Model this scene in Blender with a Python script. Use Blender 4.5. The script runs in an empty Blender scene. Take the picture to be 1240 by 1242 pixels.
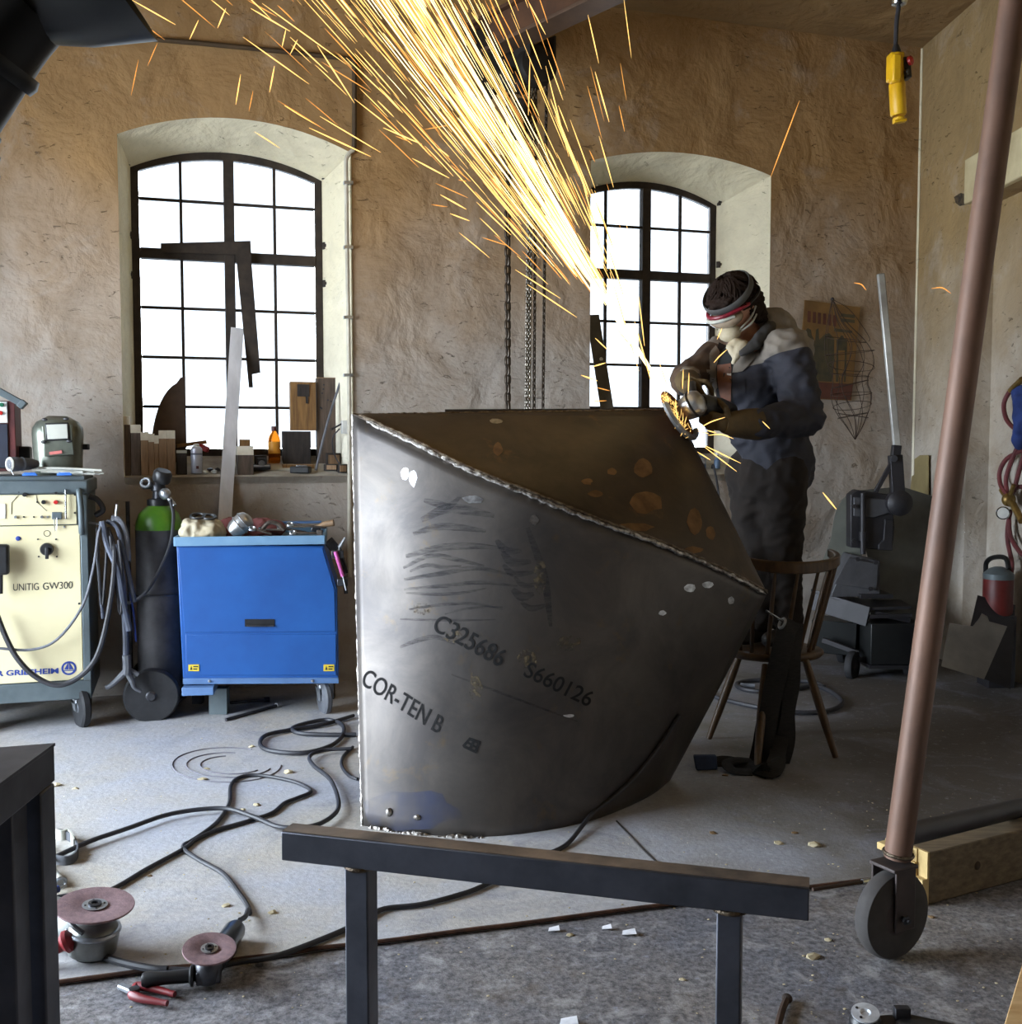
import bpy, bmesh, math, random
from mathutils import Vector, Matrix, noise
from mathutils.bvhtree import BVHTree
from mathutils.geometry import delaunay_2d_cdt
V = Vector
random.seed(7)
scn = bpy.context.scene
COL = scn.collection
# ------------------------------------------------------------------ camera
F = 1300.0
TH = math.radians(3.35)
CAM = V((0, 0, 1.35))
cd = bpy.data.cameras.new('camera')
cd.sensor_fit = 'HORIZONTAL'; cd.sensor_width = 36.0
cd.lens = 36.0 * F / 1240.0
cd.clip_start = 0.05; cd.clip_end = 200
cam = bpy.data.objects.new('camera', cd); COL.objects.link(cam)
cam.location = CAM
cam.rotation_euler = (math.radians(90) - TH, 0, 0)
scn.camera = cam
# ------------------------------------------------------------------ view / exposure
vs = scn.view_settings
vs.view_transform = 'Standard'; vs.look = 'None'; vs.gamma = 1.0
vs.use_curve_mapping = False
vs.exposure = 0.0
scn.cycles.use_denoising = True
scn.cycles.max_bounces = 10
scn.cycles.diffuse_bounces = 4
scn.cycles.transparent_max_bounces = 24
scn.cycles.sample_clamp_indirect = 6.0
# ------------------------------------------------------------------ sky: bright even overcast
world = bpy.data.worlds.new('overcast_sky'); scn.world = world
world.use_nodes = True
wn = world.node_tree.nodes; wl = world.node_tree.links
bgn = wn['Background']
tc = wn.new('ShaderNodeTexCoord'); sx = wn.new('ShaderNodeSeparateXYZ')
rp = wn.new('ShaderNodeValToRGB')
wl.new(tc.outputs['Generated'], sx.inputs[0]); wl.new(sx.outputs['Z'], rp.inputs[0])
rp.color_ramp.elements[0].position = 0.0; rp.color_ramp.elements[0].color = (0.80, 0.90, 1.0, 1)
rp.color_ramp.elements[1].position = 1.0; rp.color_ramp.elements[1].color = (0.66, 0.82, 1.0, 1)
wl.new(rp.outputs[0], bgn.inputs['Color'])
bgn.inputs['Strength'].default_value = 28.0

# ------------------------------------------------------------------ measuring
FWD = V((0, math.cos(TH), -math.sin(TH))); UPV = V((0, math.sin(TH), math.cos(TH)))
def ray(px, py): return FWD + V(((px - 620) / F, 0, 0)) + UPV * (-(py - 621) / F)
def at(px, py, Y):
    d = ray(px, py); return CAM + d * (Y / d.y)
def atz(px, py, z=0.0):
    d = ray(px, py); return CAM + d * ((z - CAM.z) / d.z)
def hit(px, py, P, n):
    d = ray(px, py); return CAM + d * ((P - CAM).dot(n) / d.dot(n))
def pix(p):
    q = p - CAM; z = q.dot(FWD); return (620 + F * q.x / z, 621 - F * q.dot(UPV) / z)
WA = math.radians(17)
K = V((2.72, 7.25, 0))                                 # room corner, back wall / right wall
WR = V((math.cos(WA), math.sin(WA), 0))                # along the back wall to the right
WN = V((math.sin(WA), -math.cos(WA), 0))               # out of the back wall into the room
HC = 4.0
def wallpt(px, py, off=0.0): return hit(px, py, K - WN * off, WN)
def wuv(px, py, off=0.0):
    p = wallpt(px, py, off) - K; return p.dot(WR), p.z
def W(u, v, off=0.0): return K + WR * u + V((0, 0, v)) - WN * off

# area-light portals: they add no light, they only guide the renderer to the sky seen through each opening
def portal(c, look, w, h):
    l = bpy.data.lights.new('sky_portal', 'AREA'); l.shape = 'RECTANGLE'; l.size = w; l.size_y = h
    l.cycles.is_portal = True
    o = bpy.data.objects.new('sky_portal', l); COL.objects.link(o)
    o.location = c; o.rotation_euler = V(look).to_track_quat('-Z', 'Y').to_euler()
    o['kind'] = 'helper'
GATE = (1.4, 4.25, 2.7)
portal(V((-3.72, (GATE[0] + GATE[1]) / 2, GATE[2] / 2)), (1, 0, 0), GATE[1] - GATE[0], GATE[2])
portal(W(*wuv(278, 370, .42), .42), WN, 1.25, 2.2)
portal(W(*wuv(778, 380, .42), .42), WN, 1.15, 2.0)

# ------------------------------------------------------------------ materials
MATS = {}
def nodes(name):
    m = bpy.data.materials.new(name); m.use_nodes = True
    nt = m.node_tree; b = nt.nodes['Principled BSDF']; MATS[name] = m
    return m, nt, b
def c4(c): return (c[0], c[1], c[2], 1)
def srgb(r, g, b): return tuple(((x / 255) / 12.92 if x / 255 <= .04045 else ((x / 255 + .055) / 1.055) ** 2.4) for x in (r, g, b))
def nz(nt, scale, detail=4, rough=.55, vec=None, dist=0):
    n = nt.nodes.new('ShaderNodeTexNoise'); n.inputs['Scale'].default_value = scale
    n.inputs['Detail'].default_value = detail; n.inputs['Roughness'].default_value = rough
    n.inputs['Distortion'].default_value = dist
    if vec: nt.links.new(vec, n.inputs['Vector'])
    return n.outputs[0]
def ramp(nt, fac, a, b, ca=(0, 0, 0), cb=(1, 1, 1)):
    r = nt.nodes.new('ShaderNodeValToRGB'); nt.links.new(fac, r.inputs[0])
    e = r.color_ramp.elements; e[0].position = a; e[1].position = b; e[0].color = c4(ca); e[1].color = c4(cb)
    return r.outputs[0]
def mixc(nt, fac, a, b):
    m = nt.nodes.new('ShaderNodeMix'); m.data_type = 'RGBA'
    for v, s in ((fac, m.inputs['Factor']), (a, m.inputs['A']), (b, m.inputs['B'])):
        if isinstance(v, (int, float)): s.default_value = v
        elif isinstance(v, tuple): s.default_value = c4(v)
        else: nt.links.new(v, s)
    return m.outputs['Result']
def mth(nt, op, a, b=None):
    m = nt.nodes.new('ShaderNodeMath'); m.operation = op; m.use_clamp = False
    for v, s in ((a, m.inputs[0]), (b, m.inputs[1])):
        if v is None: continue
        if isinstance(v, (int, float)): s.default_value = v
        else: nt.links.new(v, s)
    return m.outputs[0]
def bump(nt, b, h, strength=.3, dist=.01):
    n = nt.nodes.new('ShaderNodeBump'); n.inputs['Strength'].default_value = strength
    n.inputs['Distance'].default_value = dist
    nt.links.new(h, n.inputs['Height']); nt.links.new(n.outputs[0], b.inputs['Normal'])
def objco(nt, sc=None):
    t = nt.nodes.new('ShaderNodeTexCoord')
    if sc is None: return t.outputs['Object']
    mp = nt.nodes.new('ShaderNodeMapping'); mp.inputs['Scale'].default_value = sc
    nt.links.new(t.outputs['Object'], mp.inputs[0]); return mp.outputs[0]
def worldco(nt): return nt.nodes.new('ShaderNodeNewGeometry').outputs['Position']
def M(name, ca, cb=None, scale=8, rough=.5, metal=0.0, bmp=0.0, stretch=None, lo=.35, hi=.65, detail=5, rvar=.0, coat=0, bs=None, bdist=.004):
    if name in MATS: return MATS[name]
    m, nt, b = nodes(name)
    b.inputs['Roughness'].default_value = rough; b.inputs['Metallic'].default_value = metal
    if coat: b.inputs['Coat Weight'].default_value = coat
    v = objco(nt, stretch)
    n = nz(nt, scale, detail, .6, v)
    nt.links.new(ramp(nt, n, lo, hi, ca, cb or tuple(x * .75 for x in ca)), b.inputs['Base Color'])
    if rvar:
        nt.links.new(mth(nt, 'ADD', mth(nt, 'MULTIPLY', n, rvar), rough - rvar / 2), b.inputs['Roughness'])
    if bmp: bump(nt, b, nz(nt, bs or scale * 3, 4, .6, v), bmp, bdist)
    return m
def emis(name, c, s):
    m = bpy.data.materials.new(name); m.use_nodes = True; nt = m.node_tree; nt.nodes.clear()
    e = nt.nodes.new('ShaderNodeEmission'); e.inputs[0].default_value = c4(c); e.inputs[1].default_value = s
    o = nt.nodes.new('ShaderNodeOutputMaterial'); nt.links.new(e.outputs[0], o.inputs[0]); MATS[name] = m
    return m
def glass(name, tint=(1, 1, 1), rough=.02):
    m = bpy.data.materials.new(name); m.use_nodes = True; nt = m.node_tree; nt.nodes.clear()
    t = nt.nodes.new('ShaderNodeBsdfTransparent'); t.inputs[0].default_value = c4(tint)
    g = nt.nodes.new('ShaderNodeBsdfGlossy'); g.inputs['Roughness'].default_value = rough
    fr = nt.nodes.new('ShaderNodeFresnel'); fr.inputs[0].default_value = 1.45
    mx = nt.nodes.new('ShaderNodeMixShader'); o = nt.nodes.new('ShaderNodeOutputMaterial')
    nt.links.new(fr.outputs[0], mx.inputs[0]); nt.links.new(t.outputs[0], mx.inputs[1]); nt.links.new(g.outputs[0], mx.inputs[2])
    nt.links.new(mx.outputs[0], o.inputs[0]); MATS[name] = m
    return m

def plaster(name, upper, lower, z0, z1, stain=.5):
    m, nt, b = nodes(name); p = worldco(nt)
    b.inputs['Roughness'].default_value = .92
    s = nt.nodes.new('ShaderNodeSeparateXYZ'); nt.links.new(p, s.inputs[0])
    big = nz(nt, .9, 4, .6, p)
    h = mth(nt, 'ADD', s.outputs['Z'], mth(nt, 'MULTIPLY', mth(nt, 'SUBTRACT', big, .5), 1.6))
    mr = nt.nodes.new('ShaderNodeMapRange'); nt.links.new(h, mr.inputs[0])
    mr.inputs[1].default_value = z0; mr.inputs[2].default_value = z1
    col = mixc(nt, mr.outputs[0], lower, upper)
    blot = ramp(nt, nz(nt, 3.2, 6, .65, p), .42, .68)
    col = mixc(nt, mth(nt, 'MULTIPLY', blot, .45), col, tuple(x * .62 for x in upper))
    pale = ramp(nt, nz(nt, 2.1, 5, .7, p, .6), .55, .72)
    col = mixc(nt, mth(nt, 'MULTIPLY', pale, .35), col, tuple(min(1, x * 1.25) for x in lower))
    mp = nt.nodes.new('ShaderNodeMapping'); mp.inputs['Scale'].default_value = (5, 5, 13); nt.links.new(p, mp.inputs[0])
    clus = ramp(nt, nz(nt, 1.4, 3, .6, p), .42, .58)
    pit = mth(nt, 'MULTIPLY', ramp(nt, nz(nt, 3.0, 7, .62, mp.outputs[0], .8), .63, .75), clus)
    col = mixc(nt, mth(nt, 'MULTIPLY', pit, stain), col, (.06, .045, .035))
    nt.links.new(col, b.inputs['Base Color'])
    hgt = mth(nt, 'ADD', mth(nt, 'MULTIPLY', nz(nt, 3.2, 5, .5, p, .4), 1.3), mth(nt, 'MULTIPLY', pit, -.5))
    hgt = mth(nt, 'ADD', hgt, mth(nt, 'MULTIPLY', nz(nt, 22, 4, .6, p), .10))
    bump(nt, b, hgt, .8, .05)
    return m

# ------------------------------------------------------------------ mesh building
class MB:
    def __init__(s): s.b = bmesh.new()
    def box(s, c, size, rot=None, taper=None):
        c = V(c); hx, hy, hz = (x / 2 for x in size); vs = []
        for z in (-hz, hz):
            t = 1 if (taper is None or z < 0) else taper
            for x, y in ((-hx, -hy), (hx, -hy), (hx, hy), (-hx, hy)):
                p = V((x * t, y * t, z)); p = rot @ p if rot else p
                vs.append(s.b.verts.new(c + p))
        for f in ((3, 2, 1, 0), (4, 5, 6, 7), (0, 1, 5, 4), (1, 2, 6, 5), (2, 3, 7, 6), (3, 0, 4, 7)):
            s.b.faces.new([vs[i] for i in f])
        return s
    def bar(s, p0, p1, w, h, up=V((0, 0, 1))):
        p0, p1 = V(p0), V(p1); d = (p1 - p0); L = d.length; d.normalize()
        sd = d.cross(V(up)); sd.normalize(); u = sd.cross(d)
        R = Matrix((d, sd, u)).transposed()
        return s.box((p0 + p1) / 2, (L, w, h), R)
    def loft(s, rings, cap=True, closed=True):
        R = [[s.b.verts.new(p) for p in r] for r in rings]
        for a, b in zip(R, R[1:]):
            n = len(a)
            for i in range(n if closed else n - 1):
                j = (i + 1) % n
                try: s.b.faces.new((a[i], a[j], b[j], b[i]))
                except ValueError: pass
        if cap and closed:
            s.b.faces.new(R[0][::-1]); s.b.faces.new(R[-1])
        return R
    def frame(s, d):
        d = V(d).normalized(); a = V((0, 0, 1)) if abs(d.z) < .9 else V((1, 0, 0))
        x = d.cross(a).normalized(); return x, d.cross(x).normalized(), d
    def lathe(s, prof, o=(0, 0, 0), ax=(0, 0, 1), seg=20, cap=True, sc=(1, 1)):
        o = V(o); x, y, d = s.frame(ax)
        s.loft([[o + d * h + (x * (math.cos(2 * math.pi * i / seg) * sc[0]) + y * (math.sin(2 * math.pi * i / seg) * sc[1])) * r
                 for i in range(seg)] for r, h in prof], cap)
        return s
    def cyl(s, p0, p1, r0, r1=None, seg=16):
        p0, p1 = V(p0), V(p1); r1 = r0 if r1 is None else r1
        return s.lathe([(r0, 0), (r1, (p1 - p0).length)], p0, p1 - p0, seg)
    def ring(s, o, ax, R, r, seg=24, rs=8, sq=1.0, a0=0, a1=2 * math.pi):
        o = V(o); x, y, d = s.frame(ax); rings = []
        full = abs(a1 - a0 - 2 * math.pi) < 1e-6
        for i in range(seg + (0 if full else 1)):
            a = a0 + (a1 - a0) * i / seg; e = x * math.cos(a) + y * math.sin(a)
            rings.append([o + e * (R + r * math.cos(2 * math.pi * k / rs)) + d * (r * sq * math.sin(2 * math.pi * k / rs)) for k in range(rs)])
        if full: rings.append(rings[0])
        s.loft(rings, not full)
        if full: bmesh.ops.remove_doubles(s.b, verts=s.b.verts, dist=1e-6)
        return s
    def tube(s, pts, r, seg=8, smooth=0, taper=None):
        pts = [V(p) for p in pts]
        if smooth: pts = spline(pts, smooth)
        rings = []; n = len(pts); x = None
        for i, p in enumerate(pts):
            d = (pts[min(i + 1, n - 1)] - pts[max(i - 1, 0)])
            if d.length < 1e-9: d = V((0, 0, 1))
            d.normalize()
            if x is None: x = s.frame(d)[0]
            x = (x - d * x.dot(d)); x = x.normalized() if x.length > 1e-6 else s.frame(d)[0]
            y = d.cross(x); rr = r(i / (n - 1)) if callable(r) else r
            rings.append([p + (x * math.cos(2 * math.pi * k / seg) + y * math.sin(2 * math.pi * k / seg)) * rr for k in range(seg)])
        s.loft(rings); return s
    def prism(s, pts, ext):
        pts = [V(p) for p in pts]; ext = V(ext)
        a = [s.b.verts.new(p) for p in pts]; b = [s.b.verts.new(p + ext) for p in pts]
        s.b.faces.new(a[::-1]); s.b.faces.new(b); n = len(a)
        for i in range(n): s.b.faces.new((a[i], a[(i + 1) % n], b[(i + 1) % n], b[i]))
        return s
    def quad(s, *p): s.b.faces.new([s.b.verts.new(V(q)) for q in p]); return s
    def ball(s, c, r, sc=(1, 1, 1), rot=None, seg=14, rings=10, fn=None):
        c = V(c); rr = []
        for j in range(1, rings):
            t = math.pi * j / rings; row = []
            for i in range(seg):
                a = 2 * math.pi * i / seg
                p = V((math.sin(t) * math.cos(a) * sc[0], math.sin(t) * math.sin(a) * sc[1], -math.cos(t) * sc[2])) * r
                if fn: p = fn(p)
                row.append(c + (rot @ p if rot else p))
            rr.append(row)
        s.loft(rr); return s
    def rock(s, c, r, sc=(1, 1, .6), seed=0):
        c = V(c)
        b2 = bmesh.ops.create_icosphere(s.b, subdivisions=1, radius=r)
        for v in b2['verts']:
            p = v.co * (1 + .55 * noise.noise(v.co / r * 1.3 + V((seed, seed * 2.1, 0))))
            v.co = c + V((p.x * sc[0], p.y * sc[1], p.z * sc[2]))
        return s
def spline(pts, n):
    out = []; P = [pts[0] * 2 - pts[1]] + pts + [pts[-1] * 2 - pts[-2]]
    for i in range(1, len(P) - 2):
        for k in range(n):
            t = k / n; a, b, c, d = P[i - 1:i + 3]
            out.append(.5 * ((2 * b) + (c - a) * t + (2 * a - 5 * b + 4 * c - d) * t * t + (3 * b - a - 3 * c + d) * t ** 3))
    out.append(P[-2]); return out
def put(o, parent, w):
    COL.objects.link(o)
    if parent is not None:
        o.parent = parent
        if w:
            o.data.transform(PM[parent.name].inverted())
    return o
PM = {}
def obj(name, mb, mat, parent=None, w=True, bev=0, smooth=True, seg=2, sub=0, angle=40, solid=0):
    me = bpy.data.meshes.new(name)
    bmesh.ops.recalc_face_normals(mb.b, faces=mb.b.faces)
    mb.b.to_mesh(me); mb.b.free()
    for m in (mat if isinstance(mat, (list, tuple)) else [mat]): me.materials.append(m)
    o = bpy.data.objects.new(name, me)
    if smooth:
        me.polygons.foreach_set('use_smooth', [True] * len(me.polygons))
        if not sub: me.set_sharp_from_angle(angle=math.radians(angle))
    if bev:
        b = o.modifiers.new('bevel', 'BEVEL'); b.width = bev; b.segments = seg; b.limit_method = 'ANGLE'; b.angle_limit = math.radians(35)
    if solid:
        b = o.modifiers.new('solid', 'SOLIDIFY'); b.thickness = solid; b.offset = 0
    if sub:
        b = o.modifiers.new('sub', 'SUBSURF'); b.levels = sub; b.render_levels = sub
    put(o, parent, w)
    if parent is None: PM[o.name] = Matrix.Identity(4)
    else: PM[o.name] = PM[parent.name]            # mesh data are in the parent's space: sub-parts share it
    return o
def thing(name, label, cat, loc=(0, 0, 0), rotz=0, group=None):
    o = bpy.data.objects.new(name, None); COL.objects.link(o)
    o.empty_display_size = .05
    o.location = loc; o.rotation_euler = (0, 0, rotz)
    PM[o.name] = Matrix.Translation(V(loc)) @ Matrix.Rotation(rotz, 4, 'Z')
    o['label'] = label; o['category'] = cat
    if group: o['group'] = group
    return o
def tag(o, label, cat, group=None):
    o['label'] = label; o['category'] = cat
    if group: o['group'] = group
    return o
def struct(name, mb, mat, **k):
    o = obj(name, mb, mat, **k); o['kind'] = 'structure'; return o
def kids(o): return [c for c in bpy.data.objects if c.parent == o]
def dup(root, loc, rotz=None, label=None, group=None):
    def cp(o, par):
        c = o.copy(); COL.objects.link(c)
        if par is not None: c.parent = par
        for ch in kids(o): cp(ch, c)
        return c
    r = cp(root, None); r.location = loc
    if rotz is not None: r.rotation_euler = (0, 0, rotz)
    if label: r['label'] = label
    if group: r['group'] = group
    return r
def rot_to(d, up=V((0, 0, 1))):                       # matrix whose x axis is d
    d = V(d).normalized(); s = V(up).cross(d)
    s = s.normalized() if s.length > 1e-5 else V((0, 1, 0)); return Matrix((d, s, d.cross(s))).transposed()
# closed skin over tapered capsules / balls
def organic(name, caps, mat, parent, voxel=.012, smooth=6, fn=None, w=True, factor=.5):
    mb = MB()
    for c in caps:
        if len(c) == 4:
            p0, p1, r0, r1 = V(c[0]), V(c[1]), c[2], c[3]
            L = (p1 - p0).length; prof = []
            for k in range(1, 7): a = math.pi / 2 * k / 6; prof.append((r0 * math.sin(a), -r0 * math.cos(a)))
            for k in range(6): a = math.pi / 2 * k / 6; prof.append((r1 * math.cos(a), L + r1 * math.sin(a)))
            if L < 1e-4: p1 = p0 + V((0, 0, 1e-3))
            mb.lathe(prof, p0, p1 - p0, 16)
        else:
            mb.ball(c[0], 1, c[1], c[2], 20, 14)
    me = bpy.data.meshes.new('tmp'); bmesh.ops.recalc_face_normals(mb.b, faces=mb.b.faces); mb.b.to_mesh(me); mb.b.free()
    t = bpy.data.objects.new('tmp', me); COL.objects.link(t)
    r = t.modifiers.new('r', 'REMESH'); r.mode = 'VOXEL'; r.voxel_size = voxel; r.use_smooth_shade = True
    if smooth:
        s = t.modifiers.new('s', 'SMOOTH'); s.iterations = smooth; s.factor = factor
    dg = bpy.context.evaluated_depsgraph_get(); dg.update()
    nm = bpy.data.meshes.new_from_object(t.evaluated_get(dg), depsgraph=dg)
    bpy.data.objects.remove(t); bpy.data.meshes.remove(me)
    nm.name = name
    if fn:
        ns = [v.normal.copy() for v in nm.vertices]
        for v, n in zip(nm.vertices, ns): v.co = v.co + n * fn(v.co, n)
    nm.materials.clear()
    for m in (mat if isinstance(mat, (list, tuple)) else [mat]): nm.materials.append(m)
    nm.polygons.foreach_set('use_smooth', [True] * len(nm.polygons))
    o = bpy.data.objects.new(name, nm); put(o, parent, w); PM[o.name] = PM[parent.name] if parent else Matrix.Identity(4)
    return o
def bvh_of(meshes_world):                             # list of (verts, polys)
    vs, fs = [], []
    for a, b in meshes_world:
        n = len(vs); vs += a; fs += [[i + n for i in f] for f in b]
    return BVHTree.FromPolygons(vs, fs)
def mesh_world(o):
    M4 = PM[o.name]
    return ([M4 @ v.co for v in o.data.vertices], [list(p.vertices) for p in o.data.polygons])
def inside(p, poly):
    x, y = p; r = False; n = len(poly)
    for i in range(n):
        x1, y1 = poly[i]; x2, y2 = poly[(i + 1) % n]
        if (y1 > y) != (y2 > y) and x < (x2 - x1) * (y - y1) / (y2 - y1) + x1: r = not r
    return r
def decal(name, polys, bvh, off, mat, parent, step=6.0):
    """thin marks laid on a surface; their outlines were measured as directions from the viewpoint and end on the surface itself"""
    mb = MB()
    for poly in polys:
        pts = []
        n = len(poly)
        for i in range(n):
            a, b = V(poly[i]), V(poly[(i + 1) % n]); k = max(1, int((b - a).length / step))
            for j in range(k): pts.append(a.lerp(b, j / k))
        nb = len(pts); edges = [(i, (i + 1) % nb) for i in range(nb)]
        x0 = min(p.x for p in pts); x1 = max(p.x for p in pts); y0 = min(p.y for p in pts); y1 = max(p.y for p in pts)
        x = x0 + step / 2
        while x < x1:
            y = y0 + step / 2
            while y < y1:
                if inside((x, y), [tuple(p) for p in pts]): pts.append(V((x, y)))
                y += step
            x += step
        vs, es, fs, *_ = delaunay_2d_cdt(pts, edges, [list(range(nb))], 1, 1e-4)
        out = []
        for p in vs:
            d = ray(p.x, p.y).normalized(); h = bvh.ray_cast(CAM, d)
            if h[0] is None: out.append(None); continue
            nrm = h[1] if h[1].dot(d) < 0 else -h[1]
            out.append(mb.b.verts.new(h[0] + nrm * off))
        for f in fs:
            q = [out[i] for i in f]
            if None in q: continue
            try: mb.b.faces.new(q)
            except ValueError: pass
    return obj(name, mb, mat, parent)
def text_mesh(body, size=1.0, font_off=0.0):
    c = bpy.data.curves.new('t', 'FONT'); c.body = body; c.size = size; c.align_x = 'LEFT'; c.offset = font_off
    t = bpy.data.objects.new('t', c); COL.objects.link(t)
    dg = bpy.context.evaluated_depsgraph_get(); dg.update()
    me = bpy.data.meshes.new_from_object(t.evaluated_get(dg), depsgraph=dg)
    vs = [v.co.copy() for v in me.vertices]; fs = [list(p.vertices) for p in me.polygons]
    bpy.data.objects.remove(t); bpy.data.meshes.remove(me); bpy.data.curves.remove(c)
    return vs, fs
def lettering(name, body, map_fn, mat, parent, width=None, off=0.0, font_off=0.0, sub=0):
    """text laid on a surface: map_fn(u,v) -> world point, u in 0..1 along the line, v in cap heights"""
    vs, fs = text_mesh(body, 1.0, font_off)
    x0 = min(v.x for v in vs); x1 = max(v.x for v in vs); h = max(v.y for v in vs)
    mb = MB()
    bv = [mb.b.verts.new((((v.x - x0) / (x1 - x0)), v.y / h, 0)) for v in vs]
    for f in fs:
        try: mb.b.faces.new([bv[i] for i in f])
        except ValueError: pass
    if sub:
        bmesh.ops.triangulate(mb.b, faces=mb.b.faces)
        bmesh.ops.subdivide_edges(mb.b, edges=[e for e in mb.b.edges if e.calc_length() > .05], cuts=2, use_grid_fill=True)
    for v in mb.b.verts: v.co = map_fn(v.co.x, v.co.y)
    return obj(name, mb, mat, parent)
# ================================================================== SETTING
UP = srgb(164, 130, 86); LO = srgb(172, 164, 156)
plaster('plaster', UP, LO, 1.7, 3.0, .42)
plaster('plaster_reveal', srgb(232, 222, 192), srgb(230, 224, 206), 1.0, 2.6, .25)
plaster('plaster_right', srgb(158, 132, 90), srgb(178, 170, 160), 1.3, 2.6, .35)
plaster('plaster_ceiling', srgb(146, 118, 78), srgb(146, 118, 78), 0, 1, .25)

def floor_mat(name, base, dust, dark, speck, rough):
    m, nt, b = nodes(name); p = worldco(nt)
    n1 = nz(nt, 1.1, 6, .62, p, .4)
    col = mixc(nt, ramp(nt, n1, .38, .66), base, dust)
    if name == 'screed':                                   # brown dirt to the right, darkened to paint in shade beside the vessel
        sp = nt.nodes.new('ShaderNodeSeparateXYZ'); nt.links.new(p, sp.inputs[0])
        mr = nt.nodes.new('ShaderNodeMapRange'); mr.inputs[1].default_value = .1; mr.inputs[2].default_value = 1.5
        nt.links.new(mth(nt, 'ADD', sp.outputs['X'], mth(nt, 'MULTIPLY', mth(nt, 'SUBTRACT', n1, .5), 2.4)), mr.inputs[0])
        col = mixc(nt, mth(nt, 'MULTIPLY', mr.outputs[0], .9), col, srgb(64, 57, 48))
    n2 = nz(nt, 2.3, 7, .7, p, 1.0)
    col = mixc(nt, mth(nt, 'MULTIPLY', ramp(nt, n2, .52, .70), .7), col, dark)
    n3 = nz(nt, 55, 4, .75, p)
    col = mixc(nt, mth(nt, 'MULTIPLY', ramp(nt, n3, .40, .62), speck), col, tuple(x * .35 for x in dark))
    n4 = nz(nt, 34, 3, .7, p)
    col = mixc(nt, mth(nt, 'MULTIPLY', ramp(nt, n4, .60, .72), speck), col, tuple(min(1, x * 1.6) for x in base))
    if name == 'concrete_rough':                            # pale worn aggregate and brown dirt in hand sized patches
        col = mixc(nt, mth(nt, 'MULTIPLY', ramp(nt, nz(nt, 11, 6, .75, p, .5), .52, .66), .5), col, srgb(188, 186, 186))
        col = mixc(nt, mth(nt, 'MULTIPLY', ramp(nt, nz(nt, 6, 6, .75, p, .8), .54, .68), .55), col, srgb(92, 78, 66))
    nt.links.new(col, b.inputs['Base Color'])
    nt.links.new(mth(nt, 'ADD', mth(nt, 'MULTIPLY', n2, .3), rough - .15), b.inputs['Roughness'])
    b.inputs['Specular IOR Level'].default_value = .35
    bump(nt, b, mth(nt, 'ADD', n3, mth(nt, 'MULTIPLY', n2, 1.5)), .35, .008)
    return m
floor_mat('concrete_rough', srgb(122, 124, 134), srgb(146, 139, 134), srgb(84, 83, 92), .75, .62)
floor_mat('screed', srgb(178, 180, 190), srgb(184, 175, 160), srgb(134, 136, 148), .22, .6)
struct('floor', MB().box((0, 1.3, -.06), (12, 15.4, .12)), MATS['concrete_rough'])
e0 = atz(60, 1196); e1 = atz(1060, 1069); ed = (e1 - e0).normalized()
en = V((-ed.y, ed.x, 0))
# worn screed laid over the rear of the floor; its broken front lip runs across the foreground
lip = []
for i in range(61):
    t = -1.6 + i * (e1 - e0 + ed * 2.6).length / 60 * 1.25
    p = e0 + ed * t; p += en * (.012 * noise.noise(p * 9) + .006 * noise.noise(p * 40)); lip.append(V((p.x, p.y, 0)))
poly = lip + [V((4.2, 8.5, 0)), V((-5.5, 8.5, 0))]
mb = MB().prism(poly, (0, 0, .014)); bmesh.ops.triangulate(mb.b, faces=[f for f in mb.b.faces if len(f.verts) > 4])
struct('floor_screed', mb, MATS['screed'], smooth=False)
M('lip_rust', srgb(92, 62, 44), srgb(58, 40, 32), 20, .9)
mb = MB(); mb.tube([p + V((0, 0, .010)) - en * .004 for p in lip[8:52]], lambda t: .006, 6)
struct('trim_1', mb, MATS['lip_rust'])
M('crack_dark', srgb(40, 36, 34), None, 20, .9)
mb = MB(); mb.tube([atz(x, y, .0135) for x, y in ((748, 996), (765, 1014), (782, 1032), (803, 1052), (822, 1072))], .004, 6, 3)
struct('trim_2', mb, MATS['crack_dark'])

# -------- back wall with two arched openings
FO = .32
def arc(u0, u1, vs, vc, n=18):
    """segmental arch from (u0,vs) up over the crown height vc to (u1,vs)"""
    h = vc - vs; w = (u1 - u0) / 2; R = (w * w + h * h) / (2 * h); uc = (u0 + u1) / 2; c = vc - R
    a = math.asin(w / R); return [(uc + R * math.sin(-a + 2 * a * i / n), c + R * math.cos(-a + 2 * a * i / n)) for i in range(n + 1)]
WIN = []
def opening(ol, orr, spr, crown, sill_y, il, ir, ispr, icrown, ibot, xm):
    o = dict(u0=wuv(*ol)[0], u1=wuv(*orr)[0], vs=wuv(*spr)[1], vc=wuv(*crown)[1], v0=wuv(*sill_y)[1])
    i = dict(u0=wuv(*il, FO)[0], u1=wuv(*ir, FO)[0], vs=wuv(*ispr, FO)[1], vc=wuv(*icrown, FO)[1], v0=wuv(*ibot, FO)[1])
    WIN.append((o, i))
opening((147, 400), (428, 400), (147, 163), (300, 145), (290, 578), (162, 400), (392, 400), (392, 220), (280, 186), (280, 553), 0)
opening((716, 400), (933, 400), (933, 213), (812, 184), (800, 576), (692, 400), (867, 400), (867, 250), (783, 221), (783, 550), 0)
mb = MB()
UL, UR = -8.2, 0.0
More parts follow.
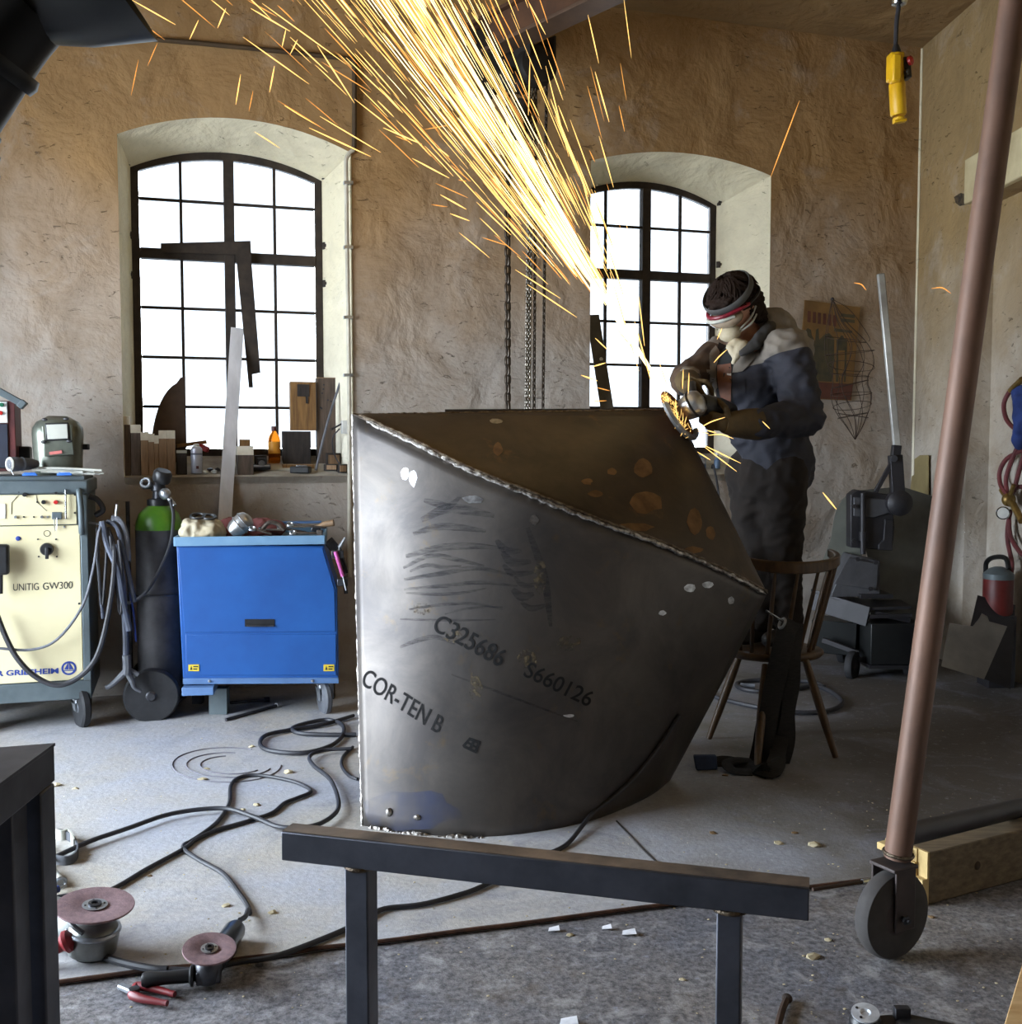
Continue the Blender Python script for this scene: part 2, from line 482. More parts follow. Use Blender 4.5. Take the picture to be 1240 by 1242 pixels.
def wq(u0, v0, u1, v1):
    nu = max(1, int((u1 - u0) / .25)); nv = max(1, int((v1 - v0) / .25))
    for a in range(nu):
        for b in range(nv):
            x0, x1 = u0 + (u1 - u0) * a / nu, u0 + (u1 - u0) * (a + 1) / nu
            y0, y1 = v0 + (v1 - v0) * b / nv, v0 + (v1 - v0) * (b + 1) / nv
            mb.quad(W(x0, y0), W(x1, y0), W(x1, y1), W(x0, y1))
cur = UL
for o, i in WIN:
    wq(cur, 0, o['u0'], HC); wq(o['u0'], 0, o['u1'], o['v0'])
    A = arc(o['u0'], o['u1'], o['vs'], o['vc'])
    for (a0, b0), (a1, b1) in zip(A, A[1:]): mb.quad(W(a0, b0), W(a1, b1), W(a1, HC), W(a0, HC))
    cur = o['u1']
wq(cur, 0, UR, HC)
bmesh.ops.remove_doubles(mb.b, verts=mb.b.verts, dist=1e-4)
struct('wall_back', mb, MATS['plaster'], smooth=False)
def outline(d, n=18):
    return [(d['u0'], d['v0'])] + arc(d['u0'], d['u1'], d['vs'], d['vc'], n) + [(d['u1'], d['v0'])]
for k, (o, i) in enumerate(WIN):
    A, B = outline(o), outline(i); mb = MB(); n = len(A); S = 5
    for j in range(n):
        a, b = A[j], A[(j + 1) % n]; c, d = B[j], B[(j + 1) % n]
        sill = (j == n - 1)
        if sill: continue
        for s in range(S):
            f = lambda p, q, t: W(p[0] + (q[0] - p[0]) * t, p[1] + (q[1] - p[1]) * t, FO * t)
            mb.quad(f(a, c, s / S), f(b, d, s / S), f(b, d, (s + 1) / S), f(a, c, (s + 1) / S))
    bmesh.ops.remove_doubles(mb.b, verts=mb.b.verts, dist=1e-4)
    struct('window_%d_reveal' % (k + 1), mb, MATS['plaster_reveal'])
    M('sill_stone', srgb(196, 190, 178), srgb(150, 142, 130), 6, .9, 0, .3)
    mb = MB().prism([W(o['u0'], o['v0']), W(o['u1'], o['v0']), W(i['u1'], i['v0'], FO), W(i['u0'], i['v0'], FO)], (0, 0, -.04))
    struct('window_%d_sill' % (k + 1), mb, MATS['sill_stone'], smooth=False)
def sill(px, d, w=0):                                   # a point on a sill: column px, d metres behind the wall face
    o, i = WIN[w]; t = d / FO; v = o['v0'] + (i['v0'] - o['v0']) * t
    p = wallpt(px, 560, d); return V((p.x, p.y, v + .001))

M('iron', srgb(44, 38, 34), srgb(66, 56, 48), 14, .7, .3, .2)
glass('pane_glass', (.30, .305, .31), .06)     # grey tint added to dim the daylight through the panes
def window(k, cols, rows, mcol, mrow):
    o, i = WIN[k]; d = FO + .015
    r = thing('window_%d' % (k + 1), 'x', 'window', W((i['u0'] + i['u1']) / 2, i['v0'], d))
    del r['category']; r['kind'] = 'structure'
    r['label'] = ('tall arched iron casement window with square panes above the blue cabinet', 'arched iron casement window behind the grinding worker')[k]
    A = outline(i); n = len(A); t = .042
    B = outline(dict(u0=i['u0'] + t, u1=i['u1'] - t, vs=i['vs'] - t * .3, vc=i['vc'] - t, v0=i['v0'] + t))
    mb = MB()
    for dd0, dd1 in ((d - .02, d + .02),):
        for j in range(n):
            q = [A[j], A[(j + 1) % n], B[(j + 1) % n], B[j]]
            mb.prism([W(a, b, dd0) for a, b in q], -WN * (dd1 - dd0))
    obj('frame', mb, MATS['iron'], r, smooth=False)
    top = lambda u: next((b0 + (b1 - b0) * (u - a0) / (a1 - a0) for (a0, b0), (a1, b1) in zip(B[1:-1], B[2:-1]) if a0 <= u <= a1), B[1][1])
    for j, u in enumerate(cols):
        w = .058 if j == mcol else .017
        dd = .03 if j == mcol else .012
        c0, c1 = W(u, i['v0'] + t, d), W(u, top(u) - .0, d)
        obj('mullion' if j == mcol else 'glazing_bar', MB().bar(c0, c1, dd * 2, w, WR), MATS['iron'], r, bev=.003)
    for j, v in enumerate(rows):
        w = .058 if j == mrow else .016
        dd = .028 if j == mrow else .010
        c0, c1 = W(i['u0'] + t, v, d), W(i['u1'] - t, v, d)
        obj('transom' if j == mrow else 'glazing_bar', MB().bar(c0, c1, dd * 2, w), MATS['iron'], r, bev=.003)
    us = [i['u0'] + t] + cols + [i['u1'] - t]; v0s = [i['v0'] + t] + rows[::-1]
    for a in range(len(us) - 1):
        for b in range(len(v0s)):
            u0, u1 = us[a] + .004, us[a + 1] - .004; lo = v0s[b] + .004
            if b < len(v0s) - 1: pl = [(u0, lo), (u1, lo), (u1, v0s[b + 1] - .004), (u0, v0s[b + 1] - .004)]
            else: pl = [(u0, lo), (u1, lo)] + [(u0 + (u1 - u0) * s, top(u0 + (u1 - u0) * s)) for s in (1, .66, .33, 0)]
            if b == 2 and a == 0 and k == 9: continue
            obj('pane', MB().prism([W(x, y, d + .001) for x, y in pl], -WN * .003), MATS['pane_glass'], r, smooth=False)
    # hinges on the jambs
    for side, uu in ((0, i['u0'] - .012), (1, i['u1'] + .012)):
        for v in (rows[0] + .19, rows[mrow] + .09, rows[mrow] - .13):
            c = W(uu, v, d - .035)
            obj('hinge', MB().cyl(c - V((0, 0, .02)), c + V((0, 0, .02)), .014, seg=10).box(c + WN * .012, (.02, .02, .018)), MATS['iron'], r)
U1 = lambda px: wuv(px, 400, FO)[0]
V1 = lambda px, py: wuv(px, py, FO)[1]
window(0, [U1(222), U1(280), U1(335)], [V1(280, 247), V1(280, 312), V1(280, 376), V1(280, 435), V1(280, 494)], 1, 1)
window(1, [U1(735), U1(783), U1(825)], [V1(783, 276), V1(783, 334), V1(783, 391), V1(783, 443), V1(783, 495)], 1, 1)

# -------- the other walls and the ceiling
RD = V((math.sin(math.radians(-2.3)), math.cos(math.radians(-2.3)), 0))     # right wall runs along this, away from us
RN = V((-RD.y, RD.x, 0))                                                     # into the room
if RN.x > 0: RN = -RN
def R(s, v, off=0.0): return K - RD * s + V((0, 0, v)) - RN * off           # s metres from the corner towards us
def rpt(px, py, off=0.0):
    p = hit(px, py, K - RN * off, RN); return -(p - K).dot(RD), p.z
LIN = .62                                                                     # where the wide recess starts
LZ0 = rpt(1192, 241)[1]; LZ1 = rpt(1192, 186)[1]
LIN = rpt(1176, 400)[0]; REC = .14
def rq(m, s0, v0, s1, v1, off=0.0, n=6):
    for a in range(n):
        for b in range(n):
            f = lambda x, y: R(s0 + (s1 - s0) * x / n, v0 + (v1 - v0) * y / n, off)
            m.quad(f(a, b), f(a, b + 1), f(a + 1, b + 1), f(a + 1, b))
mb = MB(); rq(mb, 0, 0, LIN, HC); rq(mb, LIN, LZ0, 13.4, HC); rq(mb, LIN, 0, 13.4, LZ0, REC, 10)
mb.quad(R(LIN, 0), R(LIN, LZ0), R(LIN, LZ0, REC), R(LIN, 0, REC))
mb.quad(R(LIN, LZ0), R(13.4, LZ0), R(13.4, LZ0, REC), R(LIN, LZ0, REC))
bmesh.ops.remove_doubles(mb.b, verts=mb.b.verts, dist=1e-4)
struct('wall_right', mb, MATS['plaster_right'], smooth=False)
M('lintel_paint', srgb(214, 200, 160), srgb(190, 174, 134), 5, .8, 0, .2)
mb = MB(); c = (R(LIN - .03, (LZ0 + LZ1) / 2) + R(5, (LZ0 + LZ1) / 2)) / 2 + RN * .015
mb.box(c, (.05, 5 - LIN + .03, LZ1 - LZ0), Matrix.Rotation(math.radians(2.3), 3, 'Z'))
struct('trim_3', mb, MATS['lintel_paint'], bev=.008)
cl = W(-6.75, 0)
lx = lambda y: cl.x + (cl.y - y) * .0
mb = MB()
x = cl.x
for y0, y1, z0, z1 in ((-6.1, GATE[0], 0, HC), (GATE[1], cl.y + .05, 0, HC), (GATE[0], GATE[1], GATE[2], HC)):
    mb.box((x - .15, (y0 + y1) / 2, (z0 + z1) / 2), (.3, y1 - y0, z1 - z0))
struct('wall_left', mb, MATS['plaster'], smooth=False)
M('dark_wall', srgb(84, 74, 62), srgb(66, 58, 50), 2, .95)  # unseen wall behind the camera, coloured dark to cut bounce light
struct('unseen_wall_front', MB().box((0, -6.15, HC / 2), (11, .3, HC)), MATS['dark_wall'], smooth=False)
struct('ceiling', MB().box((0, 1.3, HC + .06), (11, 15.4, .12)), MATS['plaster_ceiling'], smooth=False)
bw = bvh_of([mesh_world(bpy.data.objects['wall_right'])])
o = decal('trim_5', [[(1158, 239), (1166, 234), (1176, 236), (1181, 243), (1174, 248), (1165, 250), (1160, 246)]], bw, .003, M('soot', srgb(48, 40, 32), srgb(90, 76, 56), 30, .95, 0, 0, None, .4, .6), None, 4); o['kind'] = 'structure'
# crack lines and lighter fillet in the corner
mb = MB().tube([K + WN * .006 - RN * -.006 + V((0, 0, z)) for z in (0, 1, 2, 3, 3.99)], .010, 6)
struct('trim_4', mb, MATS['plaster_reveal'])
# ================================================================== VESSEL OF WEATHERING STEEL
def steel_mat(name, a, b_, rust, rough, metal, rfac, stretch=None):
    m, nt, b = nodes(name); p = objco(nt)
    n = nz(nt, 3.5, 8, .68, p, .5)
    col = mixc(nt, ramp(nt, n, .35, .65), a, b_)
    r = ramp(nt, nz(nt, 7, 6, .7, p, .3), .60, .70)
    col = mixc(nt, mth(nt, 'MULTIPLY', r, rfac), col, rust)
    nt.links.new(col, b.inputs['Base Color']); b.inputs['Metallic'].default_value = metal
    nt.links.new(mth(nt, 'ADD', mth(nt, 'MULTIPLY', nz(nt, 5, 5, .6, p), .25), rough - .12), b.inputs['Roughness'])
    bump(nt, b, nz(nt, 60, 3, .6, p), .12, .003)
    return m
steel_mat('mill_steel', srgb(98, 92, 87), srgb(76, 72, 71), srgb(104, 88, 64), .45, .68, .5)
steel_mat('rusted_steel', srgb(80, 69, 58), srgb(58, 51, 46), srgb(104, 80, 54), .52, .5, .6)
steel_mat('back_steel', srgb(90, 80, 70), srgb(70, 64, 60), srgb(110, 80, 50), .5, .6, .6)
YA, YD, YB = 4.15, 4.55, 4.22
pa, pd_, pb = at(428, 503, YA), at(820, 497, YD), at(930, 720, YB)
seam = spline([pa, at(500, 536, 3.98), at(570, 571, 3.88), at(640, 599, 3.83), at(720, 631, 3.84), at(800, 660, 3.92), at(870, 690, 4.05), pb], 8)
base = spline([atz(440, 1006), atz(490, 1014), atz(545, 1019), atz(600, 1019), atz(660, 1012), atz(715, 1000), atz(757, 984), atz(790, 967), atz(810, 950)], 8)
def resample(P, n):
    L = [0]
    for a, b in zip(P, P[1:]): L.append(L[-1] + (b - a).length)
    out = []; j = 0
    for i in range(n):
        t = L[-1] * i / (n - 1)
        while j < len(P) - 2 and L[j + 1] < t: j += 1
        f = (t - L[j]) / max(1e-9, L[j + 1] - L[j]); out.append(P[j].lerp(P[j + 1], min(1, f)))
    return out
NS = 49
S_, C_ = resample(seam, NS), resample(base, NS)
ves = thing('steel_vessel', 'big open scoop shaped sculpture of welded weathering steel sheet with stencilled lettering', 'sculpture', (0.1, 4.2, 0))
def ruled(A, B, n, bulge=0.0, nrm=V((0, -1, 0))):
    rows = []
    for j in range(n + 1):
        t = j / n; rows.append([A[i].lerp(B[i], t) + nrm * bulge * 4 * t * (1 - t) for i in range(len(A))])
    return rows
def grid(mb, rows, thick=.006):
    R_ = [[mb.b.verts.new(p) for p in r] for r in rows]
    for a, b in zip(R_, R_[1:]):
        for i in range(len(a) - 1):
            try: mb.b.faces.new((a[i], a[i + 1], b[i + 1], b[i]))
            except ValueError: pass
    bmesh.ops.remove_doubles(mb.b, verts=mb.b.verts, dist=1e-5)
    return mb
front_rows = ruled(S_, C_, 24, .015)
sheet = obj('front_sheet', grid(MB(), front_rows), MATS['mill_steel'], ves, solid=.007)
nD = int(NS * .74)
T_ = [pa.lerp(pd_, i / nD) for i in range(nD)] + [pd_.lerp(pb, i / (NS - 1 - nD)) for i in range(NS - nD)]
up_rows = ruled(S_, T_, 14, .02)
upper = obj('upper_sheet', grid(MB(), up_rows), MATS['rusted_steel'], ves, solid=.007, angle=60)
# far side of the shell: from the top edge down to the rear half of the footprint
cE, cF = C_[0], C_[-1]
bk = []
for i in range(NS):
    t = i / (NS - 1); p = cE.lerp(cF, t); w = math.sin(math.pi * t); bk.append(p + V((.05 * w, .62 * w, 0)))
obj('rear_sheet', grid(MB(), ruled(T_, bk, 14, .10, V((0, 1, 0)))), MATS['back_steel'], ves, solid=.007)
# strip of plate standing above the top edge
q0, q1 = at(540, 501, YA + (YD - YA) * .30 + .03), at(818, 500, YD + .02)
mb = MB().bar(q0 + V((0, 0, -.01)), q1 + V((0, 0, -.008)), .006, .05)
obj('edge_strip', mb, MATS['rusted_steel'], ves)
# welds
M('weld', srgb(188, 184, 178), srgb(92, 84, 78), 60, .34, .9, .6, None, .4, .6)
M('weld_dark', srgb(120, 108, 92), srgb(70, 56, 44), 50, .45, .8, .6, None, .4, .6)
M('bright_grind', srgb(225, 226, 228), srgb(150, 150, 152), 40, .28, .95, .3)
def bead(name, P, r, mat, amp=.5, n=180):
    P = resample(P, n); mb = MB()
    mb.tube([p + V((noise.noise(p * 60), noise.noise(p * 55 + V((9, 0, 0))), noise.noise(p * 50 + V((0, 7, 0))))) * r * .6 for p in P],
            lambda t: r * (1 + amp * noise.noise(V((t * 90, r * 1000, 0)))), 7)
    return obj(name, mb, mat, ves)
bead('weld_seam', [p + V((0, -.006, 0)) for p in S_[2:]], .0085, MATS['weld'])
bead('weld_seam', [p + V((0, -.003, .012)) for p in S_[1:]], .006, MATS['weld_dark'])
bead('weld_seam', [pa, cE + V((0, 0, .005))], .007, MATS['weld'])
bead('weld_seam', [p + V((0, -.010, .012 + .006 * math.sin(i * 1.3))) for i, p in enumerate(C_[1:16])], .0085, MATS['weld'])
bead('weld_seam', [p + V((.003, -.004, .006)) for p in C_[36:]], .0065, MATS['bright_grind'], .2)
bead('weld_seam', [p + V((0, -.004, 0)) for p in T_[:nD]], .005, MATS['weld_dark'])
bv_front = bvh_of([mesh_world(sheet)]); bv_up = bvh_of([mesh_world(upper)])
M('ink', srgb(12, 11, 12), srgb(26, 25, 26), 25, .95, 0, 0, None, .45, .7)
M('ink_pale', srgb(58, 56, 58), srgb(34, 32, 34), 18, .6, .2, 0, None, .4, .6)
def on_sheet(px, py, off=.0052):
    d = ray(px, py).normalized(); h = bv_front.ray_cast(CAM, d)
    nrm = h[1] if h[1].dot(d) < 0 else -h[1]; return h[0] + nrm * off
def stencil(body, p0, p1, cap, slant, mat='ink', fo=.010):
    p0, p1, cap = V(p0), V(p1), V(cap)
    return lettering('stencilled_lettering', body, lambda u, v: on_sheet(*(p0.lerp(p1, u) + cap * v)), MATS[mat], ves, font_off=fo, sub=1)
stencil('C325686', (524, 763), (606, 809), (11, -19), 0)
stencil('S660126', (634, 819), (713, 857), (9, -17), 0)
stencil('COR-TEN B', (438, 829), (532, 890), (9, -19), 0)
decal('inspection_stamp', [[(561, 904), (570, 894), (572, 896), (563, 907)], [(563, 907), (578, 914), (579, 911), (565, 904)], [(570, 894), (584, 899), (583, 903), (570, 898)],
                           [(578, 914), (584, 899), (580, 899), (575, 912)], [(566, 901), (579, 908), (580, 906), (568, 899)], [(571, 911), (577, 899), (574, 897), (568, 909)]], bv_front, .005, MATS['ink'], ves, 3)
# chalk-like smears rubbed on the sheet
def smear_mat():
    m, nt, b = nodes('soot_smear'); p = objco(nt, (5, 5, 38))
    b.inputs['Base Color'].default_value = c4(srgb(38, 37, 42)); b.inputs['Roughness'].default_value = .7
    nt.links.new(mth(nt, 'MULTIPLY', ramp(nt, nz(nt, 3, 5, .7, p), .34, .68), .65), b.inputs['Alpha']); return m
smear_mat()
def stroke(pts, w):
    P = spline([V((x, y)) for x, y in pts], 5); L, R_ = [], []
    n = len(P)
    for i, p in enumerate(P):
        d = (P[min(i + 1, n - 1)] - P[max(i - 1, 0)]).normalized(); s = V((-d.y, d.x)) * w * (.35 + .65 * math.sin(math.pi * min(1, max(0, .08 + .9 * i / (n - 1))))) / 2
        L.append(tuple(p + s)); R_.append(tuple(p - s))
    return L + R_[::-1]
random.seed(3)
sm = []
for y, x0, x1, b, w in ((628, 512, 600, -9, 12), (645, 502, 590, -5, 9), (672, 493, 612, -8, 9), (686, 490, 588, -9, 6), (690, 498, 560, -3, 5), (700, 491, 622, -7, 6), (712, 491, 628, -3, 5), (716, 493, 590, 4, 4),
                        (736, 497, 610, -3, 4), (748, 486, 602, 4, 3), (742, 540, 610, -4, 3), (782, 486, 552, -7, 6), (604, 515, 560, 8, 9)):
    k_ = random.uniform(-3, 3)
    sm.append(stroke([(x0, y + 3), ((x0 * 2 + x1) / 3, y + b + k_), ((x0 + 2 * x1) / 3, y + b * 1.1 - k_), (x1, y + b * .3 + random.uniform(-5, 5))], w))
for k in range(6): x = 598 + 7 * k + random.uniform(-6, 6); sm.append(stroke([(x, 655 + 15 * k), (x + 12, 668 + 14 * k), (x + random.uniform(22, 40), 668 + 13 * k)], random.uniform(6, 11)))
sm.append(stroke([(640, 640), (660, 700), (668, 760)], 10)); sm.append(stroke([(548, 818), (620, 845), (700, 875)], 3))
decal('soot_smears', sm, bv_front, .004, MATS['soot_smear'], ves, 5)
# bright spots where tack welds were ground away
def blob(cx, cy, rx, ry, sd, n=9):
    return [(cx + rx * math.cos(2 * math.pi * i / n) * (1 + .5 * noise.noise(V((i * 1.7, sd, 0)))), cy + ry * math.sin(2 * math.pi * i / n) * (1 + .5 * noise.noise(V((i * 1.3, sd + 5, 2))))) for i in range(n)]
for k, (x, y, rx, ry) in enumerate(((492, 575, 5, 8), (502, 580, 5, 9), (648, 630, 6, 6), (836, 713, 7, 5), (858, 709, 7, 4), (886, 728, 4, 5), (803, 743, 5, 3), (690, 868, 6, 2), (575, 606, 12, 5), (602, 512, 8, 3))):
    (decal('ground_spot', [blob(x, y, rx, ry, k)], bv_front if y > 520 else bv_up, .0045, MATS['bright_grind'], ves, 4))
M('rust_patch', srgb(132, 100, 64), srgb(96, 70, 44), 14, .75, .15)
for k, (x, y, rx, ry) in enumerate(((783, 611, 19, 14), (780, 569, 11, 11), (742, 573, 6, 4), (842, 634, 9, 16), (861, 647, 6, 8), (712, 585, 7, 4), (722, 600, 9, 4), (604, 546, 6, 8), (770, 640, 24, 5), (840, 668, 12, 4))):
    decal('rust_patch', [blob(x, y, rx, ry, k + 20, 12)], bv_up, .0045, MATS['rust_patch'], ves, 5)
def rust_faint_mat():
    m, nt, b = nodes('rust_faint'); b.inputs['Base Color'].default_value = c4(srgb(98, 84, 60)); b.inputs['Roughness'].default_value = .8
    nt.links.new(mth(nt, 'MULTIPLY', ramp(nt, nz(nt, 55, 4, .7, objco(nt)), .48, .60), .75), b.inputs['Alpha'])
rust_faint_mat()
for q in (blob(690, 780, 14, 10, 51), blob(577, 833, 9, 18, 52), blob(640, 800, 12, 12, 53), blob(512, 738, 13, 7, 54), blob(550, 772, 12, 8, 55), blob(655, 700, 8, 22, 56)): decal('rust_patch', [q], bv_front, .0048, MATS['rust_faint'], ves, 6)
def blue_mat():
    m, nt, b = nodes('heat_tint'); b.inputs['Base Color'].default_value = c4(srgb(78, 86, 116)); b.inputs['Metallic'].default_value = .5; b.inputs['Roughness'].default_value = .4
    nt.links.new(mth(nt, 'MULTIPLY', ramp(nt, nz(nt, 6, 4, .6, objco(nt)), .38, .75), .75), b.inputs['Alpha'])
blue_mat()
decal('heat_tint', [blob(500, 982, 58, 24, 61, 16)], bv_front, .0048, MATS['heat_tint'], ves, 6)
obj('tack_weld', MB().ball(on_sheet(473, 985), .012, (1, 1, 1.3)), MATS['weld'], ves)
obj('tack_weld', MB().ball(on_sheet(507, 991), .010, (1.4, 1, 1)), MATS['weld'], ves)

# ================================================================== TRESTLES IN FRONT
M('black_tube', srgb(94, 96, 106), srgb(66, 68, 76), 6, .42, .5, .1, (1, 1, 1), rvar=.2)
M('tube_top', srgb(132, 116, 102), srgb(72, 64, 60), 8, .5, .5)
def tube_bar(mb, p0, p1, w, h, wall=.004, up=V((0, 0, 1))):
    """hollow square tube, open ends"""
    p0, p1 = V(p0), V(p1); d = (p1 - p0).normalized(); s = d.cross(up).normalized(); u = s.cross(d)
    def rg(p, a, b): return [p + s * x * a / 2 + u * y * b / 2 for x, y in ((-1, -1), (1, -1), (1, 1), (-1, 1))]
    mb.loft([rg(p0 + d * .15, w - 2 * wall, h - 2 * wall), rg(p0, w - 2 * wall, h - 2 * wall), rg(p0, w, h), rg(p1, w, h), rg(p1, w - 2 * wall, h - 2 * wall), rg(p1 - d * .15, w - 2 * wall, h - 2 * wall)])
    return mb
def P_h(px, py, z): return atz(px, py, z)
ZT = .645
t1 = thing('steel_trestle', 'black square tube steel trestle in the foreground before the big sculpture', 'trestle', (atz(660, 1060, ZT).x, atz(660, 1060, ZT).y, 0))
a = atz(341, 1009, ZT); b_ = atz(982, 1078, ZT)
dt = (b_ - a).normalized(); sdv = V((dt.y, -dt.x, 0)); 
if sdv.y > 0: sdv = -sdv
c0 = a - sdv * .025 - V((0, 0, .027)); c1 = b_ - sdv * .025 - V((0, 0, .027))
obj('top_rail', tube_bar(MB(), c0, c1, .05, .054), [MATS['black_tube']], t1, bev=.003)
obj('mill_scale', MB().bar(c0 + V((0, 0, .0275)), c1 + V((0, 0, .0275)), .042, .0012), MATS['tube_top'], t1)
for px, w in ((427, .046), (882, .041)):
    q = atz(px, 1040 if px < 600 else 1100, ZT - .027); q = c0 + dt * ((q - c0).dot(dt))
    obj('leg', MB().box((q.x, q.y, (ZT - .054) / 2), (w, w, ZT - .056), Matrix.Rotation(math.atan2(dt.y, dt.x), 3, 'Z')), MATS['black_tube'], t1, bev=.003)
    obj('weld_bead', MB().ring((q.x, q.y, ZT - .056), (0, 0, 1), .028, .004, 16, 6), MATS['weld_dark'], t1)
    for s in (-1, 1):
        f = V((q.x, q.y, 0)) - sdv * .3 * s
    obj('foot', MB().bar(V((q.x, q.y, .02)) - sdv * -.3, V((q.x, q.y, .02)) - sdv * .3, .04, .04), MATS['black_tube'], t1, bev=.003)
# left trestle, seen end on
ZL = .94
t2 = thing('steel_trestle', 'black steel trestle at the lower left edge, cut off by the frame', 'trestle', (atz(20, 930, ZL).x, atz(20, 930, ZL).y - .2, 0))
a = atz(67, 901, ZL); b_ = atz(3, 906, ZL)
dirv = (atz(0, 950, ZL) - a); dirv.z = 0; dirv.normalize()
e = (b_ - a); e.z = 0; e.normalize()
# corner of a frame: one rail runs left along the far side, one comes towards us; a plate lies on both
h5 = V((0, 0, .028)); ins = (e + dirv) * .026
obj('top_rail', tube_bar(MB(), a + ins - dirv * .03 - h5, a + ins + dirv * .9 - h5, .05, .05), MATS['black_tube'], t2, bev=.003)
obj('top_rail', tube_bar(MB(), a + ins + e * .03 - h5, a + ins + e * .6 - h5, .05, .05), MATS['black_tube'], t2, bev=.003)
obj('top_plate', MB().prism([a, a + e * .62, a + e * .62 + dirv * .9, a + dirv * .9], (0, 0, -.004)), MATS['black_tube'], t2)
q = at(37, 1000, a.y - .035)
RQ = Matrix.Rotation(math.atan2(dirv.y, dirv.x), 3, 'Z')
obj('leg', MB().box((q.x, q.y, (ZL - .053) / 2), (.05, .05, ZL - .054), RQ), MATS['black_tube'], t2, bev=.003)
q = at(1, 1000, a.y - .10); obj('leg', MB().box((q.x, q.y, (ZL - .053) / 2), (.05, .05, ZL - .054), RQ), MATS['black_tube'], t2, bev=.003)
q = a + ins + dirv * .8; obj('leg', MB().box((q.x, q.y, (ZL - .053) / 2), (.05, .05, ZL - .054), RQ), MATS['black_tube'], t2, bev=.003)
# ================================================================== WELDING MACHINE
M('machine_grey', srgb(96, 106, 110), srgb(76, 86, 90), 5, .5, .2, .05)
M('cream_panel', srgb(222, 211, 174), srgb(202, 190, 150), 2.2, .5, 0, .05, lo=.3, hi=.75)
M('black_plastic', srgb(26, 26, 28), srgb(38, 38, 40), 20, .4)
M('rubber', srgb(36, 36, 39), srgb(24, 24, 27), 18, .75, 0, .2)
M('rubber_grey', srgb(96, 98, 104), srgb(70, 72, 78), 12, .7)
M('cable_black', srgb(34, 34, 38), srgb(52, 52, 58), 9, .55)
M('cable_grey', srgb(120, 122, 130), srgb(84, 86, 94), 9, .6)
M('hose_blue_grey', srgb(86, 92, 108), srgb(60, 64, 76), 9, .5)
M('zinc', srgb(190, 194, 200), srgb(140, 144, 150), 14, .35, .8)
M('chrome', srgb(215, 218, 222), srgb(170, 174, 178), 14, .2, 1.0)
M('red_plastic', srgb(190, 34, 30), srgb(150, 26, 24), 10, .4)
M('print_blue', srgb(34, 62, 148), srgb(30, 54, 130), 10, .6)
M('print_black', srgb(34, 36, 44), srgb(30, 30, 36), 10, .6)
M('white_plastic', srgb(226, 226, 220), srgb(200, 200, 196), 10, .5)
O = atz(111, 884); O.z = 0
wm = thing('welding_machine', 'cream and grey welding machine on castors with hanging cables at left edge', 'welder', O, WA)
INV = PM[wm.name].inverted()
def fp(px, py, out=0.0): return hit(px, py, O + WN * out, WN)
def lf(px, py): q = INV @ fp(px, py); return q.x, q.z
zb = lf(105, 842)[1]; zt = lf(105, 577)[1]; WW = .64; DD = .55
def lbox(name, x0, x1, y0, y1, z0, z1, mat, bev=.004, par=None):
    return obj(name, MB().box(((x0 + x1) / 2, (y0 + y1) / 2, (z0 + z1) / 2), (x1 - x0, y1 - y0, z1 - z0)), MATS[mat], par or wm, w=False, bev=bev)
xr = lf(108, 700)[0]
lbox('body', -WW, xr - .004, .006, DD, zb, zt - .03, 'machine_grey')
top = lbox('top_cover', -WW - .01, xr + .006, -.012, DD, zt - .085, zt - .02, 'machine_grey', .008)
lbox('top_tray', -WW, xr - .01, .01, DD - .02, zt - .022, zt, 'machine_grey')
x1p = lf(93, 620)[0]; zsplit = lf(60, 637)[1]; zlo = lf(60, 826)[1]
cp = lbox('control_panel', -WW + .02, x1p, -.006, .012, zsplit + .003, zt - .088, 'cream_panel', .002)
fpn = lbox('front_panel', -WW + .02, x1p + .012, -.006, .012, zlo, zsplit - .002, 'cream_panel', .002)
lbox('corner_post', x1p + .014, xr, -.008, .03, zb, zt - .088, 'machine_grey')
lbox('base_rail', -WW, xr, -.01, DD, zb - .02, zlo - .004, 'machine_grey')
def knob(name, px, py, r, d, mat, seg=18):
    c = fp(px, py, .006); return obj(name, MB().lathe([(r, 0), (r, d * .7), (r * .85, d), (0.0005, d)], c, WN, seg), MATS[mat], wm)
for px, py, r, m in ((30, 600, .010, 'black_plastic'), (53, 609, .010, 'black_plastic'), (68, 609, .010, 'red_plastic'), (68, 598, .007, 'black_plastic'), (23, 597, .004, 'black_plastic'), (45, 609, .004, 'black_plastic'),
                     (19, 627, .007, 'zinc'), (29, 627, .004, 'print_black'), (41, 627, .004, 'print_black'), (51, 627, .007, 'zinc'), (58, 627, .005, 'zinc'), (78, 639, .005, 'zinc'), (91, 600, .005, 'black_plastic'), (91, 622, .005, 'black_plastic'), (96, 732, .005, 'black_plastic'),
                     (46, 654, .004, 'print_black'), (68, 654, .004, 'print_black'), (47, 675, .004, 'print_black'), (69, 675, .004, 'print_black')):
    knob('control_knob' if r > .0065 else 'screw', px, py, r, .016 if r > .0065 else .006, m)
knob('indicator_lamp', 22, 653, .011, .004, 'print_blue')
kn = knob('selector_switch', 57, 666, .030, .022, 'black_plastic', 24)
obj('pointer', MB().bar(fp(57, 664, .034), fp(57, 678, .034), .016, .012, WN), MATS['black_plastic'], kn, bev=.003)
bp = obj('switch_plate', MB().bar(fp(63, 625.5, .010), fp(75, 625.5, .010), .010, .034, V((0, 0, 1))), MATS['machine_grey'], wm, bev=.002)
obj('key_lever', MB().tube([fp(66, 628, .02), fp(66, 640, .02), fp(67, 644, .02), fp(69, 640, .02), fp(69, 628, .02)], .0022, 6), MATS['zinc'], wm)
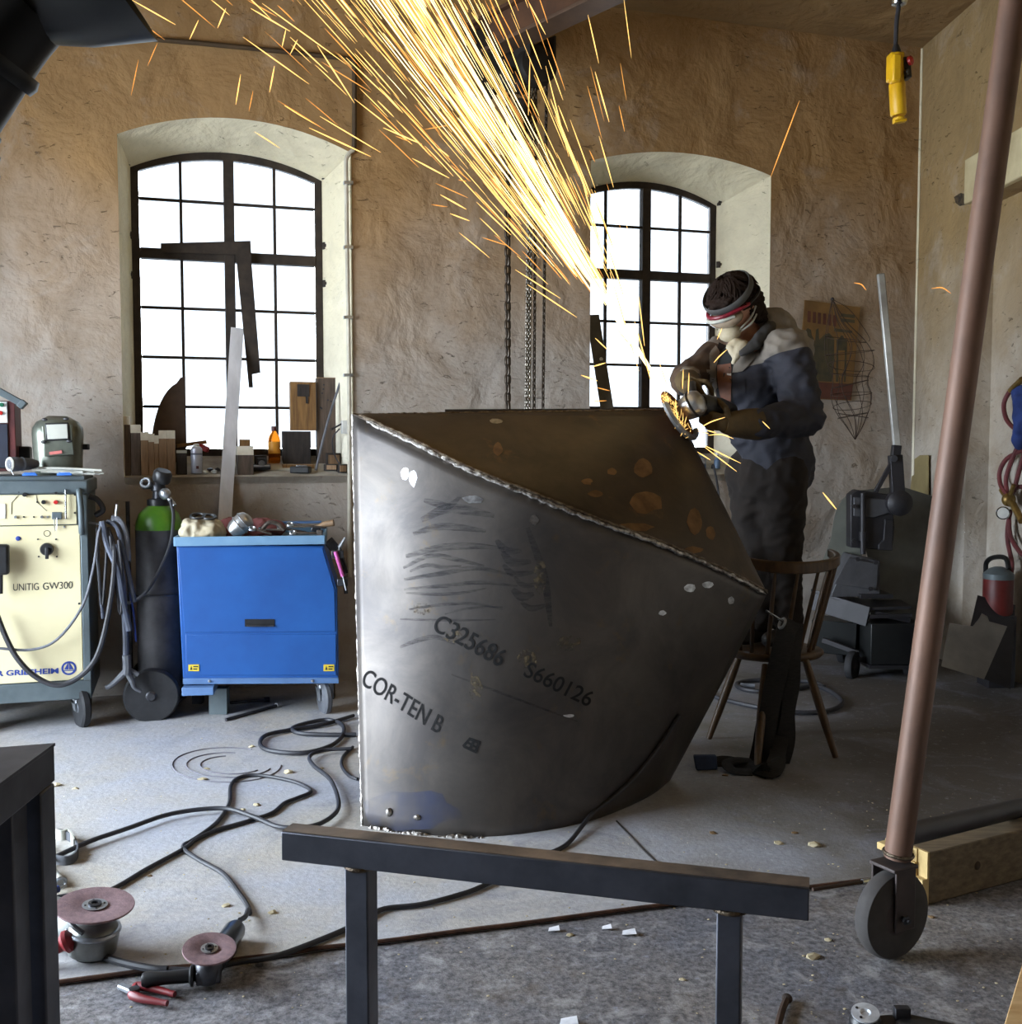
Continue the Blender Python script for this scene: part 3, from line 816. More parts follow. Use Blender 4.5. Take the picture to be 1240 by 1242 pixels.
obj('guard_rail', MB().tube([fp(79.5, 594, .004), fp(79.5, 594, .022), fp(80, 629, .022), fp(80, 629, .004)], .005, 8), MATS['chrome'], wm)
obj('lift_handle', MB().tube([fp(97, 595, .002), fp(96, 597, .03), fp(98, 615, .034), fp(99, 642, .03), fp(99, 646, .002)], .014, 10, 3), MATS['machine_grey'], wm)
obj('label_window', MB().bar(fp(-4, 620, .008), fp(7, 620, .008), .006, .07), MATS['white_plastic'], wm, bev=.002)
obj('diagram_line', MB().tube([fp(14, 624, .0075), fp(14, 610, .0075), fp(23, 600, .0075), fp(44, 600, .0075), fp(45, 609, .0075), fp(57, 620, .0075)], .0012, 4), MATS['print_black'], wm)
obj('symbol', MB().ring(fp(57, 647, .007), WN, .014, .0012, 20, 4)
    , MATS['print_black'], wm)
def onface(name, body, x0, y0, x1, y1, cap, mat, fo=0.0):
    return lettering(name, body, lambda u, v: fp(x0 + (x1 - x0) * u, y0 + (y1 - y0) * u - cap * v, .0075), MATS[mat], wm, font_off=fo)
onface('lettering', 'UNITIG', 16, 716.5, 47, 715.5, 8.5, 'print_black')
onface('lettering', 'GW300', 52, 715.3, 88, 713.5, 8.5, 'print_black')
onface('lettering', 'R GRIESHEIM', -4, 820, 71, 816.5, 6.5, 'print_blue', .03)
lg = obj('emblem', MB().ring(fp(83.5, 810.5, .0075), WN, .029, .0045, 28, 4, .1).prism([fp(84, 803, .0075), fp(89, 812, .0075), fp(84, 812, .0075)], WN * .0005).prism([fp(83, 803, .0075), fp(83, 812, .0075), fp(78, 812, .0075)], WN * .0005)
         .bar(fp(76, 813.5, .0075), fp(91, 813.0, .0075), .0008, .004), MATS['print_blue'], wm)
# big plug socket at the left border
obj('plug', MB().bar(fp(0, 660, .05), fp(0, 697, .05), .08, .05, WN), MATS['black_plastic'], wm, bev=.012)
obj('plug_cable', MB().cyl(fp(0, 696, .05), fp(0, 720, .05), .013), MATS['cable_black'], wm)
def castor(parent, top, r, w, yaw, mat='rubber', off=.03):
    """swivel castor: plate, fork, wheel (> hub)"""
    top = V(top); d = V((math.cos(yaw), math.sin(yaw), 0)); s = V((-d.y, d.x, 0)); c = V((top.x, top.y, r)) + d * off
    obj('castor_plate', MB().box(top - V((0, 0, .005)), (.085, .085, .008), Matrix.Rotation(yaw, 3, 'Z')).cyl(top - V((0, 0, .035)), top, .028), MATS['zinc'], parent, bev=.002)
    mb = MB()
    for k in (-1, 1):
        e = s * k * (w / 2 + .008); t0 = top - V((0, 0, .03))
        mb.prism([t0 + e - d * .028, t0 + e + d * .034, c + e + d * .016 - V((0, 0, .012)), c + e - d * .016 - V((0, 0, .012))], s * k * .004)
    mb.box(top - V((0, 0, .032)), (.062, w + .024, .006), Matrix.Rotation(yaw, 3, 'Z'))
    obj('castor_fork', mb, MATS['zinc'], parent)
    wh = obj('wheel', MB().lathe([(r * .62, -w / 2), (r * .9, -w / 2), (r, -w * .28), (r, w * .28), (r * .9, w / 2), (r * .62, w / 2)], c, s, 28), MATS[mat], parent)
    obj('hub', MB().lathe([(r * .16, -w * .56), (r * .22, -w * .5), (r * .6, -w * .36), (r * .64, -w * .44), (r * .64, w * .44), (r * .6, w * .36), (r * .22, w * .5), (r * .16, w * .56)], c, s, 24), MATS['zinc'], wh)
ct = INV.inverted() @ V((xr - .06, .06, zb - .02))
castor(wm, ct, .1, .042, math.radians(-52))
castor(wm, INV.inverted() @ V((-WW + .07, .06, zb - .02)), .1, .042, math.radians(-60))
castor(wm, INV.inverted() @ V((xr - .06, DD - .07, zb - .02)), .1, .042, math.radians(-70))
castor(wm, INV.inverted() @ V((-WW + .07, DD - .07, zb - .02)), .1, .042, math.radians(-70))
# hanging bundle on the machine's right side
def hb(px, py, out): return hit(px, py, O + WN * out, WN)
cb = thing('cable_bundle', 'bundle of dark welding cables and grey hoses hung on the side of the welding machine', 'cable', hb(128, 650, .0))
obj('hook', MB().tube([hb(108, 634, -.05), hb(125, 636, -.02), hb(140, 630, -.02), hb(142, 612, -.02)], .006, 8), MATS['zinc'], cb)
for pts, r, m in (
    ([(126, 636, .0), (120, 645, .03), (113, 690, .03), (100, 735, .05), (70, 775, .06), (38, 788, .06), (-6, 786, .06)], .0065, 'cable_grey'),
    ([(130, 640, .0), (139, 670, .03), (134, 730, .05), (120, 790, .07), (100, 818, .07), (72, 831, .07), (45, 822, .07), (22, 800, .07), (8, 775, .07), (-4, 745, .07)], .0125, 'cable_black'),
    ([(122, 636, .0), (118, 660, .0), (122, 720, .01), (125, 750, .01)], .008, 'hose_blue_grey'),
    ([(118, 640, .0), (120, 690, .02), (124, 735, .02), (128, 690, .02), (130, 645, .0)], .007, 'cable_black'),
    ([(124, 632, .01), (130, 660, .02), (142, 690, .03), (150, 735, .03), (157, 765, .03)], .016, 'hose_blue_grey'),
    ([(130, 632, -.02), (142, 640, .0), (150, 670, .0), (160, 715, .0), (163, 730, .0)], .012, 'hose_blue_grey'),
    ([(136, 628, -.03), (146, 632, -.02), (152, 650, -.02), (155, 680, -.02)], .017, 'cable_grey'),
    ([(140, 660, .02), (148, 700, .02), (152, 760, .02), (153, 800, .02)], .015, 'hose_blue_grey'),
    ([(158, 718, .0), (162, 745, .0), (165, 778, .0)], .005, 'print_blue'),
    ([(116, 625, -.06), (125, 618, -.05), (118, 606, -.05), (108, 602, -.05)], .014, 'cable_black'),
    ([(134, 650, .03), (140, 700, .03), (146, 745, .04), (148, 700, .03), (144, 655, .03)], .008, 'cable_black'),
):
    obj('cable', MB().tube([hb(*p) for p in pts], r, 8, 5), MATS[m], cb)
cl_ = obj('earth_clamp', MB().tube([hb(153, 795, .03), hb(154, 808, .03), hb(153, 818, .03)], .020, 8, 3).tube([hb(152, 815, .03), hb(143, 824, .03), hb(134, 832, .03), hb(128, 834, .03)], lambda t: .016 - .006 * t, 8, 3)
          .tube([hb(154, 815, .03), hb(160, 826, .03), hb(163, 834, .03), hb(171, 839, .03)], lambda t: .016 - .009 * t, 8, 3).tube([hb(156, 812, .02), hb(168, 818, .02)], .012, 8), MATS['rubber_grey'], cb)

# ---- things lying on the machine
def on_top(px, py_unused, dy=.1): q = hit(px, 560, O - WN * dy, WN); return V((q.x, q.y, zt + .001))
M('mask_shell', srgb(120, 124, 112), srgb(88, 92, 84), 6, .3, .4)
M('mask_light', srgb(196, 196, 186), srgb(176, 176, 168), 6, .45)
mk0 = on_top(70, 0, .16)
mk = thing('welding_mask', 'grey welding mask with rectangular visor window standing on the welding machine', 'mask', mk0)
def mfp(px, py, dy=.16): return hit(px, py, O - WN * dy, WN)
hz = mfp(70, 505).z - zt
mb = MB(); rows = []
for j in range(11):
    t = j / 10; z = hz * t; row = []
    wdt = .120 * (1 - .12 * (1 - t)) * (1 if t < .72 else math.sqrt(max(0.02, 1 - ((t - .72) / .30) ** 2)))
    dep = .11 * (1 if t < .6 else math.sqrt(max(.05, 1 - ((t - .6) / .42) ** 2)))
    for i in range(17):
        a = math.pi * i / 16; row.append(mk0 + WR * (-math.cos(a) * wdt * (1 if abs(math.cos(a)) < .9 else 1)) + WN * (math.sin(a) ** .6 * dep - .05) + V((0, 0, z)))
    rows.append(row)
grid(mb, rows)
obj('shell', mb, MATS['mask_shell'], mk, solid=.004, angle=60)
fo = .068
obj('visor_frame', MB().bar(mfp(52, 535, .16 - fo) , mfp(89, 533, .16 - fo), .012, .15), MATS['mask_shell'], mk, bev=.006)
obj('visor_window', MB().bar(mfp(55, 524, .152 - fo), mfp(84, 523, .152 - fo), .008, .085), MATS['black_plastic'], mk, bev=.004)
obj('visor_window', MB().bar(mfp(57, 524, .148 - fo), mfp(82, 523, .148 - fo), .004, .070), MATS['mask_light'], mk, bev=.002)
for px, py in ((54, 509), (80, 508), (53, 536), (84, 535)): obj('clip', MB().ball(mfp(px, py, .147 - fo), .010, (1.5, .7, .8)), MATS['black_plastic'], mk)
obj('sticker', MB().bar(mfp(60, 550, .147 - fo), mfp(75, 548, .147 - fo), .002, .014), M('pale_red', srgb(214, 122, 116), None, 20, .6), mk)
obj('knob', MB().box(mfp(104, 542, .19), (.03, .03, .028)), MATS['black_plastic'], mk, bev=.004)
# red and black box with a slanted lid bar at the left border
fx0 = on_top(0, 0, .2)
fd = thing('wire_feeder', 'dark red and black control box with two buttons on the welding machine top', 'control box', fx0)
bx = lambda px, py, dy=.12: hit(px, py, O - WN * dy, WN)
def fbox(name, x0, y0, x1, y1, dy, th, mat, bev=.003):
    a, b = bx(x0, (y0 + y1) / 2, dy), bx(x1, (y0 + y1) / 2, dy); h = bx(x0, y0, dy).z - bx(x0, y1, dy).z
    return obj(name, MB().bar(a - WN * th / 2, b - WN * th / 2, th, h), MATS[mat], fd, bev=bev)
M('dark_red', srgb(96, 40, 38), srgb(66, 28, 28), 9, .5)
M('navy_paint', srgb(40, 44, 60), srgb(32, 36, 48), 9, .5)
fbox('case', -22, 486, 19, 572, .12, .2, 'dark_red')
fbox('front_plate', -20, 514, 10, 568, .112, .01, 'navy_paint')
fbox('button_plate', -20, 487, 9, 513, .110, .01, 'white_plastic')
for px, py, m in ((2, 491, 'green_plastic'), (1, 501, 'red_plastic')):
    if m not in MATS: M(m, srgb(30, 110, 80), srgb(24, 90, 64), 10, .4)
    obj('button', MB().lathe([(.010, 0), (.009, .010), (.0005, .011)], bx(px, py, .1095), WN, 14), MATS[m], fd)
obj('handle_bar', MB().bar(bx(-16, 466, .10), bx(29, 491, .10), .05, .032).bar(bx(24, 488, .09), bx(30, 493, .09), .06, .04), MATS['machine_grey'], fd, bev=.004)
obj('side_shadow_box', MB().bar(bx(20, 555, .26), bx(38, 555, .26), .1, .11), MATS['black_plastic'], fd, bev=.01)  # black block standing in for the shadow beside the case
bpy.data.objects['side_shadow_box'].name = 'side_shade_block'
# torch nozzle, electrodes and blue clips
tz = thing('torch_nozzle', 'grey ribbed torch nozzle lying at the left end of the machine top', 'torch', on_top(14, 0, .03))
c = bx(12, 563, .0)
obj('sleeve', MB().lathe([(.012, -.004), (.030, 0), (.034, .01), (.034, .04), (.030, .05), (.034, .06), (.030, .07), (.026, .11), (.016, .14)], c, (WR * .75 - WN * .6), 20), MATS['rubber_grey'], tz)
obj('rim', MB().ring(c, (WR * .75 - WN * .6), .028, .006, 20, 6), MATS['mask_light'], tz)
obj('wire', MB().tube([c + WN * .005, c + WN * .03 + V((0, 0, -.03)) + WR * .01, c + WN * .035 + V((0, 0, -.05)) + WR * .02], .002, 6, 3), MATS['zinc'], tz)
random.seed(5)
for k in range(9):
    a = on_top(38 + random.random() * 24, 0, .02 + random.random() * .08); b = on_top(100 + random.random() * 26, 0, -.005 + random.random() * .05)
    z = .006 + .009 * (k % 3)
    e = obj('welding_rod', MB().tube([a + V((0, 0, z + .012)), a.lerp(b, .5) + V((0, 0, z + .008)), b + V((0, 0, z - (.006 if k > 5 else 0)))], .0055, 7, 2), MATS['mask_light'])
    tag(e, 'pale welding rod in the loose bundle lying across the welding machine top', 'rod', 'welding rods on the machine')
for k, px in enumerate((36, 78)):
    q = on_top(px, 0, .0) + WN * .004
    t = thing('blue_clip', ('blue plastic clip on the machine top edge under the mask left side', 'blue plastic clip on the machine top edge nearer the right corner')[k], 'clip', q)
    obj('body', MB().box(q + V((0, 0, .006)), (.066, .02, .010), Matrix.Rotation(WA, 3, 'Z')), M('clip_blue', srgb(70, 128, 214), srgb(50, 100, 190), 10, .4), t, bev=.003)
    obj('jaw', MB().box(q + V((0, 0, .013)), (.05, .012, .005), Matrix.Rotation(WA, 3, 'Z')), MATS['clip_blue'], t, bev=.001)

# ================================================================== GAS CYLINDER + ITS TROLLEY
cyc = atz(197, 868); cyc = at(194, 700, 5.42); cyc.z = 0
CR = (222 - 167) / 2 / F * 5.42
g = thing('gas_cylinder', 'grey gas cylinder with a green shoulder standing behind the blue cabinet', 'gas cylinder', cyc)
zsh = at(194, 642, 5.42).z; zn = at(194, 613, 5.42).z
M('cyl_grey', srgb(78, 76, 78), srgb(50, 48, 50), 7, .6, .3, .2)
M('green_paint', srgb(96, 146, 40), srgb(66, 112, 30), 5, .35)
obj('body', MB().lathe([(CR * .9, .10), (CR, .12), (CR, zsh)], cyc, (0, 0, 1), 32), MATS['cyl_grey'], g)
obj('shoulder', MB().lathe([(CR, zsh), (CR * .97, zsh + .04), (CR * .85, zsh + .08), (CR * .6, zsh + .11), (.052, zn), (.05, zn + .01)], cyc, (0, 0, 1), 32), MATS['green_paint'], g)
obj('neck_ring', MB().lathe([(.056, zn), (.056, zn + .03), (.044, zn + .035)], cyc, (0, 0, 1), 20), MATS['black_plastic'], g)
M('dark_metal', srgb(58, 58, 62), srgb(84, 84, 88), 18, .4, .7)
v = obj('valve', MB().lathe([(.030, zn + .03), (.026, zn + .07), (.036, zn + .075), (.036, zn + .10), (.028, zn + .11), (.024, zn + .135)], cyc, (0, 0, 1), 14).cyl(cyc + V((-.07, -.02, zn + .10)), cyc + V((.03, .01, zn + .10)), .018), MATS['dark_metal'], g)
obj('hand_wheel', MB().lathe([(.04, 0), (.046, .012), (.046, .05), (.036, .062)], cyc + V((.02, -.02, zn + .12)), (.35, -.2, 1), 14), MATS['black_plastic'], g)
obj('regulator', MB().ball(cyc + V((.05, -.05, zn + .06)), .03, (1, .8, 1)).cyl(cyc + V((.03, -.03, zn + .08)), cyc + V((.10, -.06, zn - .0)), .012).ring(cyc + V((-.05, -.04, zn + .115)), (0, -1, .3), .022, .008, 16, 6), MATS['zinc'], g)
obj('outlet_hose', MB().tube([cyc + V((.08, -.06, zn + .03)), cyc + V((.10, -.08, zn - .06)), cyc + V((.08, -.11, zn - .22)), cyc + V((-.02, -.15, zn - .42)), cyc + V((-.16, -.12, zn - .5))], .009, 8, 5), MATS['cable_black'], g)
ca = thing('cylinder_trolley', 'two wheeled trolley carrying the grey gas cylinder', 'trolley', cyc + V((0, -.02, 0)))
wc = at(184, 840, 5.24); wc.z = .135
wax = V((.25, -.97, 0)).normalized()
for k, c in enumerate((wc, wc - wax * .36)):
    wh = obj('wheel', MB().lathe([(.08, -.03), (.125, -.03), (.135, -.015), (.135, .015), (.125, .03), (.08, .03)], c, (.25, -.97, 0), 28), MATS['rubber'], ca)
    obj('hub', MB().lathe([(.018, -.04), (.03, -.025), (.085, -.012), (.085, .012), (.03, .025), (.018, .04)], c, (.25, -.97, 0), 20), MATS['dark_metal'], wh)
obj('footplate', MB().box(cyc + V((0, 0, .085)), (.24, .24, .012)), MATS['dark_metal'], ca)
obj('axle', MB().cyl(wc - wax * .03, wc - wax * .33, .012).bar(cyc + V((-.1, 0, .085)), wc - wax * .18 - V((0, 0, .0)), .03, .012), MATS['dark_metal'], ca)
hp = at(155, 620, 5.45)
obj('frame_tube', MB().tube([V((hp.x, hp.y, .1)), V((hp.x, hp.y, hp.z + .05))], .011, 8), MATS['dark_metal'], ca)
obj('frame_tube', MB().tube([V((hp.x + .02, hp.y + .22, .1)), V((hp.x + .02, hp.y + .22, hp.z - .15))], .011, 8), MATS['dark_metal'], ca)
obj('retaining_strap', MB().ring(cyc + V((0, 0, .62)), (0, 0, 1), CR + .004, .006, 28, 6), MATS['dark_metal'], ca)

# ================================================================== BLUE TOOL CABINET
CA = math.radians(9)
cr_ = V((math.cos(CA), math.sin(CA), 0)); cnv = V((math.sin(CA), -math.cos(CA), 0))
CO = atz(391, 868); CO = CO - cnv * .09; CO = CO + cnv * .13; CO.z = 0
M('blue_paint', srgb(36, 88, 158), srgb(30, 76, 142), 3, .42, 0, .04, rvar=.15)
M('blue_pale', srgb(116, 150, 178), srgb(98, 134, 166), 6, .45)
M('blue_grey', srgb(92, 124, 170), srgb(78, 108, 150), 6, .5)
cbn = thing('tool_cabinet', 'blue steel tool cabinet on castors below the left window', 'cabinet', CO, CA)
CI = PM[cbn.name].inverted()
def cf(px, py, out=0.0): return hit(px, py, CO + cnv * out, cnv)
CDP = .50
fr = [cf(214, 662), cf(222, 823), cf(411, 823), cf(409, 714), cf(393, 662)]
obj('body', MB().prism(fr, -cnv * CDP), MATS['blue_paint'], cbn, bev=.005)
obj('lower_panel', MB().prism([cf(225, 770, .005), cf(226, 819, .005), cf(408, 819, .005), cf(407.5, 769, .005)], -cnv * .006), MATS['blue_paint'], cbn, bev=.002)
obj('upper_panel', MB().prism([cf(216, 664, .005), cf(224, 767, .005), cf(407, 766, .005), cf(406, 715, .005), cf(391, 664, .005)], -cnv * .006), MATS['blue_paint'], cbn, bev=.002)
obj('base_rail', MB().prism([cf(222, 823, .004), cf(222, 830, .004), cf(411, 829, .004), cf(411, 822, .004)], -cnv * .48), MATS['blue_grey'], cbn, bev=.002)
zc = cf(300, 661).z
tr = MB(); tw = .018
A, B = cf(212, 655, .015), cf(394, 655, .015); zt2 = cf(300, 650).z
for p, q in ((A, B), (A - cnv * .56, B - cnv * .56), (A, A - cnv * .56), (B, B - cnv * .56)):
    p = V((p.x, p.y, (zc + zt2) / 2)); q = V((q.x, q.y, (zc + zt2) / 2)); tr.bar(p, q, .012, zt2 - zc)
obj('top_tray', tr, MATS['blue_pale'], cbn, bev=.002)
mid = (A + B) / 2 - cnv * .28; mid.z = zt2 - .03
obj('tray_floor', MB().box(CI @ mid, ((B - A).length, .56, .01)), MATS['blue_pale'], cbn, w=False)
hs = obj('handle_recess', MB().prism([cf(297, 751, .008), cf(297, 760, .008), cf(333, 760, .008), cf(333, 751, .008)], -cnv * .004), MATS['black_plastic'], cbn)
obj('handle_lip', MB().bar(cf(299, 759, .012), cf(332, 759, .012), .012, .008), MATS['dark_metal'], hs)
M('yellow_label', srgb(226, 200, 60), srgb(204, 178, 50), 10, .6)
for x in (228.5, 392.5):
    lb = obj('warning_label', MB().prism([cf(x, 806, .008), cf(x, 814, .008), cf(x + 13, 814, .008), cf(x + 13, 806, .008)], -cnv * .001), MATS['yellow_label'], cbn)
    obj('label_print', MB().prism([cf(x + 2, 812.5, .0088), cf(x + 5, 812.5, .0088), cf(x + 3.5, 807.5, .0088)], -cnv * .0004).bar(cf(x + 6, 808.5, .0086), cf(x + 12, 808.5, .0086), .0004, .006).bar(cf(x + 6, 811.5, .0086), cf(x + 11, 811.5, .0086), .0004, .006), MATS['print_black'], lb)
for px, py in ((254, 826), (379, 826)): obj('screw', MB().lathe([(.008, 0), (.006, .006), (.0005, .007)], cf(px, py, .005), cnv, 10), MATS['zinc'], cbn)
castor(cbn, V((cf(391, 830).x, cf(391, 830).y, cf(391, 831).z)) - cnv * .09, .085, .034, math.radians(-62), 'rubber_grey')
obj('foot_box', MB().bar(cf(224, 834, -.05), cf(262, 833, -.05), .2, .04), MATS['blue_grey'], cbn, bev=.003)
ft = cf(336 - 70, 836, -.12)
obj('foot', MB().box((ft.x, ft.y, ft.z / 2), (.09, .06, ft.z + .02)), MATS['machine_grey'], cbn)
for px, dd in ((240, .36), (400, .36)):
    q = cf(px, 830, -dd); obj('foot', MB().box((q.x, q.y, .11), (.05, .05, .22)), MATS['dark_metal'], cbn)
# tool rack on the right flank
def cside(px, py, dd): return hit(px, py, CO - cnv * dd, cnv)
rk = obj('side_rack', MB().bar(cside(402, 672, .03), cside(417, 672, .03), .05, .04).bar(cside(409, 706, .03), cside(422, 706, .03), .05, .035).bar(cside(398, 655, .05), cside(408, 667, .05), .03, .05).bar(cside(413, 668, .08), cside(420, 720, .08), .02, .02), MATS['dark_metal'], cbn, bev=.003)
ph = thing('screwdriver', 'tool with a pink handle stuck in the rack beside the blue cabinet', 'tool', cside(411, 690, .02))
obj('handle', MB().tube([cside(407, 669, .0), cside(416, 699, .0)], .010, 10), M('pink_plastic', srgb(196, 92, 160), srgb(170, 76, 138), 10, .4), ph)
obj('shaft', MB().tube([cside(416, 699, .0), cside(420, 716, .0)], .004, 8), MATS['zinc'], ph)
pl = thing('pliers', 'dark pliers hanging in the rack beside the blue cabinet', 'pliers', cside(416, 672, .05))
obj('jaws', MB().tube([cside(412, 664, .02), cside(416, 657, .02), cside(419, 652, .02)], lambda t: .012 - .006 * t, 8), MATS['zinc'], pl)
for k in (0, 1): obj('grip', MB().tube([cside(412, 664, .02), cside(413 + 4 * k, 680, .02), cside(416 + 5 * k, 695, .02)], .007, 8, 3), MATS['black_plastic'], pl)
# ---- on the cabinet
def ctop(px, dy): q = hit(px, 650, CO - cnv * dy, cnv); return V((q.x, q.y, zt2 - .024))
def cpt(px, py, dy): return hit(px, py, CO - cnv * dy, cnv)
M('cloth_pale', srgb(206, 196, 172), srgb(170, 156, 128), 9, .9, 0, .4)
M('cloth_red', srgb(140, 84, 84), srgb(116, 66, 66), 9, .9, 0, .4)
def heap(name, px0, px1, py, dy, hgt, mat, label, cat, sd):
    a, b = ctop(px0, dy), ctop(px1, dy); c = (a + b) / 2; L = (b - a).length / 2
    t = thing(name, label, cat, c)
    hm = cpt((px0 + px1) / 2, py, dy).z - c.z
    def fn(p):
        return V((p.x, p.y, p.z)) * (1 + .35 * noise.noise(p * 14 + V((sd, 0, 0))) + .12 * noise.noise(p * 45))
    caps = [(c + V((0, 0, hm * .42)), (L, .09, hm * .5), None)]
    o = organic('cloth', [(c + cr_ * (L * k) + V((0, 0, hm * .3)), (L * .5, .10, hm * (.45 + .2 * ((k * 7) % 3) / 2)), None) for k in (-.5, -.1, .3, .55)], MATS[mat], t, .010, 3, lambda p, n: .012 * noise.noise(p * 26 + V((sd, 0, 0))) + .014 * (.25 - abs(noise.noise(V((p.x * 34 + p.z * 20, p.y * 30, p.z * 30 - p.x * 22))))))
    return t
heap('work_rag', 219, 272, 628, .12, .08, 'cloth_pale', 'crumpled pale cloth at the left end of the blue cabinet top', 'rag', 2)
heap('work_rag', 262, 345, 627, .33, .07, 'cloth_red', 'dull red cloth behind the silver cup on the blue cabinet top', 'rag', 8)
gg = thing('safety_goggles', 'dark framed goggles resting on the pale cloth on the blue cabinet', 'goggles', cpt(246, 632, .1))
obj('frame', MB().ring(cpt(240, 626, .08), (.1, -.3, 1), .035, .006, 20, 6).ring(cpt(254, 627, .08), (.1, -.3, 1), .032, .006, 20, 6), MATS['black_plastic'], gg)
obj('strap', MB().tube([cpt(231, 629, .08), cpt(246, 623, .14), cpt(263, 628, .08)], .005, 6, 4), MATS['black_plastic'], gg)
M('aluminium', srgb(206, 206, 206), srgb(156, 156, 156), 10, .3, .85, .1)
cp_ = thing('spray_gun_cup', 'battered silver metal cup lying tilted on the blue cabinet', 'cup', ctop(290, .1))
ax = V((.75, .1, .65)).normalized(); cc = cpt(291, 637, .1)
obj('cup', MB().lathe([(.012, -.06), (.034, -.056), (.046, -.03), (.05, .0), (.05, .035), (.04, .055), (.018, .066), (.001, .067)], cc, ax, 22), MATS['aluminium'], cp_)
obj('band', MB().ring(cc, ax, .051, .004, 22, 6), MATS['zinc'], cp_)
obj('band', MB().ring(cc + ax * .03, ax, .051, .003, 22, 6), MATS['zinc'], cp_)
M('rust_tool', srgb(110, 100, 92), srgb(70, 62, 56), 30, .5, .6)
random.seed(11)
tl = [('spanner', 'steel spanner lying in the tool heap on the blue cabinet, nearest the silver cup', 306, 641, 330, 648, .05), ('file', 'long dark file lying on top of the tool heap on the blue cabinet', 352, 636, 396, 640, .12),
      ('hand_vice', 'grey curved clamp lying in the middle of the tool heap', 318, 642, 345, 643, .10), ('chisel', 'flat steel chisel lying at the rear of the tool heap', 340, 640, 372, 646, .2), ('pipe_wrench', 'steel wrench lying at the front right of the tool heap', 355, 646, 388, 647, .05)]
for nm, lb_, x0, y0, x1, y1, dy in tl:
    p, q = cpt(x0, y0, dy), cpt(x1, y1, dy); p.z = max(p.z, zt2 - .015); q.z = max(q.z, zt2 - .015)
    t = thing(nm, lb_, 'tool', V((p.x, p.y, zt2 - .024)))
    obj('shank', MB().bar(p, q, .016, .010), MATS['rust_tool'], t, bev=.003)
    obj('head', MB().ring(p, (.2, -.5, 1), .016, .006, 14, 6, 1, .6, 5.6), MATS['zinc'], t)
    if nm == 'hand_vice': obj('bow', MB().tube([p, p.lerp(q, .3) + V((0, 0, .035)), p.lerp(q, .7) + V((0, 0, .03)), q], .011, 8, 4), MATS['rust_tool'], t)
    if nm == 'pipe_wrench': obj('jaw', MB().box(q, (.03, .02, .035)), MATS['rust_tool'], t, bev=.004)
hm_ = thing('hammer', 'hammer with a brown wooden handle end at the right corner of the blue cabinet', 'hammer', ctop(392, .14))
obj('handle', MB().tube([cpt(384, 640, .14), cpt(393, 636, .13), cpt(405, 634, .12)], lambda t: .012 + .006 * t, 10), M('handle_wood', srgb(142, 112, 80), srgb(100, 78, 56), 14, .6), hm_)
obj('head', MB().bar(cpt(378, 640, .14), cpt(388, 644, .14), .03, .03), MATS['dark_metal'], hm_, bev=.005)
fr_ = thing('folding_rule', 'blue strip lying at the back of the blue cabinet top', 'strip', ctop(345, .4))
obj('strip', MB().bar(cpt(322, 634, .4), cpt(390, 633, .4), .05, .012), MATS['blue_grey'], fr_, bev=.002)
bpy.data.objects['folding_rule'].name = 'blue_strip'
# rods under the cabinet
for k, (x0, y0, x1, y1, lb_) in enumerate(((274, 873, 335, 856, 'dark steel rod lying on the floor before the cabinet, the longer of two'), (273, 853, 320, 849, 'dark steel rod lying on the floor under the cabinet, the shorter of two'))):
    p, q = atz(x0, y0, .022), atz(x1, y1, .022)
    t = thing('steel_rod', lb_, 'rod', (p + q) / 2); obj('rod', MB().cyl(p, q, .008, seg=10), MATS['dark_metal'], t)
    obj('end_nut', MB().lathe([(.016, 0), (.016, .03)], q, q - p, 6), MATS['zinc' if k == 0 else 'dark_metal'], t)
# ================================================================== ON THE WINDOW SILLS
M('wood_mid', srgb(158, 128, 98), srgb(124, 98, 72), 5, .75, 0, .15, (14, 14, 1.2))
M('wood_dark', srgb(98, 82, 70), srgb(68, 57, 49), 5, .8, 0, .15, (14, 14, 1.2))
M('wood_end', srgb(224, 216, 198), srgb(196, 184, 160), 9, .8, 0, .1)
M('wood_warm', srgb(146, 108, 62), srgb(108, 78, 44), 5, .7, 0, .15, (14, 14, 1.2))
M('wood_black', srgb(58, 50, 46), srgb(34, 30, 28), 5, .8, 0, .15, (9, 9, 1.5))
def wblock(name, label, x0, x1, ytop, ybot, d, dep, mat, end='wood_end', w=0, group=None, cat='wood block', cap=.004):
    a, b = sill(x0, d, w), sill(x1, d, w); zb_ = min(a.z, b.z)
    P = wallpt((x0 + x1) / 2, ytop, d); h = P.z - (a.z + b.z) / 2 + .0
    c = (a + b) / 2; wd = (b - a).length * .97
    t = thing(name, label, cat, V((c.x, c.y, zb_)), WA, group)
    # a block cut to stand level on the sloping stone
    sl = (WIN[w][1]['v0'] - WIN[w][0]['v0']) / FO
    pts = [V((-wd / 2, 0, 0)), V((wd / 2, 0, 0)), V((wd / 2, 0, h)), V((-wd / 2, 0, h))]
    mb = MB(); vs_ = []
    for y, dz in ((0, 0), (dep, dep * sl)):
        vs_ += [mb.b.verts.new(V((x, y, dz if z == 0 else z))) for x, z in ((-wd / 2, 0), (wd / 2, 0), (wd / 2, h - .004), (-wd / 2, h - .004))]
    for f in ((0, 1, 2, 3), (7, 6, 5, 4), (0, 4, 5, 1), (1, 5, 6, 2), (2, 6, 7, 3), (3, 7, 4, 0)): mb.b.faces.new([vs_[i] for i in f])
    obj('block', mb, MATS[mat], t, w=False, bev=.002)
    obj('end_grain', MB().box((0, dep / 2 - .0008, h - cap / 2), (wd + .0006, dep + .0016, cap)), MATS[end], t, w=False)
    return t
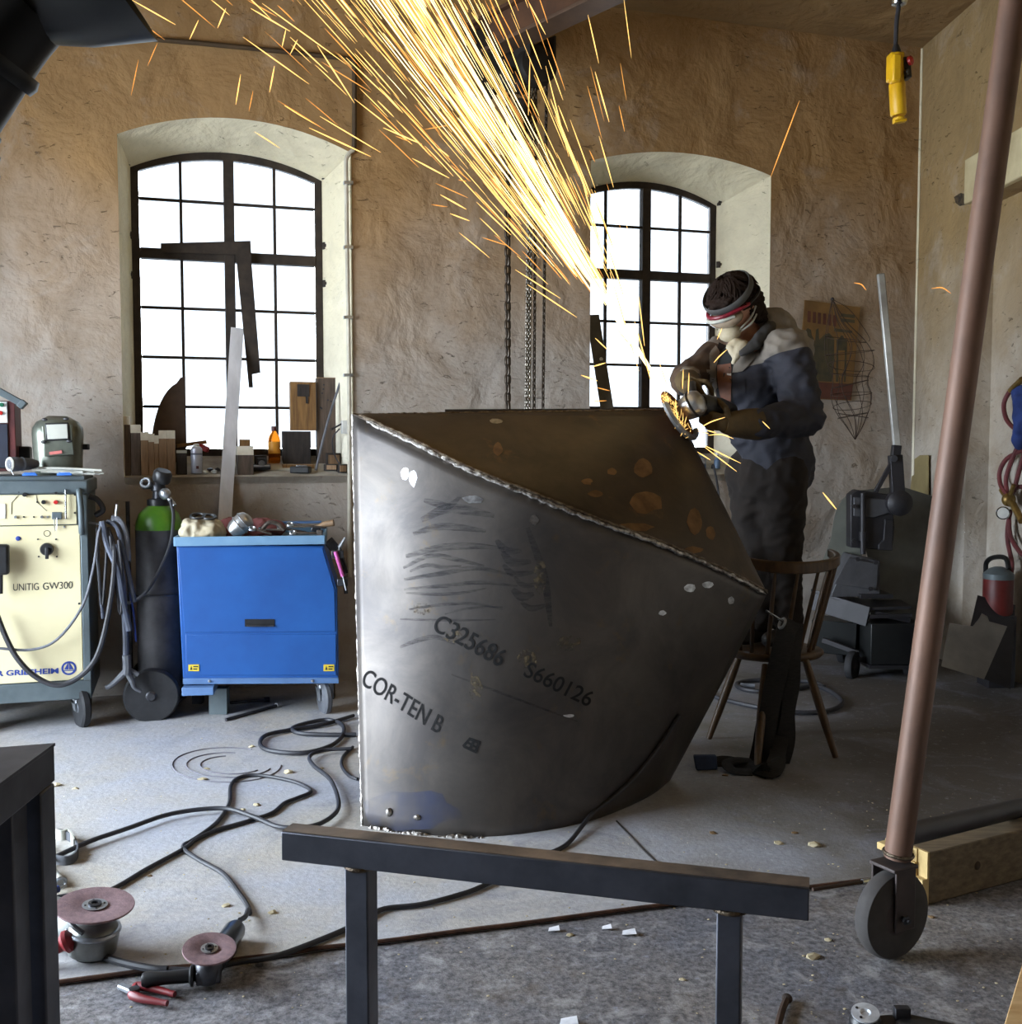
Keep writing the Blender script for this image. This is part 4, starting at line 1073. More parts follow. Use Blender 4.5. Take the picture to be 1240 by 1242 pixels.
names = ['tall dark wood offcut at the left end of the sill row', 'dark wood offcut second from the left in the sill row', 'brown wood offcut third from the left in the sill row', 'narrow brown offcut fourth from the left in the sill row',
         'lowest and narrowest brown offcut in the sill row', 'brown wood offcut second from the right end of the sill row', 'brown wood offcut at the right end of the sill row']
for (x0, x1, y, m), nm in zip(((151, 159, 511, 'wood_dark'), (159, 171, 521, 'wood_dark'), (171, 180.5, 530, 'wood_mid'), (180.5, 187.5, 532, 'wood_mid'), (187.5, 193, 534, 'wood_mid'), (193, 203, 528, 'wood_mid'), (203, 213, 528, 'wood_mid')), names):
    wblock('wood_offcut', nm, x0, x1, y - 6, 578, .02, .10, m, cap=.045, group='wood offcuts standing in a row on the sill')
wblock('dark_box', 'small dark box between the offcut row and the spray can', 214, 227, 546, 578, .03, .10, 'wood_black', 'mask_light', cat='box', cap=.016)
def sthing(name, label, cat, px, d, w=0, group=None): return thing(name, label, cat, sill(px, d, w), WA, group)
# spray can
s_ = sthing('spray_can', 'white spray can standing on the left window sill', 'spray can', 238.5, .05)
h = wallpt(238, 538, .05).z - sill(238, .05).z; r = (245.5 - 232) / 2 / F * 6
obj('can', MB().lathe([(r * .96, 0), (r, .006), (r, h * .80), (r * .9, h * .85), (r * .62, h * .90)], (0, 0, 0), (0, 0, 1), 20), M('can_white', srgb(196, 200, 214), srgb(172, 176, 194), 8, .35, .3), s_, w=False)
obj('cap', MB().lathe([(r * .55, h * .89), (r * .55, h * .97), (r * .3, h), (.0005, h)], (0, 0, 0), (0, 0, 1), 16), MATS['white_plastic'], s_, w=False)
obj('label_mark', MB().box((.004, -r - .0005, h * .2), (.014, .002, .016)), MATS['dark_red'], s_, w=False)
obj('label_band', MB().lathe([(r + .0005, h * .62), (r + .0006, h * .68)], (0, 0, 0), (0, 0, 1), 20, False), M('print_grey', srgb(120, 126, 150), None, 9, .5), s_, w=False)
# red flat thing behind, junk
s_ = sthing('red_trowel', 'flat wooden board with a red edge lying behind the spray can', 'board', 232, .2)
obj('board', MB().bar(wallpt(214, 541, .2), wallpt(250, 536, .22), .05, .02), MATS['wood_warm'], s_, bev=.002)
obj('red_edge', MB().bar(wallpt(240, 540, .19), wallpt(253, 546, .17), .03, .03), MATS['red_plastic'], s_, bev=.003)
bpy.data.objects['red_trowel'].name = 'red_edged_board'
random.seed(4)
for k, px in enumerate((250, 255, 260, 264)):
    q = sill(px, .04 + .03 * (k % 2)); e = obj('scrap_piece', MB().rock(q + V((0, 0, .012)), .017, (1, 1, .7), k), MATS[('mask_light', 'dark_metal')[k % 2]])
    tag(e, ('pale scrap piece right beside the spray can on the sill', 'dark metal scrap by the spray can on the sill', 'pale scrap piece left of the leaning flat bar on the sill', 'dark metal scrap touching the leaning flat bar on the sill')[k], 'scrap')
wblock('wood_block', 'pale topped wood block just right of the leaning aluminium bar', 288, 308, 541, 580, .02, .22, 'wood_dark', cap=.05)
wblock('wood_block', 'small tan wood block standing behind the pale topped block', 291, 304, 533, 560, .26, .05, 'wood_warm', 'wood_warm')
# leaning aluminium flat bar
p1 = wallpt(288, 398, FO - .035); p0 = wallpt(272, 640, -.10)
dd = (p0 - p1).normalized(); p0 = p1 + dd * ((p1.z - (zt2 - .022)) / -dd.z)
ab = thing('flat_bar', 'long pale aluminium flat bar leaning on the left window, standing behind the blue cabinet', 'metal bar', p0)
obj('bar', MB().bar(p0, p1, .072, .008, WN), M('alu_pale', srgb(222, 222, 228), srgb(196, 196, 202), 4, .5, .2, 0, (3, 3, .5)), ab, bev=.001)
# black angled steel square hooked over the transom
sq = thing('steel_square', 'dark flat steel square hooked over the left window transom', 'steel square', wallpt(300, 320, FO - .05))
obj('long_arm', MB().prism([wallpt(286, 306, FO - .055), wallpt(304, 303, FO - .055), wallpt(316, 452, FO - .055), wallpt(306, 454, FO - .055), wallpt(307, 470, FO - .055), wallpt(302, 470, FO - .055)], -WN * .006), MATS['iron'], sq)
obj('cross_arm', MB().prism([wallpt(195, 295, FO - .05), wallpt(304, 292, FO - .05), wallpt(305, 309, FO - .05), wallpt(195, 306, FO - .05)], -WN * .006), MATS['iron'], sq)
# quarter disc plate
qd = thing('quarter_disc', 'rusty quarter disc of steel plate leaning on the left window panes', 'steel plate', sill(205, .2))
pts = [wallpt(225, 566, .22)] + [wallpt(225, 457, .26)] + [wallpt(219, 458, .26)] + [wallpt(222 - 39 * math.sin(a), 551 - 88 * math.cos(a), .26 - .04 * (1 - math.cos(a))) for a in [math.radians(x) for x in range(12, 91, 8)]] + [wallpt(183, 566, .22)]
obj('plate', MB().prism(pts, -WN * .006), M('plate_rust', srgb(92, 74, 62), srgb(66, 54, 46), 7, .7, .3), qd)
# vise
vz = sthing('machine_vise', 'small black machine vise with steel screw on the left window sill', 'vise', 317, .06)
obj('base', MB().box((0, .03, .03), (.10, .09, .03)), MATS['black_plastic'], vz, w=False, bev=.004)
obj('jaw', MB().box((0, .06, .065), (.07, .03, .06)), MATS['dark_metal'], vz, w=False, bev=.004)
obj('jaw', MB().box((0, .0, .055), (.05, .025, .05)), MATS['black_plastic'], vz, w=False, bev=.004)
obj('screw', MB().cyl((0, -.04, .05), (0, .06, .05), .018), MATS['chrome'], vz, w=False)
obj('handle', MB().cyl((-.045, -.035, .035), (.045, -.035, .035), .006), MATS['zinc'], vz, w=False)
# bottle
bt = sthing('glass_bottle', 'amber plastic bottle with red cap on the left window sill', 'bottle', 333, .20)
h = wallpt(333, 517, .20).z - sill(333, .20).z; r = (340.5 - 326) / 2 / F * 6.2
def amber():
    m, nt, b = nodes('amber'); b.inputs['Base Color'].default_value = c4(srgb(226, 130, 30)); b.inputs['Roughness'].default_value = .25
    b.inputs['Transmission Weight'].default_value = .85; b.inputs['IOR'].default_value = 1.2
amber()
obj('bottle', MB().lathe([(r * .9, 0), (r, .006), (r, h * .62), (r * .8, h * .74), (r * .38, h * .84), (r * .36, h * .88)], (0, 0, 0), (0, 0, 1), 22), MATS['amber'], bt, w=False)
obj('cap', MB().lathe([(r * .46, h * .87), (r * .46, h), (.0005, h)], (0, 0, 0), (0, 0, 1), 16), MATS['dark_red'], bt, w=False)
obj('label', MB().lathe([(r * 1.01, h * .26), (r * 1.01, h * .58)], (0, 0, 0), (0, 0, 1), 22, False), M('label_orange', srgb(238, 168, 58), srgb(222, 148, 44), 8, .5), bt, w=False)
sh = sthing('paper_sheet', 'pale sheet lying flat on the sill before the amber bottle', 'paper', 344, .08)
sl = math.atan2(WIN[0][1]['v0'] - WIN[0][0]['v0'], FO)
obj('sheet', MB().box((0, .08, .004 + .08 * math.tan(sl)), (.13, .17, .003), Matrix.Rotation(sl, 3, 'X')), MATS['mask_light'], sh, w=False)
bt = sthing('power_tool_battery', 'black battery pack with a chrome clip at the front of the sill', 'battery', 366, .01)
obj('case', MB().box((0, .05, .03), (.11, .07, .04), Matrix.Rotation(-.35, 3, 'Z')), MATS['black_plastic'], bt, w=False, bev=.006)
obj('clip', MB().box((.005, .035, .052), (.06, .03, .01), Matrix.Rotation(-.35, 3, 'Z')), MATS['chrome'], bt, w=False, bev=.002)
wblock('dark_wood_block', 'black stained wood block under the brown plank on the sill', 343, 378, 523, 566, .17, .08, 'wood_black', 'wood_black')
wblock('thin_board', 'thin brown board lying flat under the black stained block', 342, 382, 563, 569, .11, .08, 'wood_warm', 'wood_mid')
# plank standing on it
a, b = wallpt(353, 522, .17), wallpt(384, 522, .17); c = (a + b) / 2; h = wallpt(368, 463, .17).z - c.z
tb = thing('wood_plank', 'warm brown wood block standing on the black stained block by the window', 'wood block', c, WA)
obj('block', MB().box((0, .04, h / 2), ((b - a).length, .075, h)), MATS['wood_warm'], tb, w=False, bev=.002)
obj('stain', MB().box((.0, -.001, h - .05), (.07, .004, .07)).box((.02, -.001, h - .09), (.014, .004, .07)), MATS['wood_black'], tb, w=False)
wblock('tall_wood_block', 'tall dark wood block with drill holes beside the right window jamb', 385, 414, 458, 570, .19, .08, 'wood_dark', 'wood_mid')
tr_ = bpy.data.objects['tall_wood_block']
random.seed(8)
hh = wallpt(400, 458, .19).z - sill(400, .19).z
mb = MB()
for k in range(9): x, z = random.uniform(-.05, .05), random.uniform(hh * .55, hh * .93); mb.cyl((x, -.0012, z), (x, .004, z), .005, seg=8)
obj('drill_holes', mb, MATS['print_black'], tr_, w=False)['kind'] = 'stuff'
sr = thing('steel_rod', 'thin grey rod leaning against the wood blocks on the sill', 'rod', sill(383, .05))
obj('rod', MB().tube([sill(383, .05) + V((0, 0, .012)), wallpt(398, 510, .10), wallpt(412, 466, .15), wallpt(414, 458, .16)], .007, 8, 3), MATS['cable_grey'], sr)
obj('tip', MB().tube([wallpt(414, 458, .16), wallpt(415, 450, .165)], lambda t: .007 - .004 * t, 8), MATS['dark_metal'], sr)
for k, (px, d, w_, h_, lab) in enumerate(((402, .06, .07, .035, 'dark wood offcut lying front right on the sill, lower of two'), (405, .13, .08, .075, 'dark wood offcut lying behind another at the right sill corner'), (416, .02, .05, .05, 'small dark block at the very right front of the sill'))):
    t = sthing('wood_offcut', lab, 'wood block', px, d, group='offcuts lying at the right end of the sill')
    obj('block', MB().box((0, .03, h_ / 2 + .008), (w_, .07, h_), Matrix.Rotation(.3 * k - .3, 3, 'Z')), MATS['wood_black'], t, w=False, bev=.003)
    obj('end_grain', MB().box((0, -.008, h_ / 2 + .008), (w_ * .8, .004, h_ * .7), Matrix.Rotation(.3 * k - .3, 3, 'Z')), MATS['wood_mid'], t, w=False)
# white junction box on the jamb + cable
jb = thing('junction_box', 'pale junction box with a loose dark wire on the right jamb of the left window', 'junction box', wallpt(421, 518, .03))
obj('box', MB().bar(wallpt(414, 518, .05), wallpt(424, 518, .05), .05, .075), MATS['white_plastic'], jb, bev=.003)
obj('lid_bracket', MB().bar(wallpt(402, 521, .06), wallpt(416, 513, .06), .04, .008), MATS['dark_metal'], jb)
obj('wire', MB().tube([wallpt(412, 520, .06), wallpt(404, 530, .08), wallpt(404, 545, .1), wallpt(410, 560, .1), wallpt(418, 568, .05)], .004, 6, 4), MATS['cable_black'], jb)
# conduit along the wall
co = thing('cable_conduit', 'dark conduit running along the wall above the left window and down its right side', 'conduit', wallpt(430, 72, -.02))
obj('run', MB().tube([wallpt(-60, 28, -.02), wallpt(180, 47, -.02), wallpt(300, 58, -.02), wallpt(420, 71, -.02), wallpt(430, 74, -.02), wallpt(430, 84, -.02), wallpt(430, 165, -.02), wallpt(429, 182, -.015)], .014, 8, 2), M('conduit_brown', srgb(84, 66, 44), srgb(66, 52, 36), 9, .6), co)
obj('drop', MB().tube([wallpt(429, 182, -.015), wallpt(421, 190, -.01), wallpt(420, 215, -.012), wallpt(422, 350, -.012), wallpt(424, 500, -.012), wallpt(424, 700, -.012)], .012, 8, 2), M('conduit_pale', srgb(206, 200, 184), srgb(180, 172, 154), 9, .6), co)
for py in (222, 300, 385, 455): obj('clip', MB().bar(wallpt(417, py, -.012), wallpt(428, py, -.012), .035, .016), MATS['zinc'], co)
# ---- window 2: leaning flat bar, small tools
p0, p1 = wallpt(733, 500, .02), wallpt(718, 383, .12)
f0 = sill(742, .05, 1)
p1 = wallpt(719, 382, .22); p0 = wallpt(738, 505, .06); dd = (p0 - p1).normalized(); p0 = p1 + dd * ((p1.z - f0.z - .0) / -dd.z)
ab = thing('flat_bar', 'dark drilled flat bar leaning in the left corner of the right window', 'metal bar', p0)
sdir = dd.cross(WN).normalized()
obj('bar', MB().bar(p0, p1, .085, .008, WN), M('bar_grey', srgb(104, 98, 88), srgb(84, 78, 70), 6, .6, .4), ab)
hp_ = p1.lerp(p0, (438 - 383) / (575 - 383))
obj('bright_hole_disc', MB().lathe([(.012, 0), (.012, .002)], hp_ + WN * .0045 + WR * .01, WN, 14), MATS['white_plastic'], ab)  # white disc painted for the bright daylight behind the drilled bar
dr = thing('battery_charger', 'small blue grey charger box on the right window sill behind the vessel', 'charger', sill(852, .05, 1), WA)
obj('case', MB().box((0, .05, .05), (.07, .08, .10)), M('case_blue', srgb(96, 120, 150), srgb(70, 90, 116), 12, .4), dr, w=False, bev=.006)
obj('front', MB().box((0, .008, .06), (.05, .006, .05)), MATS['chrome'], dr, w=False)
sp = thing('spray_bottle', 'small blue bottle on the right window sill beside the charger', 'bottle', sill(872, .06, 1), WA)
obj('bottle', MB().lathe([(.02, 0), (.022, .05), (.010, .07), (.010, .09)], (0, .02, 0.01), (0, 0, 1), 14), MATS['case_blue'], sp, w=False)
obj('cap', MB().lathe([(.012, .085), (.012, .10), (.001, .102)], (0, .02, 0.01), (0, 0, 1), 12), MATS['white_plastic'], sp, w=False)
sw = thing('steel_offcut', 'flat bright steel offcut at the front of the right window sill', 'scrap', sill(838, .03, 1), WA)
obj('plate', MB().box((0, .04, .014), (.10, .06, .006), Matrix.Rotation(.25, 3, 'X')), MATS['zinc'], sw, w=False)
pc = thing('hanging_cable', 'dark cord hanging from the right window sill down the wall', 'cord', wallpt(866, 560, -.02))
obj('cord', MB().tube([sill(864, .05, 1) + V((0, 0, .02)), wallpt(866, 566, -.02), wallpt(872, 600, -.03), wallpt(876, 660, -.03), wallpt(874, 720, -.03)], .007, 8, 4), MATS['cable_black'], pc)
# ================================================================== CEILING BEAM, CHAIN HOIST, PENDANT
M('beam_rust', srgb(96, 66, 46), srgb(70, 48, 36), 5, .6, .3, .2, (1, 1, 1))
M('beam_edge', srgb(104, 82, 66), srgb(76, 60, 50), 5, .55, .4)
M('hoist_black', srgb(34, 28, 24), srgb(22, 20, 18), 9, .6, .2, .1)
ZB = 3.50
def bz(px, py, z=ZB): return atz(px, py, z)
bA, bB = bz(603, 62), bz(752, -9)
bd = (bB - bA).normalized(); bs = bd.cross(V((0, 0, 1))).normalized()
far = bA - bd * .25; near = bA + bd * 3.0
cbm = thing('ceiling_beam', 'rust brown steel beam under the ceiling carrying the chain hoist', 'beam', (far + near) / 2 - V((0, 0, .0)))
obj('web', MB().bar(far + V((0, 0, .09)), near + V((0, 0, .09)), .09, .15), MATS['beam_rust'], cbm, bev=.004)
obj('lower_flange', MB().bar(far, near, .15, .02), MATS['beam_edge'], cbm, bev=.003)
obj('upper_flange', MB().bar(far + V((0, 0, .175)), near + V((0, 0, .175)), .15, .02), MATS['beam_rust'], cbm, bev=.003)
for k in (0.0, 1.6): obj('hanger', MB().bar(far + bd * (.5 + k) + V((0, 0, .18)), far + bd * (.5 + k) + V((0, 0, HC - ZB)), .05, .05, bd), MATS['hoist_black'], cbm)
wb = wallpt(585, 72, .0)
obj('wall_plate', MB().bar(wb + WN * .015 - WR * .12, wb + WN * .015 + WR * .12, .03, .36), MATS['hoist_black'], cbm, bev=.004)
obj('bracket', MB().bar(wb + WN * .03, far + bd * .1 + V((0, 0, .08)), .10, .14), MATS['hoist_black'], cbm, bev=.004)
# the hoist hangs from the lower flange
hc = bz(646, 84, ZB - .10); hy = hc.y
ch = thing('chain_hoist', 'dark chain hoist with long hanging chains under the ceiling beam', 'hoist', hc)
def hp2(px, py): return at(px, py, hy)
obj('trolley', MB().bar(hc - bd * .09 + bs * .085 + V((0, 0, .1)), hc + bd * .09 + bs * .085 + V((0, 0, .1)), .012, .14).bar(hc - bd * .09 - bs * .085 + V((0, 0, .1)), hc + bd * .09 - bs * .085 + V((0, 0, .1)), .012, .14).cyl(hc - bs * .09 + V((0, 0, .045)), hc + bs * .09 + V((0, 0, .045)), .015), MATS['hoist_black'], ch)
obj('housing', MB().lathe([(.05, -.085), (.098, -.07), (.11, -.04), (.11, .04), (.098, .07), (.05, .085)], hp2(648, 82), (.35, -.9, 0), 26), MATS['hoist_black'], ch)
obj('chain_wheel', MB().ring(hp2(657, 84) + V((0, -.05, 0)), (.35, -.9, 0), .075, .014, 26, 8), MATS['hoist_black'], ch)
obj('hook_block', MB().lathe([(.02, -.1), (.055, -.08), (.065, 0), (.055, .08), (.02, .1)], hp2(618, 96), (1, 0, -.4), 16).bar(hp2(610, 70), hp2(640, 110), .06, .09), MATS['hoist_black'], ch, bev=.01)
obj('side_plate', MB().prism([hp2(560, 34), hp2(604, 36), hp2(612, 100), hp2(596, 118), hp2(570, 96)], V((0, .05, 0))), MATS['hoist_black'], ch, bev=.006)
obj('chain_bucket', MB().lathe([(.03, -.12), (.05, -.10), (.055, .1), (.05, .12)], hp2(630, 150), (.25, 0, 1), 16), MATS['hoist_black'], ch)
M('chain_dark', srgb(58, 50, 42), srgb(88, 80, 72), 30, .45, .8)
M('chain_bright', srgb(170, 164, 154), srgb(100, 94, 86), 30, .35, .9)
def link_mesh(L, w, r):
    mb = MB(); pts = []
    hl = L / 2 - w / 2
    for i in range(6): a = math.pi * i / 5; pts.append(V((math.cos(a) * (w / 2 - r), 0, hl + math.sin(a) * (w / 2 - r))))
    for i in range(6): a = math.pi + math.pi * i / 5; pts.append(V((math.cos(a) * (w / 2 - r), 0, -hl + math.sin(a) * (w / 2 - r))))
    rings = []
    n = len(pts)
    for i, p in enumerate(pts):
        d = (pts[(i + 1) % n] - pts[i - 1]).normalized(); x = V((0, 1, 0)); y = d.cross(x)
        rings.append([p + (x * math.cos(2 * math.pi * k / 5) + y * math.sin(2 * math.pi * k / 5)) * r for k in range(5)])
    rings.append(rings[0]); mb.loft(rings, False); bmesh.ops.remove_doubles(mb.b, verts=mb.b.verts, dist=1e-6)
    me = bpy.data.meshes.new('link'); mb.b.to_mesh(me); mb.b.free(); me.polygons.foreach_set('use_smooth', [True] * len(me.polygons)); return me
def chain(px0, py0, px1, py1, L, w, r, mat, nm):
    a, b = hp2(px0, py0), hp2(px1, py1)
    root = MB().cyl(a + V((0, 0, .02)), a, r * 1.6, seg=8)
    c = obj(nm, root, MATS[mat], ch)
    me = link_mesh(L, w, r); me.materials.append(MATS[mat])
    pitch = L - 2.2 * r; n = int((b - a).length / pitch); inv = PM[ch.name].inverted()
    if L < .03:
        bm = bmesh.new()
        for i in range(n):
            m4 = Matrix.Translation(inv @ a.lerp(b, (i + .5) / n)) @ Matrix.Rotation(math.radians(45 + 90 * (i % 2)), 4, 'Z')
            m2 = me.copy(); m2.transform(m4); bm.from_mesh(m2); bpy.data.meshes.remove(m2)
        m3 = bpy.data.meshes.new('links'); bm.to_mesh(m3); bm.free(); m3.materials.append(MATS[mat])
        o = bpy.data.objects.new('chain_links', m3); COL.objects.link(o); o.parent = c; PM[o.name] = PM[ch.name]; o['kind'] = 'stuff'
        return
    for i in range(n):
        o = bpy.data.objects.new('chain_link', me); COL.objects.link(o); o.parent = c
        o.location = inv @ a.lerp(b, (i + .5) / n); o.rotation_euler = (0, 0, math.radians(35 + 90 * (i % 2)))
chain(616, 120, 616, 640, .068, .042, .0085, 'chain_dark', 'load_chain')
chain(642, 112, 637, 640, .027, .022, .0045, 'chain_bright', 'hand_chain')
chain(646, 112, 640, 640, .027, .022, .0045, 'chain_bright', 'hand_chain')
chain(650, 112, 647, 640, .027, .022, .0045, 'chain_dark', 'hand_chain')
chain(663, 95, 657, 640, .027, .022, .0045, 'chain_dark', 'hand_chain')
# pendant control
PY = 4.5
pn = thing('hoist_pendant', 'yellow hand control box hanging on a black cable from the ceiling', 'control', at(1088, 105, PY))
M('yellow_plastic', srgb(226, 178, 22), srgb(206, 158, 14), 8, .45)
ax0, ax1 = at(1086.5, 66, PY), at(1090.5, 146, PY); pd2 = (ax1 - ax0).normalized(); L = (ax1 - ax0).length; wr = .036
obj('case', MB().lathe([(wr * .85, 0), (wr * .95, .006), (wr * .95, L * .42), (wr * 1.05, L * .45), (wr * 1.05, L * .9), (wr * .9, L * .93)], ax0, pd2, 18, True, (1, .85)), MATS['yellow_plastic'], pn)
obj('button_block', MB().bar(at(1081, 84, PY - .035), at(1092, 84, PY - .035), .05, .11).bar(at(1077.5, 82, PY - .0), at(1095, 82, PY), .06, .11), MATS['yellow_plastic'], pn, bev=.008)
obj('button_recess', MB().bar(at(1095, 84, PY - .01), at(1103, 83, PY - .01), .05, .085), MATS['black_plastic'], pn, bev=.004)
obj('stop_button', MB().lathe([(.010, 0), (.010, .015), (.019, .017), (.019, .028), (.012, .033), (.0005, .034)], at(1098, 76, PY - .02), (.6, -.6, .1), 16), MATS['red_plastic'], pn)
obj('direction_button', MB().lathe([(.012, 0), (.012, .014), (.0005, .015)], at(1098, 88, PY - .03), (.6, -.6, 0), 14), MATS['black_plastic'], pn)
obj('end_cap', MB().lathe([(wr * .8, 0), (wr * .8, .012)], ax1 - pd2 * .01, pd2, 18, True, (1, .85)).bar(at(1084, 148, PY), at(1099, 146, PY), .03, .012), MATS['yellow_plastic'], pn, bev=.002)
cpts = [ax0, at(1087, 45, PY), at(1088, 25, PY), at(1090.5, 6, PY), at(1091, -20, PY)]
cpts.append(V((cpts[-1].x + .01, PY, HC)))
obj('cable', MB().tube(cpts, .0095, 8, 4), MATS['cable_black'], pn)
obj('strain_relief', MB().lathe([(.012, 0), (.018, .02), (.022, .05)], at(1087, 55, PY), pd2, 12), MATS['black_plastic'], pn)
obj('cable_clamp', MB().lathe([(.012, -.02), (.030, -.012), (.036, .01), (.02, .03)], at(1091, 2, PY), (0, 0, 1), 16), MATS['chrome'], pn)

# ================================================================== FUME HOOD, upper left
HY = 2.6
M('hood_black', srgb(34, 36, 36), srgb(22, 22, 24), 4, .4, .3, .03)
fh = thing('fume_hood', 'black fume extraction hood reaching in at the upper left corner', 'extraction hood', at(60, 30, HY))
def hq(px, py, dy=0): return at(px, py, HY + dy)
obj('elbow', MB().tube([hq(-62, 150), hq(-22, 92), hq(10, 46), hq(40, 12)], lambda t: .100 - .012 * t, 20, 5), MATS['hood_black'], fh)
obj('collar', MB().lathe([(.106, -.02), (.112, 0), (.106, .02)], hq(-8, 72), hq(10, 46) - hq(-8, 72), 22), MATS['hood_black'], fh)
mb = MB(); rings = []
for cx, cy, r, ax in ((30, 6, 43, (.25, .97)), (60, 6, 45, (.1, .99)), (95, 2, 52, (.25, .97)), (130, -8, 62, (.5, .86)), (148, -12, 66, (.56, .83)), (146, -13, 63, (.56, .83)), (100, -8, 46, (.3, .95))):
    c_ = hq(cx, cy); u_ = (hq(cx + ax[0], cy + ax[1]) - c_).normalized(); rm = r * 2.0e-3
    v_ = V((0, 1, 0)); rings.append([c_ + (u_ * math.cos(a) + v_ * math.sin(a) * .9) * rm for a in [2 * math.pi * i / 30 for i in range(30)]])
mb.loft(rings); obj('funnel', mb, MATS['hood_black'], fh, angle=50)
obj('flex_duct', MB().lathe([(.085 + .012 * (j % 2), .022 * j) for j in range(26)], hq(-52, 128), (-.05, 0, -1), 20), MATS['hood_black'], fh)

# ================================================================== RIGHT SIDE
# wheeled stand of steel tube
M('tube_brown', srgb(120, 90, 74), srgb(98, 74, 62), 6, .55, .2, .05, (2, 2, .8))
M('fork_steel', srgb(84, 74, 72), srgb(62, 56, 56), 7, .5, .5)
M('tyre_grey', srgb(74, 70, 68), srgb(58, 54, 53), 9, .8, 0, .05)
GY = 2.78
gl = thing('wheeled_stand', 'leaning brown steel tube of a hoist stand on a big grey rubber wheel', 'stand', V((at(1082, 1110, GY).x, GY, 0)))
tb0, tb1 = at(1089, 1040, GY + .02), at(1235, -30, GY - .05)
tr_ = 16.5 / F * GY
tt = (tb1 - tb0).normalized()
obj('tube', MB().cyl(tb0, tb0 + tt * 2.75, tr_, seg=28), MATS['tube_brown'], gl)
obj('weld_bead', MB().ring(tb0 + tt * .012, tt, tr_ + .002, .005, 24, 6), MATS['weld_dark'], gl)
wy = math.radians(28)                                   # heading of the wheel
wd = V((math.cos(wy), math.sin(wy), 0)); wx = V((-wd.y, wd.x, 0))
wr_ = .118; wc = at(1082, 1112, GY - .0); wc.z = wr_ + .001
ww = .052
t_ = obj('tyre', MB().lathe([(.045, -ww / 2), (wr_ * .82, -ww / 2), (wr_ * .95, -ww * .42), (wr_, -ww * .2), (wr_, ww * .2), (wr_ * .95, ww * .42), (wr_ * .82, ww / 2), (.045, ww / 2)], wc, wx, 40), MATS['tyre_grey'], gl)
obj('hub', MB().lathe([(.012, -ww * .62), (.05, -ww * .5), (.05, ww * .5), (.012, ww * .62)], wc, wx, 20), MATS['fork_steel'], t_)
ftop = at(1086, 1048, GY); fz = ftop.z
mb = MB(); fw = .078
mb.box(V((wc.x + (ftop.x - wc.x), wc.y + .01, fz - .004)), (.088, .088, .010), Matrix.Rotation(wy, 3, 'Z'))
ctr = V((ftop.x, wc.y + .01, 0))
for k in (-1, 1):
    e = wx * k * .040
    hh = fz - (wc.z - .035)
    mb.box(V((ctr.x + e.x, ctr.y + e.y, wc.z - .035 + hh / 2)), (.072, .007, hh), Matrix.Rotation(wy, 3, 'Z'))
obj('fork', mb, MATS['fork_steel'], gl, bev=.0025)
obj('axle_bolt', MB().lathe([(.012, 0), (.012, .008), (.006, .009), (.006, .016), (.0005, .017)], wc - wx * .044, -wx, 6), MATS['dark_metal'], gl)
obj('axle', MB().cyl(wc - wx * .046, wc + wx * .046, .008, seg=10), MATS['dark_metal'], gl)
br0, br1 = tb0 + tt * .06, at(1262, 974, 3.6)
obj('brace_tube', MB().cyl(br0, br1, .030, seg=18), M('tube_dark', srgb(56, 52, 54), srgb(42, 40, 42), 6, .5, .4), gl)
# wooden beam
M('beam_wood', srgb(126, 108, 82), srgb(92, 78, 60), 4, .8, 0, .2, (2, 14, 14))
M('fresh_end', srgb(214, 188, 132), srgb(184, 154, 98), 8, .85, 0, .2)
M('wood_knot', srgb(70, 54, 38), None, 9, .9)
b0 = atz(1127, 1098); b1 = atz(1236, 1068); bdv = (b1 - b0).normalized(); bn = V((-bdv.y, bdv.x, 0))
bh = .62 * .155 / .62; zt_b = at(1127, 1034, b0.y).z
wbm = thing('wood_beam', 'squared timber with a pale broken end lying behind the big rubber wheel', 'timber', (b0 + b1) / 2)
Lb = .95
bc = b0 + bdv * (Lb / 2) + bn * .075
RZ = Matrix.Rotation(math.atan2(bdv.y, bdv.x), 3, 'Z')
obj('beam', MB().box((bc.x, bc.y, zt_b / 2), (Lb, .15, zt_b), RZ), MATS['beam_wood'], wbm, bev=.006)
random.seed(2)
mb = MB()
for j in range(4):
    for k in range(4):
        q = b0 + bn * (.02 + .036 * j) ; l = .006 + random.random() * .022
        mb.box(V((q.x, q.y, (k + .5) * zt_b / 4)) - bdv * l / 2, (l, .036, zt_b / 4), RZ)
obj('broken_end', mb, MATS['fresh_end'], wbm)
obj('top_splinter', MB().box(V((b0.x, b0.y, zt_b - .012)) + bn * .10 - bdv * .03, (.08, .08, .022), RZ), MATS['fresh_end'], wbm, bev=.003)
kp = hit(1186, 1050, b0, -bn)
obj('bolt_hole', MB().lathe([(.014, 0), (.010, .003)], kp, -bn, 12), MATS['wood_knot'], wbm)
# pale board in the lower right corner
M('pale_board', srgb(212, 178, 128), srgb(190, 152, 100), 4, .8, 0, .1, (2, 12, 2))
q0, q1 = atz(1246, 1150, .35), atz(1204, 1290, .35)
pb_ = thing('pale_board', 'pale pine board edge standing at the lower right corner of the picture', 'board', V((q1.x, q1.y, 0)))
dq = (q1 - q0).normalized(); sq_ = V((dq.y, -dq.x, 0)); sq_ = sq_ if sq_.x > 0 else -sq_
mb = MB().prism([q0, q1, q1 + sq_ * .25, q0 + sq_ * .25], (0, 0, -.03))
obj('board', mb, MATS['pale_board'], pb_, bev=.002)
for p in (q0 + dq * .04 + sq_ * .1, q1 - dq * .04 + sq_ * .1): obj('leg', MB().box((p.x, p.y, .16), (.04, .04, .32)), MATS['wood_mid'], pb_)
